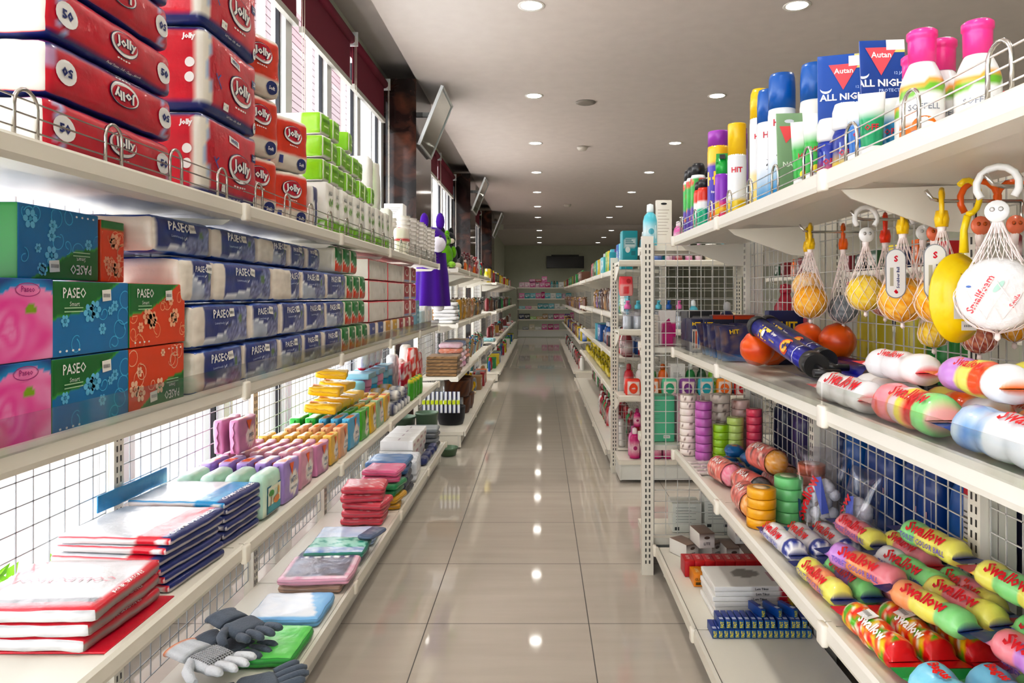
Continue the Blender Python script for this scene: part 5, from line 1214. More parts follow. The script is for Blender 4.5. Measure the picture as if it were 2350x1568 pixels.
# bags of scented balls on the middle shelf
BALLC = [hx(c) for c in ('#8fe08a', '#f58f9a', '#f7a26a', '#c58ad8', '#f2ea6a', '#f2f2f2')]
def ballbag(L, r, cols, seed, crimp, label_paint=None, white=False, words=(), flat=.8):
    """sausage bag of round balls, along Y from 0 to -L, with crimped tails"""
    n = max(3, int(L/(r*1.7))); b = MB(); nu, nv = 22, n*6+8; rd = random.Random(seed); cs = [rd.choice(cols) for _ in range(n+2)]
    def S(u, v):
        t = 2*PI*u; y = -L*v; e = min(v, 1-v)*L
        k = v*n; bump = 1-.17*(abs((k % 1)-.5)*2)**2.5
        rr = r*bump*min(1, (e/(r*.6)+.18))**.5 if e < r*.6 else r*bump
        w = 1+.05*nz(5*cos(t)+seed, 5*sin(t), v*L*60)
        tail = max(0, 1-e/(r*.35))
        x = rr*w*sin(t); z = rr*w*cos(t)
        if tail > 0: x = x*(1-tail)+tail*r*.95*sin(t); z = z*(1-tail*.93)
        return (x, y, max(z*flat if z < 0 else z, -r*.86)+r*.86+.0006)
    def P(u, v):
        e = min(v, 1-v)*L
        if e < r*.22 and crimp: return crimp
        c = cs[int(v*n) % len(cs)]
        if label_paint:
            q = label_paint(u, v)
            if q: return q
        return mix(c, WHITE, .18*(.5+.5*nz(u*9, v*20, seed)))
    b.surf(S, nu, nv, P, 'film', closed=True, flip=True)
    def m(x, y, off):   # x along the bag from its middle, y round it
        u = (y/(2*PI*r)-.10) % 1; v = min(1, max(0, .5+x/L)); t = 2*PI*u; q = r*1.035+off+.001; return Vector((q*sin(t), -L*v, q*cos(t)+r*.86+.0006))
    for t, x, y, s, c, bd in words: b.text(t, m, x, y, s, c, bd)
    for s in (0, 1):    # flat crimped tails
        y0 = 0 if s == 0 else -L
        b.poly([(-r*.95, y0, r*.86), (r*.95, y0, r*.86), (r*1.1, y0+(.03 if s == 0 else -.03), r*.95), (-r*1.1, y0+(.03 if s == 0 else -.03), r*.95)], crimp or hx('#d8d8e0'), 'film')
    return b, m
WB = [hx('#f1efee'), hx('#e4e2e4')]
SWW = [('Swallow', .02, 0, .034, hx('#d8202c'), .02)]
def placeball(b, x, y, z, rz, label, cat='scented balls', grp=None, rx=0): return tag(obj('scented_ball_bag', b, None, (x, y, z), 0, (rx, 0, rz)), label, cat, grp)
b, _ = ballbag(.22, .035, WB, 2, hx('#e8404a'), words=SWW); placeball(b, .632, 1.59, Z2, .0, 'white bag of balls with red lettering at the front of the middle shelf')
b, _ = ballbag(.22, .034, WB, 3, None); placeball(b, .712, 1.59, Z2, -.03, 'plain white bag of balls behind the red lettered one')
lp2 = lambda u, v: (hx('#d81f2a') if .62 < v < .8 else hx('#f4e26a') if .52 < v < .6 else hx('#f2d8dc') if .36 < v < .52 else hx('#f26a4a') if v < .2 and nz(u*6, v*9) > 0 else None) if (u < .3 or u > .6) else None
b, _ = ballbag(.20, .039, BALLC, 4, hx('#f0b8b8'), lp2, words=[('Swallow', .03, .0, .026, hx('#d8202c'), .02)]); placeball(b, .636, 1.33, Z2+.001, .0, 'multicoloured bag of balls with a red and yellow printed band')
b, _ = ballbag(.20, .036, BALLC, 5, hx('#f2c9a8'), lambda u, v: hx('#f0703a') if nz(u*5, v*8, 2) > .3 else None); placeball(b, .722, 1.33, Z2, .0, 'multicoloured bag of balls behind the red banded bag')
lp4 = lambda u, v: (mix(hx('#2a7fd0'), hx('#dfeefa'), .5+.9*nz(u*6, v*7, 3)) if v < .5 else hx('#eef2f8')) if (u < .35 or u > .55) else None
b, _ = ballbag(.20, .038, BALLC, 6, hx('#2a56b8'), lp4, words=[('Swallow', .06, .01, .024, hx('#d8202c'), .02)]); placeball(b, .636, 1.08, Z2+.001, .0, 'blue and white bag of balls nearest on the middle shelf')
b, _ = ballbag(.20, .036, BALLC, 7, hx('#c06ab8'), lambda u, v: hx('#b06ac8') if nz(u*5, v*8, 6) > .25 else None); placeball(b, .722, 1.08, Z2, .0, 'purple and yellow bag of balls at the near end, by the mesh')
b, _ = ballbag(.20, .034, WB, 8, hx('#2f8a4a')); placeball(b, .835, 1.45, Z2+.0, .0, 'clear white bag of balls with a green edge against the mesh')
for i, (x, y, z, cl, nm) in enumerate(((.80, 1.24, 0, BALLC, 'pastel'), (.802, .99, 0, BALLC, 'pastel'), (.675, 1.46, .066, WB, 'white'), (.682, 1.20, .072, BALLC, 'multicoloured'), (.765, 1.16, .068, BALLC, 'multicoloured'))):
    b, _ = ballbag(.19, .032, cl, 90+i, hx(('#c06ab8', '#f0b8b8', '#e8404a', '#f2803a', '#2a56b8')[i]), (lambda u, v: hx('#f26a4a') if .55 < v < .75 and (u < .3 or u > .6) else None) if i > 2 else None, words=[('Swallow', .0, .0, .018, hx('#d8202c'), .02)]); placeball(b, x, y, Z2+z, .06*(i % 3-1), '%s bag of balls, %s on the middle shelf' % (nm, ['along the mesh, second', 'along the mesh, nearest', 'lying on top of the white ones', 'lying on top at the shelf edge', 'lying on top towards the mesh'][i]))
# cleaner bottles standing on the other side of the mesh, read through it
def bottle(name, c, cap, h, r, lab=None, handle=False):
    b = MB(); b.lathe([(.001, 0), (r*.93, .001), (r, .01), (r, h*.3), (r*.97, h*.55), (r*.9, h*.66), (r*.45, h*.8), (r*.36, h*.86)], 16, lambda u, k: c, 'plastic')
    if lab: m = cylmap(r, cz=h*.34); b.rect(m, -r*.8, -h*.18, r*.8, h*.17, lab, .001); b.rect(m, -r*.6, h*.02, r*.6, h*.07, mix(lab, RED, .5), .0018); b.rect(m, -r*.6, -h*.1, r*.3, -h*.07, mix(lab, BLACK, .4), .0018)
    o = obj(name, b); k = MB(); k.lathe([(r*.4, h*.85), (r*.46, h*.87), (r*.44, h*.98), (.001, h)], 14, cap, 'plastic'); obj('cap', k, o); return o
ALLB = {}
def getb(c, cap, h, r, lab=None):
    key = (c, cap, h, r, lab)
    if key not in ALLB: ALLB[key] = bottle('cleaner_bottle', hx(c), hx(cap), h, r, hx(lab) if lab else None)
    return ALLB[key]
COLN = {'#16408a': 'deep blue', '#1c5ca8': 'blue', '#2aa0c8': 'aqua', '#d8c84a': 'yellow', '#2f8a3a': 'green', '#1a1f4a': 'navy', '#b8243a': 'crimson', '#e8e8ea': 'white', '#3a2a6a': 'violet', '#c05a9a': 'mauve', '#c83a2a': 'red', '#e08a2a': 'orange'}
levn = ['bottom', 'lower', 'middle', 'top']
for lev, z, seq in ((1, RZ[0], (('#1a1f4a', '#1a1f4a'), ('#1a1f4a', '#3a2a6a'), ('#3a2a6a', '#b8243a'), ('#2f8a3a', '#2f8a3a'), ('#16408a', '#c83a2a'), ('#16408a', '#c83a2a'), ('#1c5ca8', '#d8c84a'), ('#16408a', '#c83a2a'), ('#16408a', '#c83a2a'))),
                    (0, .135, (('#1a1f4a', '#1a1f4a'), ('#16408a', '#c83a2a'), ('#16408a', '#b8243a'), ('#16408a', '#c83a2a'), ('#1c5ca8', '#c83a2a'), ('#1c5ca8', '#b8243a'), ('#16408a', '#c83a2a'))),
                    (2, RZ[1], (('#b8243a', '#b8243a'), ('#b8243a', '#1a1f4a'), ('#16408a', '#1a1f4a'), ('#e8e8ea', '#b8243a'), ('#d8c84a', '#e08a2a'), ('#d8c84a', '#e08a2a'), ('#2f8a3a', '#2f8a3a'))),
                    (3, RZ[2], (('#2aa0c8', '#e8e8ea'), ('#16408a', '#16408a'), ('#1c5ca8', '#2aa0c8')))):
    if lev < 2: seq = (seq+seq[::-1]+seq[2:]+seq)[:24]
    for i, (c1, c2) in enumerate(seq):
        y = 3.0-(.115 if lev < 2 else .2)*i
        if lev == 1 and abs(y-1.6) < .13 or abs(y-.59) < .08: continue
        o = put(getb(c1, c2, .305 if lev < 2 else .28, .05, '#dfe6ee' if (i+lev) % 2 else None), (1.015+.02*(i % 2), y, z+.001), R(-90), '%s bottle, %s level behind the mesh, %s from the far end' % (COLN[c1], levn[lev], od(i)), 'bottle', 'bottles behind the wire mesh')
for lev, z in ((1, RZ[0]), (0, .135)):
    for i in range(20): put(getb('#1a1f4a' if i % 2 else '#16408a', '#c83a2a' if i % 3 else '#1a1f4a', .305, .05), (1.145, 2.94-.115*i, z+.001), 0, '%s bottle, second rank, %s level behind the mesh, %s from the far end' % ('navy' if i % 2 else 'deep blue', levn[lev], od(i)), 'bottle', 'bottles behind the wire mesh')
p = Pack(.15, .07, .3, {'f': lambda u, v: hx('#d8202c') if v > .7 else hx('#e8c22a') if v > .62 and u > .4 else hx('#e9e24a') if v < .42 and int(v*22) % 3 else hx('#eceae4'), '*': hx('#e4e0d6')}, r=.02, bulge=.006, wr=.003, cs=.012)
m = p.m('f')
for q in range(9): p.rect(m, -.05, .03-q*.012, .05, .034-q*.012, hx('#6d6a5a'))
tag(obj('detergent_bag', p, None, (.99, 1.60, RZ[0]+.001), RR), 'red, white and yellow powder bag behind the mesh by the slotted post', 'detergent')
# ---------------- hanging hooks and scrubbers
def hook_mb(x0, x1):
    a = MB(); a.tube([(x1, 0, 0), (x0+.03, 0, 0), (x0+.012, 0, .004), (x0, 0, .02)], .0035, WHITE, 'chrome', 8); a.tube([(x1, 0, -.0), (x1, 0, -.05)], .003, WHITE, 'chrome', 6); return a
HKY = [2.0, 1.67, 1.5, 1.345, 1.165, 1.0]; HKZ = 1.395; HX = .715
hk = obj('display_hook', hook_mb(0, .178))
for i, y in enumerate(HKY): put(hk, (HX, y, HKZ), 0, 'thin chrome display hook under the top shelf, %s from the far end' % od(i), 'hook', 'display hooks under the top shelf')
def net_mb(rb, zt, n=12, tw=2.2, sx=1., t=.0007):
    """knitted tube net from the tie at (0,0,0) down round a ball of radius rb centred at z=zt"""
    a = MB(); N = 22
    for k in range(n):
        for d in (-1, 1):
            pts = []
            for i in range(N+1):
                s = i/N; z0 = zt-rb*1.03
                z = z0*s
                dz = (z-zt)/(rb*1.03)
                rr = rb*1.03*math.sqrt(max(0, 1-dz*dz)) if z < zt else rb*1.03*(.10+.90*min(1, (z/zt))**1.15)
                th = 2*PI*k/n+d*tw*s; pts.append((rr*sin(th)*sx, rr*cos(th), z))
            a.tube(pts, t, hx('#f1e2dc'), 'plastic', 3)
    a.lathe([(.004, .01), (.008, 0), (.006, -.02)], 10, hx('#efe0da'), 'plastic'); a.lathe([(.001, zt-rb*1.03-.012), (.005, zt-rb*1.03-.008), (.004, zt-rb*1.03)], 8, hx('#efe0da'), 'plastic'); return a
def scrub_mb(r, c, c2, seed, sc=(1, 1, 1)):
    a = MB(); n = 22; k = 14
    def S(u, v):
        t = 2*PI*u; p = PI*v; d = Vector((sin(p)*sin(t), sin(p)*cos(t), cos(p)))
        q = 1+.06*nz(d.x*4+seed, d.y*4, d.z*4)+.05*nz(d.x*11+seed, d.y*11, d.z*11)
        return (d.x*r*q*sc[0], d.y*r*q*sc[1], d.z*r*q*sc[2])
    a.surf(S, 28, 18, lambda u, v: mix(c, c2, .5+1.1*nz(sin(PI*v)*sin(2*PI*u)*5+seed, sin(PI*v)*cos(2*PI*u)*5, cos(PI*v)*5)), 'foam', closed=True, flip=True); return a
def ring_mb(r, c, kind='ring'):
    """clip that loops over the hook: the hook passes through its centre"""
    a = MB()
    if kind == 'ring':
        pts = [(r*sin(R(40+i*29)), 0, r*cos(R(40+i*29))) for i in range(11)]
        pts = [(r*sin(R(t)), 0, r*cos(R(t))) for t in [-130+i*26 for i in range(11)]]
        a.tube(pts, [.006]*11, c, 'plastic', 8)
        a.lathe([(.001, -.003), (.017, -.003), (.018, 0), (.017, .003), (.001, .003)], 18, mix(c, WHITE, .15), 'plastic', (0, -.004, -r-.012), Matrix.Rotation(R(90), 3, 'X'))
        for d in (-1, 1): a.lathe([(.001, 0), (.004, .0002), (.001, .0004)], 8, mix(c, BLACK, .3), 'plastic', (d*.006, -.0078, -r-.009), Matrix.Rotation(R(90), 3, 'X'))
    else:
        for d in (-1, 1): a.tube([(.004*d, d*.006, -.045), (d*.006, d*.011, -.015), (d*.006, d*.008, .012), (0, 0, .02)], .0045, c, 'plastic', 8)
        a.lathe([(.011, -.05), (.013, -.035), (.010, -.02)], 10, c, 'plastic')
    return a
def hanging(label, clip, cc, cr, ball, rb, drop, seed, parts=None, tagm=False, netn=12, sx=1.):
    r = empty('hanging_scrubber'); tag(r, label, 'scrubber')
    z0 = -cr-.03 if clip == 'ring' else -.05
    obj('ring_clip' if clip == 'ring' else 'spring_clip', ring_mb(cr, cc, clip), r)
    obj('net_bag', net_mb(rb*1.02, -drop, netn, sx=sx), r, (0, 0, z0))
    if ball: obj('scrubbing_ball', scrub_mb(rb*.97, ball[0], ball[1], seed, (sx, 1, 1)), r, (0, 0, z0-drop))
    if tagm:
        b = MB()
        def S(x, y, off): return (x, -off, y)
        for k, (w, h, c_) in enumerate(((.021, .05, hx('#9a9ea4')), (.019, .048, hx('#efeeea')))):
            pts = [(w*cos(t)*1, (h-w)*(1 if sin(t) > 0 else -1)+w*sin(t)) for t in [2*PI*i/28 for i in range(28)]]
            b.poly([(x, -.0006*k, y) for x, y in pts], c_, 'paper')
        b.poly([(x, .0012, y) for x, y in reversed(pts)], WHITE, 'paper')
        b.text('S', S, 0, .03, .013, hx('#d83a4a'), .04, off=.0012); b.text('Scrubber Ball', S, .004, -.008, .006, NAVY, .02, rot=R(90), off=.0012); b.rect(S, -.012, -.025, -.005, .012, hx('#b9b6a4'), .001); b.text('e', S, 0, -.036, .009, hx('#d83a4a'), .04, off=.0012)
        obj('paper_tag', b, r, (-.035, -rb*.9, z0-drop+rb*1.1))
    return r
YE, OG, RDC = (hx('#f2c51c'), hx('#f7e08a')), (hx('#f2a21c'), hx('#f9cf7a')), (hx('#a8303a'), hx('#e8b08a'))
def hang(o, i, dx, dy=0, rz=0): o.location = (HX+dx, HKY[i]+dy, HKZ+.002); o.rotation_euler = (0, 0, rz); return o
CY, CW, CO, CR = hx('#efc417'), hx('#f3f2ee'), hx('#ee6a1e'), hx('#f04a34')
hang(hanging('yellow-orange scrubbing ball in a net on the farthest hook, yellow clip', 'clip', CY, .02, OG, .046, .145, 1), 0, .03, -.0, .1)
hang(hanging('pale orange scrubbing ball in a net, upper one behind on the farthest hook', 'clip', CY, .02, (hx('#f0b45a'), hx('#f7dcae')), .043, .10, 2), 0, .065, .115)
hang(hanging('grey wire scrubbing ball low in a net on the farthest hook', 'clip', CO, .02, (hx('#6a6d70'), hx('#a4a7a8')), .040, .165, 3), 0, .125, .01)
hang(hanging('red and gold mesh scrubbing ball in a net, orange clip', 'clip', CR, .02, RDC, .038, .14, 4), 1, .118, .08)
hang(hanging('yellow scrubbing ball in a net under a white smiling ring', 'ring', CW, .026, YE, .042, .115, 5), 1, .035)
hang(hanging('orange ball in a net under a second white ring, farther along the hook', 'ring', CW, .026, OG, .036, .135, 6), 1, .135, -.06)
hang(hanging('large orange scrubbing ball in a net with a yellow clip and paper tag', 'clip', CY, .02, OG, .047, .135, 7, tagm=True), 2, .035)
hang(hanging('small yellow ball in a net hanging from an orange ring', 'ring', CO, .036, YE, .030, .19, 8), 2, .10)
hang(hanging('big orange scrubbing ball in a net beside the yellow strainer', 'clip', CY, .02, OG, .046, .135, 9, tagm=True), 3, .03)
hang(hanging('orange ring with a dark red ball in a net, behind the strainer', 'ring', CO, .036, RDC, .030, .19, 10), 3, .10)
# yellow strainer
r = empty('strainer'); tag(r, 'bright yellow plastic strainer with a hooked handle and white price label', 'strainer')
a = MB()
pr = [(.001, 0), (.038, .001), (.050, .018), (.056, .034), (.062, .036), (.062, .040), (.052, .040), (.046, .02), (.036, .006), (.001, .004)]
a.lathe(pr, 28, lambda u, k: hx('#f2cf12'), 'plastic', (0, 0, 0), Matrix.Rotation(R(-90), 3, 'X') @ Matrix.Diagonal((.86, 1.3, 1)))
mm = lambda x, y, off: (x, -off-.0005, y)
for i in range(5):
    for j in range(7): a.disc(mm, -.02+i*.01, .006+j*.006, .0014, .0014, hx('#c9a20a'), .0004, 6)
a.rect(mm, -.034, -.036, .022, .002, hx('#f0efe9'), .0008); a.rect(mm, -.03, -.014, -.008, -.002, hx('#a9c4e4'), .0014); a.rect(mm, .004, -.012, .02, .0, hx('#d83a4a'), .0014); a.disc(mm, -.006, -.026, .014, .007, hx('#d8402c'), .0014); a.rect(mm, -.02, -.056, .008, -.04, hx('#f0efe9'), .0008); sticker(a, mm, -.006, -.048, .024, .012, 0, .0012)
obj('strainer_bowl', a, r, (0, 0, -.205))
a = MB(); a.tube([(0, .02, -.125), (0, .02, -.085), (0, .01, -.06)], [.008, .006, .006], hx('#f2cf12'), 'plastic', 8); a.tube([(.0+.022*sin(R(t)), .01, -.028+.03*cos(R(t))) for t in [180-i*25 for i in range(10)]], .0052, hx('#f2cf12'), 'plastic', 8); obj('hooked_handle', a, r)
hang(r, 3, .035, -.085, .1); r.location.z = 1.42
# white sponge discs
def spongedisc(label, seed):
    r = empty('bath_sponge'); tag(r, label, 'sponge')
    obj('ring_clip', ring_mb(.030, CW), r)
    a = MB(); pr = [(.001, -.022), (.045, -.022), (.056, -.015), (.060, 0), (.056, .015), (.045, .022), (.001, .022)]
    a.lathe(pr, 30, lambda u, k: mix(hx('#f3f1ee'), hx('#ddd8d4'), .3*((k+int(u*30)) % 2)), 'foam', (0, 0, -.175), Matrix.Rotation(R(90), 3, 'X'))
    m = lambda x, y, off: (x, -.0225-off, -.175+y)
    a.text('Smallfoam', m, -.02, .0, .012, hx('#e8404a'), .01, rot=R(62), off=.001); a.text('Smile', m, .028, -.01, .008, hx('#e8404a'), .01, rot=R(62), off=.001); a.disc(m, .006, .012, .012, .004, hx('#a9d4c0'), .001, 10, R(50)); a.disc(m, -.036, .012, .004, .002, hx('#3f6ab0'), .001, 8)
    obj('sponge_disc', a, r)
    nb = net_mb(.062, -.118, 14, 1.8); nb.v = [(x, y*.46, z) for x, y, z in nb.v]; obj('net_bag', nb, r, (0, 0, -.057)); return r
hang(spongedisc('white round bath sponge with red script in a net, on a big white ring', 1), 4, .02, .0, -.75)
hang(spongedisc('second white round bath sponge behind the red scripted one', 2), 4, .13, .0, -.75); hang(spongedisc('white round bath sponge nearest of all, on the last hook', 3), 5, .05, .0, -.75)
hang(hanging('orange ball in a net on an orange ring beside the last hook', 'ring', CO, .034, OG, .030, .17, 12), 3, .165)

# ---------------- lower shelf, right
Z1 = RZ[0]+.0012
def discstack(n, r, h, c, wob, seed, spots=None, wave=True):
    rd = random.Random(seed); prof = []; z = 0
    for i in range(n): prof += [(r*.965, z+.0005), (r, z+h*.08), (r, z+h*.5), (r, z+h*.92), (r*.965, z+h-.0005)]; z += h
    b = MB(); n5 = len(prof)
    def P(u, k):
        if k % 5 in (0, 4): return mix(c, BLACK, .15)
        if spots and nz(u*16, k*.9, seed) > .33: return spots
        return mix(c, WHITE, .12*nz(u*8, k, seed)+.06)
    def f(u, k): return P(u, k)
    b.lathe([(.001, 0)]+prof+[(r*.5, z), (.001, z)], 30, lambda u, k: f(u, max(0, min(n5-1, k-1))), 'plastic')
    if True: b.lathe([(r*.6, z+.0006), (.001, z+.0008)], 22, mix(hx('#e4d6c0'), c, .3), 'paper')
    return b
def stack(label, x, y, n, r, h, c, spots=None, seed=1):
    """each disc of the pile is a thing of its own"""
    me = discstack(1, r, h, hx(c), 0, seed, hx(spots) if spots else None).mesh('scent_disc')
    for i in range(n):
        o = obj('scent_disc', me, None, (x+random.uniform(-.0012, .0012), y, Z1+i*(h+.0006)), random.random()*6)
        tag(o, label % od(i), 'scent disc', label.split(',')[0])
stack('cream dotted disc, %s up in the pile at the far shelf end', .622, 3.05, 9, .034, .0275, '#ece0d6', '#6d5048', 1)
stack('magenta disc, %s up in its tall pile at the shelf end', .668, 2.965, 7, .034, .0335, '#bf5fb4', None, 2)
stack('cream speckled wide disc, %s up in the pile behind the lime ones', .757, 3.055, 7, .042, .036, '#e2d5c8', '#6d5048', 3)
stack('pinkish floral disc, %s up in the pile in the mesh corner', .845, 3.06, 6, .038, .038, '#e8c9bf', '#a86a5a', 4)
stack('lime green disc, %s up in its short pile', .735, 2.945, 5, .033, .029, '#a4d61f', None, 5)
stack('pale yellow-green disc, %s up in its pile', .79, 2.94, 6, .034, .029, '#c9e07c', None, 6)
stack('coral pink disc, %s up in the pile by the mesh', .862, 2.925, 7, .031, .030, '#f0506e', None, 7)
stack('golden yellow disc, %s up in the near pile', .642, 2.105, 4, .041, .028, '#f0ad1a', None, 8)
stack('mint green disc, %s up in the near pile', .738, 2.155, 4, .041, .033, '#7fd98a', None, 9)
stack('burnt orange disc, %s up in the near pile', .835, 2.235, 5, .041, .030, '#d9601a', None, 10)
for i in range(8):
    p = Pack(.03, .075, .012, {'*': lambda u, v: mix(hx('#eadfd8'), hx('#7a6058'), max(0, nz(u*9, v*9, i)))}, r=.004, bulge=.001, wr=.001, cs=.01)
    tag(obj('small_sachet', p, None, (.622+.034*(i % 2), 2.88-.055*(i//2), Z1), R(-75)), 'small cream dotted sachet, %s in the loose row before the piles' % od(i), 'sachet', 'small cream sachets')
def candy(seed):
    p = Pack(.085, .1, .04, {'t': lambda u, v: hx('#d8404a') if abs(u-.5) < .25 and abs(v-.5-.1*sin(u*9)) < .12 and nz(u*9, v*9, seed) > -.15 else mix(hx('#1f86c8'), hx('#1258a0'), .5+.6*nz(u*5, v*5, seed)), '*': lambda u, v: mix(hx('#1f7fc0'), hx('#10407c'), .5+.5*nz(u*5, v*5, seed))}, r=.018, bulge=.006, wr=.006, cs=.010, seed=seed, puff=True)
    p.text('BOO', p.m('t'), 0, 0, .013, hx('#f4e8ea'), .03, off=.004); return p
CA = [obj('scent_pouch', candy(s)) for s in (1, 2, 3)]
for i, (x, y, z) in enumerate(((.73, 2.60, 0), (.73, 2.71, 0), (.825, 2.71, .0), (.735, 2.82, .0), (.83, 2.82, 0), (.77, 2.64, .056), (.82, 2.76, .056), (.74, 2.765, .056))):
    o = put(CA[i % 3], (x, y, Z1+z), random.uniform(-.15, .15), 'crinkled blue scent pouch with a red label, %s in the blue heap' % od(i), 'scent pouch', 'blue scent pouches')
def foilroll(seed, endc):
    """printed net roll holding a ball, open at one end"""
    b = MB(); L, r = .14, .043
    def S(u, v): t = 2*PI*u; q = r*(1+.03*nz(sin(t)*3+seed, cos(t)*3, v*6))*(.8 if v < .08 else 1); return (q*sin(t), -L*v, q*cos(t)+r*1.04)
    b.surf(S, 24, 16, lambda u, v: mix(hx('#e8857a'), hx('#5a3430'), max(0, nz(u*9, v*9, seed)*1.6)) if nz(u*14, v*14, seed+3) < .25 else hx('#f4cfc0'), 'film', closed=True, flip=True)
    c = scrub_mb(r*.9, endc, mix(endc, WHITE, .35), seed); b0 = len(b.v); b.v += [(x, y-L+.004, z+r*1.04) for x, y, z in c.v]
    for f_, cc in zip(c.f, c.c): b.face([b0+i for i in f_], cc, 'film', True)
    b.text('BOLA', lambda x, y, off: Vector(S((y/(2*PI*r)-.1) % 1, .5+x/L))+Vector((0, 0, off+.002)), 0, 0, .02, WHITE, .03); return b
for i, (x, y, z, rz, c1) in enumerate(((.645, 2.655, 0, .15, '#f08aa0'), (.68, 2.47, 0, .2, '#5a6468'), (.785, 2.475, 0, .1, '#e8a21c'), (.642, 2.30, .0, -.05, '#f0a030'), (.725, 2.45, .092, .2, '#e8a428'), (.85, 2.62, 0, .0, '#c9762a'))):
    tag(obj('scent_roll', foilroll(i+1, hx(c1)), None, (x, y, Z1+z), rz), ['pink', 'grey-balled', 'amber-balled', 'orange-balled', 'upper amber-balled', 'brown-balled'][i]+' printed salmon roll lying by the disc piles', 'scent roll')
# standing clear bags of white balls
def standbag(seed, h=.22, w=.17):
    r = empty('scented_ball_bag'); 
    a = MB()
    def S(u, v): t = 2*PI*u; ww = w/2*(.75+.35*v); dd = .05*(1-v)**.5+.004; return (ww*sin(t)*(1+.05*nz(u*6, v*6, seed)), dd*cos(t)+.03*v, h*v+.0005)
    a.surf(S, 24, 14, WHITE, 'bagfilm', closed=True, flip=True); obj('clear_film', a, r)
    b = MB(); rd = random.Random(seed)
    for i in range(26):
        v = rd.uniform(.05, .55); t = rd.random()*6.28; ww = (w/2*(.75+.35*v)-.019)*rd.uniform(.3, 1)**.5; dd = max(.002, .05*(1-v)**.5-.019)*rd.random()
        b.ball((ww*sin(t), dd*cos(t)+.03*v, max(.019, h*v)), .0175, hx('#f0eff2'), 'foam', 10)
    o = obj('white_balls', b, r); o['kind'] = 'stuff'
    c = MB(); m = lambda x, y, off: Vector(S((.5-x/(2*PI*w*.42)) % 1, .5+y/h))+Vector((0, -off-.003, 0)); c.text('Swallow', m, -.03, -.03, .03, hx('#d8202c'), .03, rot=R(70)); c.rect(m, .0, -.07, .022, .03, hx('#5a6ac0'), .0, rot=.3); c.rect(m, -.07, -.10, -.05, -.04, NAVY, 0); obj('printed_label', c, r); return r
o = standbag(3, .22, .14); o.location = (.80, 2.085, Z1+.008); o.rotation_euler = (R(-6), 0, R(-30)); tag(o, 'clear bag of white balls leaning on the mesh behind the rolls, red lettered', 'scented balls')
o = standbag(5, .2, .11); o.location = (.835, 1.93, Z1+.006); o.rotation_euler = (R(-4), 0, R(-75)); tag(o, 'second clear bag of white balls tight against the mesh', 'scented balls')
NVY = hx('#1c2a78')
def swl(word='Swallow'): return [(word, -.0, -.002, .026, hx('#d8202c'), .03), ('TOILET COLOR BALL', -.0, -.026, .011, hx('#7a6ac0'), .02)]
def dots(u, v): return (hx('#e9eaf0') if int(u*26) % 2 and int(v*60) % 2 else hx('#33449a')) if v > .80 and v < .93 else None
for i, (x, y) in enumerate(((.632, 1.985), (.70, 1.985), (.768, 1.985))):
    b, _ = ballbag(.19, .0295, WB, 20+i, NVY, dots, words=[('Swallow', -.03, -.002, .026, hx('#d8202c'), .03), ('NAPHTHALENE BALL', -.03, -.026, .010, hx('#5a6ac0'), .02)]); placeball(b, x, y, Z1, .05, 'white ball roll with navy crimped ends, %s from the shelf edge in the far row' % od(i))
b, _ = ballbag(.15, .0295, BALLC, 27, NVY, lambda u, v: hx('#f2803a') if v > .55 and (u < .3 or u > .7) else None, words=swl()); placeball(b, .843, 1.745, Z1, .0, 'coloured ball roll with an orange label, in the far row by the mesh')
b, _ = ballbag(.15, .0295, BALLC, 28, NVY, lambda u, v: hx('#f2803a') if v > .6 and (u < .3 or u > .7) else None, words=[('S', 0, 0, .03, hx('#d8202c'), .03)]); placeball(b, .848, 1.53, Z1, .0, 'coloured ball roll with one big red letter, against the mesh')
for i, (x, y) in enumerate(((.632, 1.725), (.70, 1.735), (.768, 1.73))):
    b, _ = ballbag(.19, .0295, BALLC, 30+i, NVY, words=swl()); placeball(b, x, y, Z1, .05, 'roll of pastel balls with navy ends, %s from the shelf edge in the second row' % od(i))
for i, (x, y, rz) in enumerate(((.838, 1.315, .0), (.665, 1.66, .3), (.765, 1.64, .15))):
    b, _ = ballbag(.20, .030, BALLC, 40+i, NVY, words=swl()); placeball(b, x, y-.02, Z1+(.0 if i == 0 else .0625), rz, 'roll of pastel balls, %s' % ['beside the mesh past the second row', 'laid loosely on top near the shelf edge', 'laid loosely on top near the mesh'][i])
for i, (x, y, z, rz) in enumerate(((.835, 1.73, .062, .05), (.84, 1.50, .062, .0), (.775, 1.44, .066, .2), (.845, 1.27, .064, .0), (.70, 1.42, .066, .25), (.775, 1.86, .062, .1), (.83, 1.36, .126, .1), (.81, 1.60, .126, .15), (.76, 1.20, .072, .15), (.845, 1.06, .04, .0), (.785, .93, .064, .1), (.70, .94, .064, .1))):
    b, _ = ballbag(.175, .0295, BALLC, 120+i, NVY if i % 3 else hx('#d81f24'), None, words=swl() if i % 2 else [('Swallow', 0, 0, .024, hx('#d8202c'), .03)]); placeball(b, x, y, Z1+z, rz, 'pastel ball roll on the upper layer of the heap, %s counted from the far side' % od(i))
FR = [hx('#f06a2a'), hx('#f28a3a')]
def fruit(u, v):
    k = nz(u*7, v*11, 4); k2 = nz(u*9+5, v*12, 9)
    if v > .90: return hx('#d81f24')
    if k > .24: return hx('#5fae2a')
    if k2 > .22: return hx('#f4c81a')
    if k < -.28: return hx('#e8242a')
    if abs(k2) < .05: return hx('#f7f0da')
    return mix(hx('#f2703a'), hx('#f7b98a'), max(0, k*3))
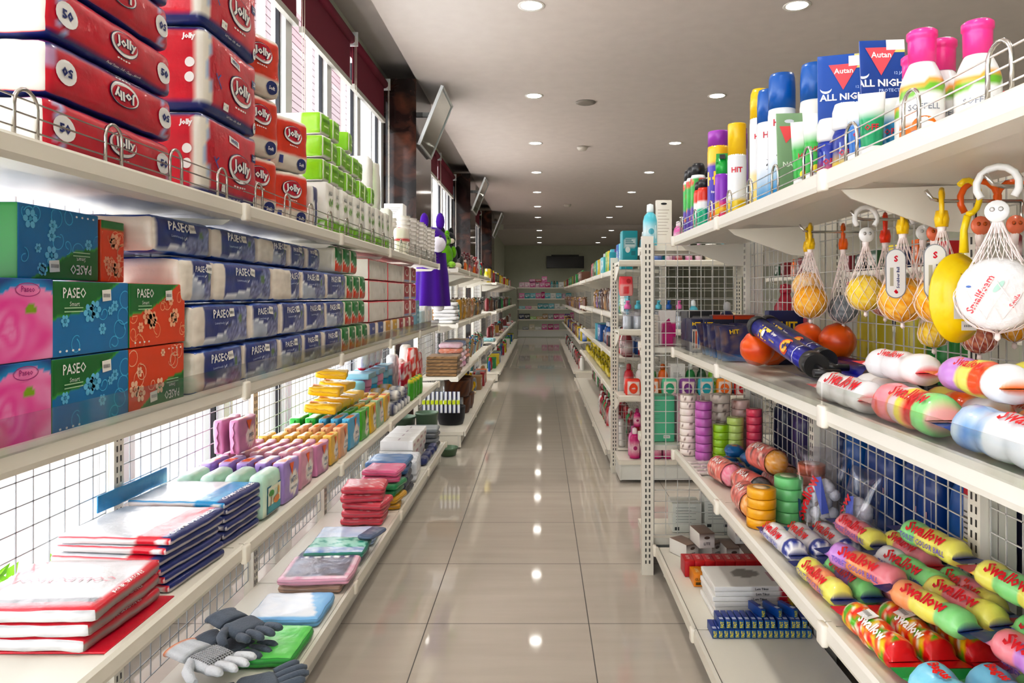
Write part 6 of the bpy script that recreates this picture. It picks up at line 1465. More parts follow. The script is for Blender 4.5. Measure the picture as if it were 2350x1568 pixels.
for i, (x, y) in enumerate(((.632, 1.465), (.704, 1.47), (.776, 1.465))):
    b, _ = ballbag(.195, .0315, FR, 50+i, hx('#d81f24'), fruit, words=[('Swallow', .02, 0, .02, WHITE, .03)]); 
    sticker(b, _, -.02, .012, .034, .024, .1, .002); placeball(b, x, y, Z1, .04, 'fruit printed orange roll with red ends, %s from the shelf edge in the third row' % od(i))
def sachet(c1, c2, seed): 
    p = Pack(.07, .2, .035, {'t': lambda u, v: mix(hx(c1), hx(c2), 1 if v > .62 else max(0, nz(u*5, v*6, seed))), '*': hx(c1)}, r=.015, bulge=.004, wr=.003, cs=.012, seed=seed, puff=True)
    m = p.m('t'); p.text('Flower', m, 0, .055, .016, hx('#f4d06a'), .02, off=.003); sticker(p, m, 0, -.005, .04, .026, .1, .003); p.disc(m, .0, -.06, .016, .018, hx('#e8404a'), .003, 12); return p
for i, (x, y) in enumerate(((.863, .98), (.863, .77), (.863, .56))):
    tag(obj('flower_sachet', sachet('#e070b8', '#2a3098', i+1), None, (x-.01, y, Z1), .05), 'pink and navy flower sachet by the mesh, %s from the far side' % od(i), 'sachet')
def bagus(u, v): return (mix(hx('#8fd0ea'), hx('#f2e87a'), 1 if v > .52 else 0) if (u < .36 or u > .55) else None) if v > .08 else hx('#1f9a4a')
for i, (x, y) in enumerate(((.638, 1.205), (.727, 1.20))):
    b, m = ballbag(.18, .039, [hx('#8fd0ea'), hx('#f2e06a')], 60+i, hx('#1f9a4a'), bagus, words=[('Bagus', -.035, .018, .022, hx('#e8302c'), .04), ('FLU', .03, -.01, .03, hx('#1f9a4a'), .04)])
    placeball(b, x, y, Z1, .03, 'light blue and yellow bag with a green end, %s one' % ['shelf edge', 'inner'][i])
for i, (x, y) in enumerate(((.80, 1.2), (.632, .95), (.702, .945), (.772, .94))):
    b, m = ballbag(.18, .030, BALLC, 70+i, hx('#c9b8d8'), lambda u, v: hx('#e8e6ee') if .3 < v < .6 else None); placeball(b, x, y, Z1, .0, 'clear roll of pastel balls with grey label, %s of the nearest row' % od(i))

# ---------------- bottom deck, right
ZB = .1365
for i, (x, y, z, rz) in enumerate(((.60, 3.03, 0, .5), (.70, 3.04, 0, .6), (.665, 2.98, .062, .15), (.78, 2.99, 0, .1), (.83, 3.03, .062, .05), (.84, 2.93, 0, .0))):
    p = Pack(.065, .11, .06, {'t': hx('#8a7264'), 'f': lambda u, v: hx('#eceae4') if v < .8 else hx('#6a5548'), '*': hx('#e2e0da')}, r=.002, cs=.03, mat='carton'); m = p.m('f'); p.text('LITE', m, 0, -.012, .011, hx('#4a4a4e'), .02); p.disc(m, 0, .012, .012, .006, hx('#5a4a42'), .001)
    if z == 0 or True: tag(obj('bulb_carton', p, None, (x, y+(0 if z == 0 else .0), ZB+z), rz), 'white and brown small carton, %s of the loose group at the deck end' % od(i), 'carton')
for i in range(8):
    p = Pack(.038, .085, .06, {'t': lambda u, v: hx('#c9202c') if v > .25 else hx('#d83a3a'), 'f': hx('#c4202a'), '*': hx('#b81c28')}, r=.0015, cs=.03, mat='carton'); p.text('GLUE', p.m('t'), 0, .0, .012, hx('#f2d0c8'), .02, rot=R(90))
    tag(obj('mousetrap_carton', p, None, (.575+.0392*i, 2.83, ZB), 0), 'red small carton, %s from the deck edge in the red row' % od(i), 'carton', 'red cartons on the bottom deck')
    p = Pack(.038, .085, .045, {'t': lambda u, v: hx('#e8961a'), 'f': hx('#e08a12'), '*': hx('#d98a14')}, r=.0015, cs=.03, mat='carton'); p.text('GLUE', p.m('f'), 0, .005, .010, hx('#7a4a0a'), .02); p.rect(p.m('f'), -.012, -.016, .012, -.006, hx('#5a3a10')); p.text('TRAP', p.m('t'), 0, 0, .012, hx('#f7e0a0'), .02, rot=R(90))
    tag(obj('mousetrap_carton', p, None, (.59+.0392*i, 2.735, ZB), 0), 'amber small carton, %s from the deck edge in the amber row' % od(i), 'carton', 'amber cartons on the bottom deck')
for i in range(6):
    p = Pack(.30, .19, .0165, {'t': lambda u, v: mix(hx('#e8e6e0'), hx('#8a857e'), 1 if ((u-.45)/.16)**2+((v-.62)/.2)**2 < 1 else .05), 'f': lambda u, v: hx('#ecebe8') if u < .42 else (hx('#cfcac8') if u < .74 else hx('#b8303a') if u < .84 else hx('#d9c050') if u < .9 else hx('#3a3436')), '*': hx('#eeedea')}, r=.002, cs=.012, mat='carton')
    m = p.m('f'); p.text('Lem Tikus', m, .01, 0, .008, BLACK, .02); m = p.m('t'); p.rect(m, .06, -.05, .10, .03, hx('#c9a0a4'))
    tag(obj('glue_board_box', p, None, (.73+.004*((i*5) % 3), 2.535, ZB+.0172*i), .0+.01*((i*7) % 3)), 'flat white glue board box, %s from the bottom of the pile' % od(i), 'box', 'flat white glue board boxes')
def bluebox():
    p = Pack(.0165, .075, .027, {'t': lambda u, v: hx('#2c3f8c'), 'f': hx('#1f5a94'), '*': hx('#23468c')}, r=.001, cs=.03, mat='carton'); p.text('FAST', p.m('f'), 0, 0, .011, hx('#e8d82a'), .03, rot=R(90), off=.0006, w=.020); p.rect(p.m('t'), -.006, -.03, .006, -.015, hx('#c9d0e0')); return p
BBX = obj('glue_carton', bluebox())
for i in range(18): put(BBX, (.552+.0175*i, 2.325, ZB), 0, 'tiny blue carton with yellow lettering, %s from the deck edge in the lower row' % od(i), 'carton', 'tiny blue cartons on the bottom deck')
for i in range(14): put(BBX, (.575+.0205*i, 2.33, ZB+.0275), 0 if i < 8 else random.uniform(-.15, .15), 'tiny blue carton with yellow lettering, %s from the deck edge in the upper row' % od(i), 'carton', 'tiny blue cartons on the bottom deck')
for i in range(3): 
    o = put(BBX, (.70+.05*i, 2.345, ZB+.0552), random.uniform(.2, .5), 'tiny blue carton lying askew on top of the rows, %s one' % od(i), 'carton', 'tiny blue cartons on the bottom deck')
# ================================================================ goods farther down the shop
NAMEC = {'red': '#b8202c', 'dark red': '#7a1a22', 'pink': '#e27ab4', 'pale pink': '#eec4d6', 'magenta': '#c8307a', 'teal': '#2a9aa4', 'aqua': '#6ac4d4', 'blue': '#2a62b0', 'navy': '#1c2450', 'green': '#2f8f48', 'lime': '#8cc832', 'dark green': '#1f4a2c', 'yellow': '#e6cf2a', 'gold': '#c2922e', 'orange': '#e0702a', 'brown': '#6a4028', 'tan': '#b08a5c', 'white': '#e9e9e4', 'grey': '#8f9496', 'black': '#1c1c1e', 'purple': '#6a3a9a', 'cream': '#e4dcc4'}
FP_ = {}
def proto(kind, cn):
    k = (kind, cn)
    if k in FP_: return FP_[k]
    c = hx(NAMEC[cn]); c2 = mix(c, WHITE, .65); rd = random.Random(kind+cn)
    if kind == 'carton' or kind == 'flat carton' or kind == 'tall carton':
        W, D, H = {'carton': (.15, .13, .16), 'flat carton': (.17, .15, .08), 'tall carton': (.10, .08, .20)}[kind]
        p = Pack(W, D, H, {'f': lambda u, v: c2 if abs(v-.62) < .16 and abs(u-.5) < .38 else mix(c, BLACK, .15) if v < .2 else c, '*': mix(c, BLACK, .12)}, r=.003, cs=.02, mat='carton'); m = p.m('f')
        p.disc(m, -W*.15, -H*.12, W*.16, H*.1, mix(c, WHITE, .8), .001); p.rect(m, W*.08, -H*.3, W*.36, -H*.16, mix(c, BLACK, .45), .001)
        for q in range(3): p.rect(m, -W*.3, H*(.06+q*.06), W*(.3-.1*q), H*(.09+q*.06), mix(c, BLACK, .4), .001)
        o = obj('goods_carton', p)
    elif kind in ('bottle', 'small bottle'):
        h, r = (.2, .034) if kind == 'bottle' else (.12, .024); b = MB()
        b.lathe([(.001, 0), (r*.95, .001), (r, .01), (r, h*.35), (r*.98, h*.6), (r*.8, h*.72), (r*.4, h*.8)], 14, lambda u, k: c2 if k in (3,) else c, 'plastic'); b.rect(cylmap(r, cz=h*.35), -r*.7, -h*.16, r*.7, h*.14, c2, .001); b.disc(cylmap(r, cz=h*.35), 0, .0, r*.4, h*.07, mix(c, BLACK, .3), .0016, 10)
        o = obj('goods_bottle', b); q = MB(); q.lathe([(r*.45, h*.79), (r*.5, h*.82), (r*.45, h*.97), (.001, h)], 12, mix(c, WHITE, .8) if rd.random() < .5 else mix(c, BLACK, .4), 'plastic'); obj('cap', q, o)
    elif kind in ('pouch', 'snack bag'):
        W, D, H = (.12, .05, .15) if kind == 'pouch' else (.14, .07, .19)
        p = Pack(W, D, H, {'f': lambda u, v: c2 if ((u-.5)/.3)**2+((v-.55)/.2)**2 < 1 else mix(c, BLACK, .3*max(0, nz(u*6, v*6, len(cn)))) , '*': c}, r=.02, bulge=.008, wr=.005, cs=.016, seed=len(cn)); m = p.m('f'); p.disc(m, 0, -H*.2, W*.2, H*.1, mix(c, BLACK, .35), .002); p.rect(m, -W*.25, H*.06, W*.25, H*.12, mix(c, BLACK, .2), .002); o = obj('goods_pouch', p)
    elif kind == 'jar':
        b = MB(); b.lathe([(.001, 0), (.036, .001), (.038, .01), (.038, .08), (.03, .095)], 14, c, 'plastic'); b.rect(cylmap(.038, cz=.045), -.03, -.02, .03, .02, c2, .001); o = obj('goods_jar', b); q = MB(); q.lathe([(.034, .093), (.035, .096), (.035, .115), (.001, .116)], 14, c2, 'plastic'); obj('lid', q, o)
    elif kind == 'folded garment':
        p = Pack(.24, .22, .045, {'*': lambda u, v: mix(c, c2, .5+.9*nz(u*9, v*9, len(cn)))}, r=.02, bulge=.003, wr=.006, cs=.016, mat='cloth', seed=len(cn)); o = obj('folded_garment', p)
    elif kind == 'basket':
        b = MB(); b.lathe([(.001, .0), (.10, .001), (.115, .05), (.12, .12), (.123, .15), (.112, .15), (.105, .05), (.001, .02)], 24, lambda u, k: mix(c, BLACK, .5*((int(u*24)+k) % 2)), 'cloth'); o = obj('wicker_basket', b)
    elif kind == 'bunch':
        b = MB()
        for i in range(26):
            t = rd.random()*6.28; q = rd.random()**.5*.07; x, y = q*sin(t), q*cos(t)*.7; h = rd.uniform(.12, .2)
            b.tube([(x*.3, y*.3, .002), (x*.6, y*.6, h*.5), (x, y, h)], .0028, mix(c, WHITE, rd.random()*.6), 'plastic', 4)
            b.ball((x, y, h), .011, mix(c, BLACK if rd.random() < .4 else WHITE, rd.random()*.5), 'plastic', 6)
        o = obj('trinket_bunch', b)
    FP_[k] = o; return o
CATK = {'carton': 'carton', 'flat carton': 'carton', 'tall carton': 'carton', 'bottle': 'bottle', 'small bottle': 'bottle', 'pouch': 'pouch', 'snack bag': 'snack', 'jar': 'jar', 'folded garment': 'garment', 'basket': 'basket', 'bunch': 'trinkets'}
WID = {'carton': .155, 'flat carton': .175, 'tall carton': .105, 'bottle': .072, 'small bottle': .054, 'pouch': .125, 'snack bag': .147, 'jar': .08, 'folded garment': .246, 'basket': .25, 'bunch': .17}
def rowalong(where, seq, x, y0, z, rz, gap=.012, ymax=99):
    """goods standing in a row going away from the viewer"""
    y = y0
    cnt = {}
    for i, (cn, kd) in enumerate(seq):
        w = WID[kd]
        if y+w > ymax: break
        n = cnt.get((cn, kd), 0); cnt[(cn, kd)] = n+1
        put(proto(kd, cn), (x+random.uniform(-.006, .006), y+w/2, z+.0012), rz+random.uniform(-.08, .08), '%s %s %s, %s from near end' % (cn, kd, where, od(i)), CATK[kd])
        y += w+gap
def rowacross(where, seq, x0, y, z, gap=.01, xmax=99, rz=0):
    x = x0
    for i, (cn, kd) in enumerate(seq):
        w = WID[kd]
        if x+w > xmax: break
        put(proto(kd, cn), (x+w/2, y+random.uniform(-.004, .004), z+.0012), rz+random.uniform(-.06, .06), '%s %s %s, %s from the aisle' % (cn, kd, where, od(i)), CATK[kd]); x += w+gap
def rs(seed, colours, kinds, n):
    rd = random.Random(seed); return [(rd.choice(colours), rd.choice(kinds)) for _ in range(n)]
# second run by the windows
W2 = 'on second window run %s'
U2 = [.135, .563, .99, 1.434]
seq = rs(1, ['red', 'orange', 'black', 'white', 'brown', 'tan', 'dark red', 'yellow'], ['bunch', 'bunch', 'jar', 'small bottle', 'pouch'], 14)
rowalong(W2 % 'top shelf', seq, -.73, 6.62, U2[3], RL, .02, 8.3); rowalong(W2 % 'top shelf', [('white', 'tall carton'), ('white', 'bottle'), ('aqua', 'bottle'), ('lime', 'jar'), ('teal', 'bottle'), ('red', 'snack bag'), ('green', 'bottle')], -.74, 8.32, U2[3], RL, .03, 9.36)
rowalong('at the back of the second run top shelf', rs(2, ['white', 'grey', 'red', 'green', 'black'], ['tall carton', 'bottle', 'carton'], 14), -.88, 6.7, U2[3], RL, .03, 9.3)
rowalong(W2 % 'middle shelf', [('purple', 'pouch'), ('red', 'pouch'), ('teal', 'pouch'), ('gold', 'snack bag'), ('gold', 'bunch'), ('gold', 'snack bag'), ('tan', 'bunch'), ('gold', 'bunch'), ('tan', 'snack bag'), ('orange', 'snack bag'), ('gold', 'bunch'), ('brown', 'bunch'), ('dark green', 'bunch'), ('brown', 'pouch'), ('gold', 'pouch'), ('brown', 'bunch'), ('tan', 'pouch'), ('black', 'bunch')], -.745, 6.15, U2[2], RL, .01, 9.36)
rowalong('at the back of the second run middle shelf', rs(3, ['gold', 'tan', 'white', 'brown', 'cream'], ['snack bag', 'bunch', 'carton'], 16), -.87, 6.3, U2[2], RL, .02, 9.36)
for k in range(5):
    put(proto('folded garment', 'pale pink' if k < 3 else ('pale pink', 'orange')[k % 2]), (-.803, 6.52, U2[1]+.0012+.0465*k), RL+random.uniform(-.1, .1), '%s frilly garment, %s in the pile on the second run lower shelf' % ('pink' if k < 3 else 'peach', od(k)), 'garment')
    put(proto('folded garment', ('pink', 'pale pink', 'pale pink', 'white', 'blue')[k]), (-.803, 6.80, U2[1]+.0012+.0465*k), RL+random.uniform(-.1, .1), '%s garment, %s in the next pile on the second run lower shelf' % (('pink', 'pale pink', 'pale pink', 'white', 'blue')[k], od(k)), 'garment')
    put(proto('folded garment', ('brown', 'orange', 'orange', 'brown', 'tan')[k]), (-.803, 7.08, U2[1]+.0012+.0465*k), RL+random.uniform(-.1, .1), 'rust brown garment, %s in the third pile on the second run lower shelf' % od(k), 'garment')
for k in range(6): 
    p = Pack(.30, .26, .026, {'*': lambda u, v: mix(hx('#a98a66'), hx('#6a5238'), .5+.8*nz(u*9, v*3, k))}, r=.008, bulge=.0, wr=.003, cs=.02, mat='cloth', seed=k)
    tag(obj('woven_mat', p, None, (-.80+.008*(k % 2), 5.99, U2[1]+.0012+.0272*k), RL+random.uniform(-.05, .05)), 'tan woven mat, %s from the bottom of the mat pile' % od(k), 'mat')
rowalong(W2 % 'lower shelf', [('aqua', 'bunch'), ('dark green', 'bunch'), ('gold', 'bunch'), ('blue', 'bunch'), ('brown', 'bunch'), ('teal', 'bunch'), ('gold', 'bunch'), ('dark red', 'bunch'), ('green', 'bunch'), ('brown', 'bunch'), ('blue', 'pouch'), ('white', 'pouch')], -.75, 7.25, U2[1], RL, .01, 9.36)
def plush(name, c, c2, h, seed, ears=1, label='', loc=(0, 0, 0), rz=0):
    r = empty(name, loc, rz); tag(r, label, 'plush toy'); s = h
    def fuzz(rx, ry, rz_, cx, cz, col, cy=0):
        b = MB()
        def S(u, v):
            t = 2*PI*u; p = PI*v; d = Vector((sin(p)*sin(t), sin(p)*cos(t), cos(p))); q = 1+.05*nz(d.x*6+seed, d.y*6, d.z*6)
            return (cx+d.x*rx*q, cy+d.y*ry*q, cz+d.z*rz_*q)
        b.surf(S, 20, 14, lambda u, v: mix(col, mix(col, BLACK, .35), .5+.9*nz(u*8, v*8, seed)), 'cloth', closed=True, flip=True); return b
    b = fuzz(.30*s, .24*s, .36*s, 0, .34*s, c); obj('body', b, r)
    obj('head', fuzz(.22*s, .2*s, .2*s, 0, .78*s, c, -.03*s), r)
    for d in (-1, 1):
        if ears: obj('ear', fuzz(.07*s, .05*s, .1*s*ears, d*.13*s, .97*s, c), r)
        obj('arm', fuzz(.08*s, .1*s, .17*s, d*.30*s, .45*s, c, -.05*s), r); obj('foot', fuzz(.11*s, .15*s, .09*s, d*.18*s, .09*s, c2, -.2*s), r)
        e = MB(); e.ball((d*.07*s, -.21*s, .82*s), .022*s, BLACK, 'plastic', 8); obj('eye', e, r)
    obj('muzzle', fuzz(.1*s, .08*s, .07*s, 0, .73*s, c2, -.19*s), r); return r
plush('plush_toy', hx('#7ac22a'), hx('#a9dc5a'), .29, 2, 1, 'lime green plush toy sitting at the near end of the second run top shelf', (-.80, 5.95, U2[3]+.012), R(30))
plush('plush_toy', hx('#141416'), hx('#e8ddc8'), .34, 3, 1.2, 'black plush toy with a cream muzzle, behind the lime green one', (-.82, 6.36, U2[3]+.012), R(40))
plush('plush_toy', hx('#e0b21c'), hx('#f2e08a'), .24, 5, 1, 'yellow plush toy on the second run bottom deck, beyond the baskets', (-.78, 7.50, .147), R(50)); plush('plush_toy', hx('#e8c23a'), hx('#f4ead0'), .22, 6, 1, 'small golden plush toy next to the larger yellow one', (-.78, 7.86, .147), R(40))
# big purple plush hanging in the gap
r = empty('hanging_plush', (-.82, 5.5, 1.10)); tag(r, 'big purple plush toy with white muzzle and feet hanging in the gap between runs', 'plush toy')
PU = hx('#4a1590')
def robe(u, v):
    t = 2*PI*u; q = 1+.10*cos(7*t)*(1-v*.6)+.04*nz(u*6, v*4); k = .135-.03*v
    return (k*q*sin(t), .10*q*cos(t), .04+.40*v)
b = MB(); b.surf(robe, 40, 14, lambda u, v: mix(PU, mix(PU, BLACK, .45), .5-.5*cos(14*PI*u)), 'cloth', closed=True, flip=True); b.poly([robe(i/40, 1) for i in range(40)], PU, 'cloth'); obj('robe', b, r)
b = MB(); b.ball((0, 0, .53), .11, PU, 'cloth', 20); obj('head', b, r)
b = MB(); b.ball((.055, -.085, .50), .06, hx('#e9e4ec'), 'cloth', 16); obj('muzzle', b, r)
for d in (-1, 1):
    b = MB(); b.ball((d*.06, 0, .68), .034, PU, 'cloth', 12, (1, .7, 2.0)); obj('ear', b, r)
    b = MB(); b.ball((d*.05, -.02, .03), .045, hx('#f0eef0'), 'cloth', 12, (1, 1.3, .75)); obj('foot', b, r)
    b = MB(); b.ball((.03+d*.045, -.10, .56), .011, BLACK, 'plastic', 8); obj('eye', b, r)
b = MB(); b.tube([(0, 0, .63), (0, 0, .9)], .003, hx('#d8d0c8'), 'plastic', 6); obj('hanging_cord', b, r)
for k in range(6):
    p = Pack(.2, .2, .028, {'*': lambda u, v: mix(hx('#f3f2f0'), hx('#d0cfd0'), max(0, nz(u*5, v*5, k)))}, r=.013, bulge=.004, wr=.004, cs=.018, mat='cloth', seed=k)
    tag(obj('folded_garment', p, None, (-.775+.01*(k % 2), 5.90, U2[2]+.0012+.0287*k), RL+random.uniform(-.2, .2)), 'white folded cap cloth, %s in the white pile by the purple plush' % od(k), 'garment')
# green bins in the gap and hung brushes
def bin_mb(r0, r1, h, c): b = MB(); b.lathe([(.001, .0), (r0, .001), (r1, h), (r1*1.06, h+.001), (r1*1.06, h+.014), (r1*.97, h+.014), (r0*.95, .01), (.001, .01)], 28, c, 'plastic'); return b
GB = hx('#58715a'); 
tag(obj('plastic_bin', bin_mb(.062, .083, .335, GB), None, (-.845, 5.40, .001)), 'tall green plastic bin standing in the gap between the shelf runs', 'bin')
tag(obj('plastic_bin', bin_mb(.07, .095, .30, GB), None, (-1.03, 5.42, .001)), 'wider green plastic bin close to the window in the gap', 'bin')
tag(obj('plastic_bin', bin_mb(.055, .07, .05, hx('#5d7a5c')), None, (-.70, 5.52, .001)), 'low green plastic tub on the floor at the corner of the second run', 'bin')
for i in range(9):
    p = Pack(.028, .018, .17, {'f': lambda u, v: hx('#c9d832') if .42 < v < .62 else (hx('#e9ecf0') if (u > .35) else hx('#1c2a5a')), '*': hx('#27335c')}, r=.004, cs=.012, mat='carton')
    tag(obj('hanging_brush_pack', p, None, (-.92+.034*i, 5.725, .29), 0), 'white, lime and navy brush pack hung over the green bin, %s from the window' % od(i), 'brush', 'hung brush packs over the green bin')
b = MB(); b.tube([(-.95, 5.74, .505), (-.62, 5.74, .505)], .004, WHITE, 'chrome', 6)
rowalong('on the second run bottom deck', [('black', 'basket'), ('dark green', 'pouch'), ('grey', 'carton'), ('brown', 'basket'), ('brown', 'basket'), ('red', 'pouch')], -.76, 6.0, U2[0], RL, .02, 7.4)
for k in range(2): put(proto('basket', 'brown'), (-.76, 6.655+.27*k, U2[0]+.16), 0, 'brown wicker basket stacked upon others, %s one' % od(k), 'basket')
rowalong('on second run deck past the plush toys', rs(8, ['red', 'grey', 'brown', 'tan', 'orange'], ['carton', 'pouch', 'snack bag'], 8), -.74, 8.15, U2[0], RL, .02, 9.36)
rowalong('hung at the back of the second run deck', rs(9, ['grey', 'teal', 'black', 'white', 'navy'], ['tall carton', 'carton'], 14), -.88, 7.62, U2[0], RL, .03, 9.3)
# third run by the windows
W3 = 'on third window run %s'
for lv, z, cols, kinds, sd in (('top shelf', 1.40, ['red', 'white', 'brown', 'yellow', 'dark green', 'gold'], ['carton', 'tall carton', 'snack bag', 'bottle'], 11), ('middle shelf', .99, ['green', 'brown', 'gold', 'dark red', 'grey', 'black'], ['bottle', 'bunch', 'snack bag', 'carton'], 12), ('lower shelf', .563, ['gold', 'red', 'teal', 'brown', 'white', 'dark red'], ['bunch', 'snack bag', 'folded garment', 'carton'], 13), ('bottom deck', .135, ['blue', 'white', 'green', 'yellow', 'red'], ['snack bag', 'carton', 'pouch'], 14)):
    rowalong(W3 % lv, rs(sd, cols, kinds, 44), -.757 if z > .2 else -.72, 10.25, z, RL, .03, 17.9)
# far run on the other side of the aisle
F = 'on far aisle run %s'
rowalong(F % 'top shelf', [('teal', 'tall carton'), ('aqua', 'tall carton'), ('blue', 'tall carton'), ('aqua', 'bottle'), ('pale pink', 'bottle'), ('teal', 'carton'), ('purple', 'bottle'), ('aqua', 'tall carton'), ('blue', 'bottle'), ('yellow', 'tall carton'), ('lime', 'tall carton'), ('aqua', 'carton'), ('white', 'tall carton'), ('cream', 'carton'), ('yellow', 'carton'), ('aqua', 'carton'), ('lime', 'carton'), ('brown', 'snack bag'), ('green', 'snack bag'), ('dark red', 'snack bag'), ('green', 'snack bag'), ('brown', 'snack bag'), ('red', 'snack bag')], .62, 5.15, 1.40, RR, .02, 9.45)
rowalong(F % 'upper middle shelf', [('aqua', 'pouch'), ('white', 'snack bag'), ('lime', 'pouch'), ('aqua', 'snack bag'), ('yellow', 'tall carton'), ('blue', 'tall carton'), ('purple', 'pouch'), ('white', 'snack bag'), ('brown', 'snack bag'), ('brown', 'bunch'), ('tan', 'snack bag'), ('brown', 'bunch'), ('brown', 'snack bag'), ('navy', 'snack bag'), ('gold', 'bunch'), ('purple', 'snack bag'), ('brown', 'bunch'), ('tan', 'snack bag'), ('gold', 'pouch')], .62, 5.15, 1.08, RR, .02, 9.45)
rowalong(F % 'lower middle shelf', [('dark red', 'bottle'), ('dark red', 'bottle'), ('white', 'bottle'), ('red', 'bottle'), ('dark green', 'bottle'), ('black', 'bottle'), ('dark red', 'jar'), ('dark red', 'bottle'), ('black', 'bottle'), ('red', 'bottle'), ('dark red', 'bottle'), ('black', 'jar'), ('dark red', 'jar'), ('brown', 'jar'), ('blue', 'bottle'), ('navy', 'bottle'), ('blue', 'bottle'), ('brown', 'jar'), ('blue', 'carton'), ('aqua', 'carton'), ('aqua', 'carton'), ('brown', 'jar'), ('brown', 'jar')], .62, 5.15, .78, RR, .02, 9.45)
rowalong('at back of far aisle run third shelf', rs(21, ['dark red', 'red', 'black', 'blue', 'brown'], ['jar'], 26), .74, 5.2, .78, RR, .06, 9.45)
def banana():
    b = MB(); n = 9; pts = []; rr = []
    for i in range(n+1): t = i/n; a = -1.0+2.0*t; pts.append((.0, .12*sin(a), .03+.12*(1-cos(a))*.9)); rr.append(.020*sin(PI*min(1, max(0, .08+.84*t)))**.5+.001)
    b.tube(pts, rr, hx('#e2cf1c'), 'plastic', 8); b.tube([pts[0], (0, pts[0][1]-.018, pts[0][2]+.02)], .006, hx('#8a7a2a'), 'plastic', 6); return b
BN = obj('banana', banana()); k = 0
for i in range(13):
    for j in range(3):
        put(BN, (.60+.082*j, 6.25+.25*i+.03*(j % 2), .5012), random.uniform(-.2, .2), 'yellow banana in the far heap, %s from the near end, %s rank' % (od(i), ['aisle', 'middle', 'back'][j]), 'banana', 'bananas on the far run')
    if i % 2 == 0:
        for j in range(2): put(BN, (.63+.078*j, 6.27+.25*i, .5012+.115), random.uniform(-.25, .25), 'yellow banana on top of the far heap, %s from the near end, %s one' % (od(i), ['aisle', 'inner'][j]), 'banana', 'bananas on the far run')
rowalong(F % 'banana shelf', [('white', 'tall carton'), ('white', 'bottle'), ('aqua', 'bottle'), ('white', 'tall carton'), ('cream', 'tall carton'), ('lime', 'bottle'), ('yellow', 'bottle')], .61, 5.15, .50, RR, .03, 6.1)
rowalong(F % 'bottom deck', [('white', 'snack bag'), ('pale pink', 'snack bag'), ('aqua', 'pouch'), ('purple', 'pouch'), ('white', 'snack bag'), ('red', 'bottle'), ('dark red', 'bottle'), ('green', 'bottle'), ('red', 'bottle'), ('green', 'bottle'), ('dark red', 'bottle'), ('red', 'bottle'), ('white', 'bottle'), ('red', 'bottle')], .58, 5.15, .135, RR, .03, 9.4)
rowalong('at the back of the far run deck', rs(22, ['dark red', 'red', 'green', 'white'], ['bottle', 'snack bag'], 26), .70, 5.2, .135, RR, .05, 9.4)
for lv, z, cols, kinds, sd in (('top shelf', 1.40, ['brown', 'green', 'dark red', 'gold'], ['snack bag', 'carton'], 31), ('middle shelf', .99, ['brown', 'tan', 'purple', 'gold'], ['snack bag', 'bunch'], 32), ('lower shelf', .56, ['dark red', 'blue', 'yellow', 'brown'], ['bottle', 'carton'], 33), ('bottom deck', .135, ['red', 'dark green', 'white'], ['bottle', 'snack bag'], 34)):
    rowalong('on the %s of the farthest run' % lv, rs(sd, cols, kinds, 40), .64 if z > .2 else .6, 10.35, z, RR, .05, 17.8)
# end unit facing the viewer
E = 'on far end unit %s'
FX = FEX0+.02; YF_ = FEY-.24
rowacross(E % 'top shelf', [('teal', 'tall carton'), ('aqua', 'bottle'), ('blue', 'bottle'), ('pale pink', 'small bottle'), ('red', 'small bottle'), ('pink', 'small bottle'), ('pale pink', 'small bottle'), ('cream', 'jar'), ('aqua', 'small bottle'), ('pale pink', 'small bottle'), ('gold', 'small bottle'), ('yellow', 'jar')], FX, YF_, 1.44, .012, FEX1-.02)
rowacross('at far end unit top back', [('aqua', 'tall carton'), ('white', 'bottle'), ('teal', 'tall carton'), ('pink', 'bottle'), ('white', 'tall carton')], FX+.01, FEY-.1, 1.44, .02, 1.02)
def clearb(capn):
    b = MB(); b.lathe([(.001, 0), (.03, .001), (.032, .01), (.032, .11), (.022, .135), (.016, .14)], 16, hx('#cfd8dc'), 'bagfilm'); b.lathe([(.001, .003), (.027, .004), (.027, .09), (.001, .091)], 12, hx('#dfe6ea'), 'plastic'); o = obj('pump_bottle', b); c = MB(); c.lathe([(.018, .138), (.02, .145), (.018, .165), (.008, .17), (.007, .19), (.001, .19)], 12, hx(NAMEC[capn]), 'plastic'); c.box(-.005, -.03, .185, .005, .01, .195, hx(NAMEC[capn])); obj('pump_head', c, o); return o
CB = {c: clearb(c) for c in ('aqua', 'pink', 'blue')}
for i in range(6):
    c = ('pink', 'aqua', 'blue', 'aqua', 'blue', 'pink')[i]; put(CB[c], (FX+.04+.068*i, YF_, .9912), 0, 'clear pump bottle with %s head on the far end unit, %s from the aisle' % (c, od(i)), 'bottle', 'clear pump bottles')
    put(CB[c], (FX+.06+.068*i, YF_+.09, .9912), 0, 'clear pump bottle with %s head in the second rank, %s from the aisle' % (c, od(i)), 'bottle', 'clear pump bottles')
rowacross(E % 'middle shelf right part', [('aqua', 'bottle'), ('orange', 'jar'), ('red', 'jar'), ('yellow', 'jar'), ('lime', 'jar'), ('pale pink', 'bottle')], FX+.44, YF_, .99, .006, FEX1+.02)
p = Pack(.10, .03, .13, {'f': lambda u, v: hx('#e8505a') if v > .62 else (hx('#d81f2c') if .3 < u < .75 and .12 < v < .5 else hx('#eba8a4')), '*': hx('#e06a6a')}, r=.01, bulge=.004, wr=.003, cs=.012); p.disc(p.m('f'), .02, .035, .018, .016, hx('#b8101c'), .002)
tag(obj('hanging_pouch', p, None, (.565, 4.78, 1.215)), 'coral red pouch hung under the top shelf of the far end unit', 'pouch')
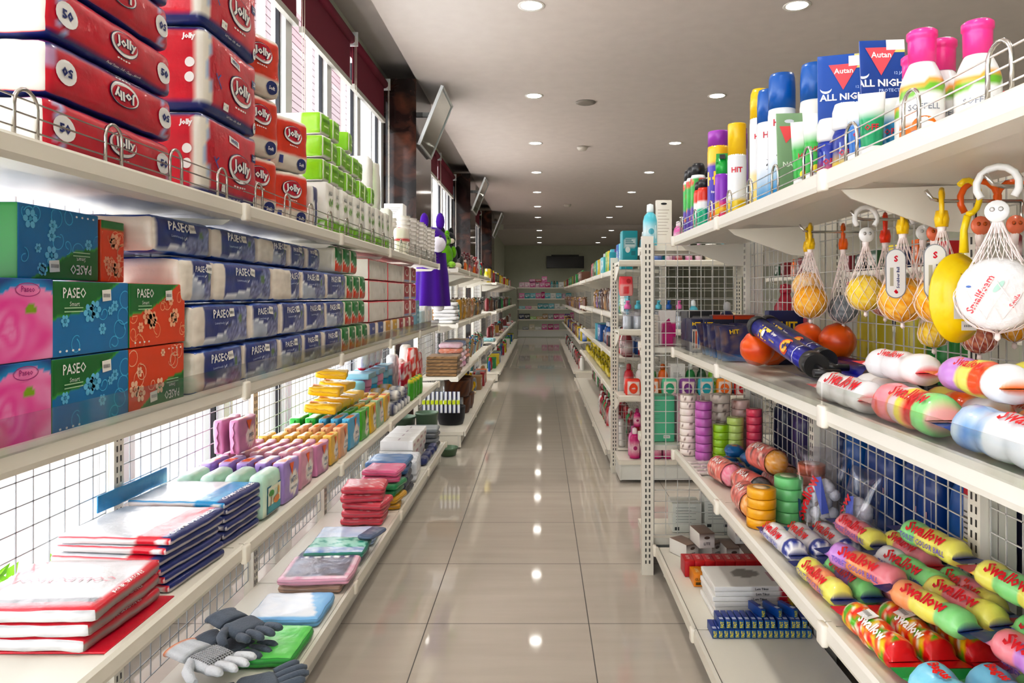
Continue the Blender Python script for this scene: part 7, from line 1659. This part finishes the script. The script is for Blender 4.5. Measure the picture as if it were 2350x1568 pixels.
for i, (c, c2) in enumerate((('#e8402c', '#e8502c'), ('#e87a3a', '#e8742a'), ('#5cc49a', '#3fae84'), ('#8a4a9a', '#7a3a8a'), ('#4ac0c8', '#2aa4b4'), ('#ee9a3a', '#e8702a'), ('#d83a3a', '#c01f2c'))):
    p = Pack(.115, .06, .115, {'f': lambda u, v, c=c: hx(c) if v > .86 or v < .07 or u < .06 else hx('#f0e2da'), '*': hx(c)}, r=.014, bulge=.006, wr=.004, cs=.010, seed=i); m = p.m('f'); p.disc(m, .0, -.005, .034, .034, hx(c2), .003, 18); p.text('mitu', m, 0, -.002, .012, WHITE, .03, off=.005)
    tag(obj('wipes_pack', p, None, (FX+.075+.119*i, YF_-.02, .5612)), '%s wipes pack with a round fruit print on the far end unit' % ['red bordered', 'orange bordered', 'green bordered', 'purple bordered', 'cyan bordered', 'amber bordered', 'crimson bordered'][i], 'wipes')
rowacross('behind far end unit wipes', [('red', 'bottle'), ('white', 'bottle'), ('green', 'bottle'), ('orange', 'bottle'), ('white', 'tall carton'), ('green', 'bottle'), ('dark green', 'bottle'), ('lime', 'bottle'), ('aqua', 'bottle'), ('navy', 'bottle')], FX+.03, FEY-.12, .56, .004, FEX1)
for i in range(6):
    b_ = put(proto('bottle', 'magenta'), (FX+.09+.072*i, YF_, .152), 0, 'magenta bottle with a dark cap on the far end base, %s from the aisle' % od(i), 'bottle', 'magenta bottles on the end unit base'); put(proto('bottle', 'pink'), (FX+.09+.072*i, YF_+.08, .152), 0, 'pink bottle behind the magenta ones, %s from the aisle' % od(i), 'bottle', 'pink bottles on the end unit base')
    if i < 5: put(proto('small bottle', 'magenta'), (FX+.11+.072*i, YF_+.03, .354), 0, 'small magenta bottle in the upper layer, %s from the aisle' % od(i), 'bottle', 'magenta bottles on the end unit base')
# near end unit: goods seen from behind, through the mesh
p = Pack(.075, .012, .215, {'*': lambda u, v: hx('#e6e0d4')}, r=.005, cs=.03, mat='carton'); m = p.m('f'); p.disc(m, 0, .09, .014, .005, BLACK, .001); 
for q in range(9): p.rect(m, -.028, .06-q*.014, .024-.006*(q % 3), .063-q*.014, hx('#b9b0a4'))
tag(obj('carded_pack', p, None, (.565, 3.32, 1.4412)), 'cream card pack with a hang hole, standing on the near end unit', 'card pack')
put(proto('bottle', 'aqua'), (.505, 3.33, 1.4412), 0, 'aqua and pink bottle left of the cream card on the near end unit', 'bottle'); put(proto('small bottle', 'pink'), (.635, 3.33, 1.4412), 0, 'small pink bottle right of the cream card on the near end unit', 'bottle')
p = Pack(.075, .03, .16, {'f': lambda u, v: hx('#c8307a') if v < .66 and abs(u-.5) < .46 else hx('#e6e0dc'), '*': hx('#e0d8d4')}, r=.003, cs=.012, mat='carton'); m = p.m('f'); p.poly([m(-.012, .03, .001), m(.006, .045, .001), m(.03, -.02, .001), m(-.03, -.02, .001)], hx('#b02468'))
tag(obj('cardboard_pack', p, None, (.578, 3.30, .9912)), 'white and magenta pack behind the mesh on the near end unit', 'pack')
for i in range(2): 
    p = Pack(.06, .04, .14, {'*': hx('#e4ddd2')}, r=.003, cs=.03, mat='carton'); m = p.m('f')
    for q in range(7): p.rect(m, -.022, .05-q*.014, .02, .053-q*.014, hx('#b9b0a4'))
    tag(obj('cardboard_pack', p, None, (.50+.0*i, 3.27+.06*i, .9912)), 'cream text-backed pack next to the slotted post, %s one' % od(i), 'pack')
rowacross('on the near end unit middle shelf', [('black', 'carton'), ('navy', 'bottle'), ('orange', 'jar'), ('red', 'jar'), ('lime', 'jar')], .66, 3.34, .99, .01, 1.26)
for i, (c, w) in enumerate((('#63c49a', .118), ('#e2b8c2', .105), ('#eadfd6', .1))):
    p = Pack(w, .1, .205, {'*': lambda u, v, c=c: mix(hx(c), WHITE, .1*nz(u*2, v*2))}, r=.003, cs=.03, mat='carton'); m = p.m('f')
    for q in range(5): p.rect(m, -w*.36, .08-q*.02, -w*.36+w*.3, .0815-q*.02, mix(hx(c), BLACK, .3))
    sticker(p, m, w*.2, -.08, .03, .014)
    tag(obj('cardboard_pack', p, None, (.545+.123*i, 3.31, .5612)), '%s tall carton behind the mesh on the near end unit' % ['mint green', 'dusty pink', 'cream'][i], 'carton')
for i in range(4):
    p = Pack(.13, .12, .13+.03*(i % 2), {'*': lambda u, v: hx('#e2e4dc')}, r=.003, cs=.03, mat='carton'); m = p.m('f')
    for q in range(6): p.rect(m, -.05, .045-q*.013, .04-.02*(q % 2), .048-q*.013, hx('#a9ada6'))
    p.rect(m, -.055, -.055, -.035, -.04, hx('#2c3030')); p.rect(m, .02, -.055, .045, -.043, hx('#55585a'))
    tag(obj('paper_carton', p, None, (.66+.145*i, 3.32, .152)), 'pale text-printed carton at the near end unit foot, %s from the aisle' % od(i), 'carton')
# wide unit at the end of the aisle
B = 'on end wall unit %s'; BYF = 21.12; BX0 = -.62
rowacross(B % 'top shelf', [('pale pink', 'carton'), ('pale pink', 'carton'), ('pink', 'carton'), ('pale pink', 'tall carton'), ('pink', 'carton'), ('magenta', 'carton'), ('teal', 'bottle'), ('dark green', 'bottle'), ('teal', 'bottle'), ('white', 'carton'), ('yellow', 'snack bag'), ('aqua', 'carton'), ('purple', 'snack bag')], BX0, BYF, 1.44, .006, 1.0)
rowacross('on the end wall unit pink cartons', [('pink', 'flat carton'), ('red', 'flat carton'), ('pink', 'carton')], BX0+.30, BYF, 1.605, .006, 1.0)
rowacross(B % 'upper middle shelf', [('pink', 'carton'), ('teal', 'carton'), ('aqua', 'carton'), ('pink', 'carton'), ('magenta', 'tall carton'), ('aqua', 'carton'), ('white', 'carton'), ('aqua', 'carton'), ('pale pink', 'pouch'), ('teal', 'carton')], BX0, BYF, 1.12, .006, 1.0)
rowacross(B % 'lower middle shelf', [('aqua', 'flat carton'), ('pink', 'flat carton'), ('cream', 'flat carton'), ('teal', 'carton'), ('teal', 'carton'), ('aqua', 'carton'), ('white', 'carton'), ('white', 'flat carton'), ('green', 'bottle'), ('brown', 'pouch')], BX0, BYF, .82, .006, 1.0)
rowacross(B % 'lower shelf', [('navy', 'carton'), ('black', 'carton'), ('lime', 'flat carton'), ('gold', 'flat carton'), ('tan', 'carton'), ('grey', 'carton'), ('magenta', 'carton'), ('pink', 'carton'), ('purple', 'carton'), ('pink', 'tall carton')], BX0, BYF, .52, .006, 1.0)
rowacross(B % 'base', [('grey', 'flat carton'), ('cream', 'carton'), ('white', 'flat carton'), ('pink', 'carton'), ('magenta', 'carton'), ('pink', 'carton')], BX0+.1, BYF, .22, .02, 1.0)
# next aisle, glimpsed through the mesh
for lv, z, sd in (('top shelf', 1.4, 41), ('middle shelf', .99, 42), ('lower shelf', .56, 43), ('bottom deck', .135, 44)):
    rowalong('on the next aisle %s' % lv, rs(sd, ['dark red', 'black', 'dark green', 'navy', 'red', 'yellow', 'orange', 'brown'], ['carton', 'bottle', 'tall carton', 'snack bag'], 30), 2.60, 3.3, z, RR, .05, 7.9)
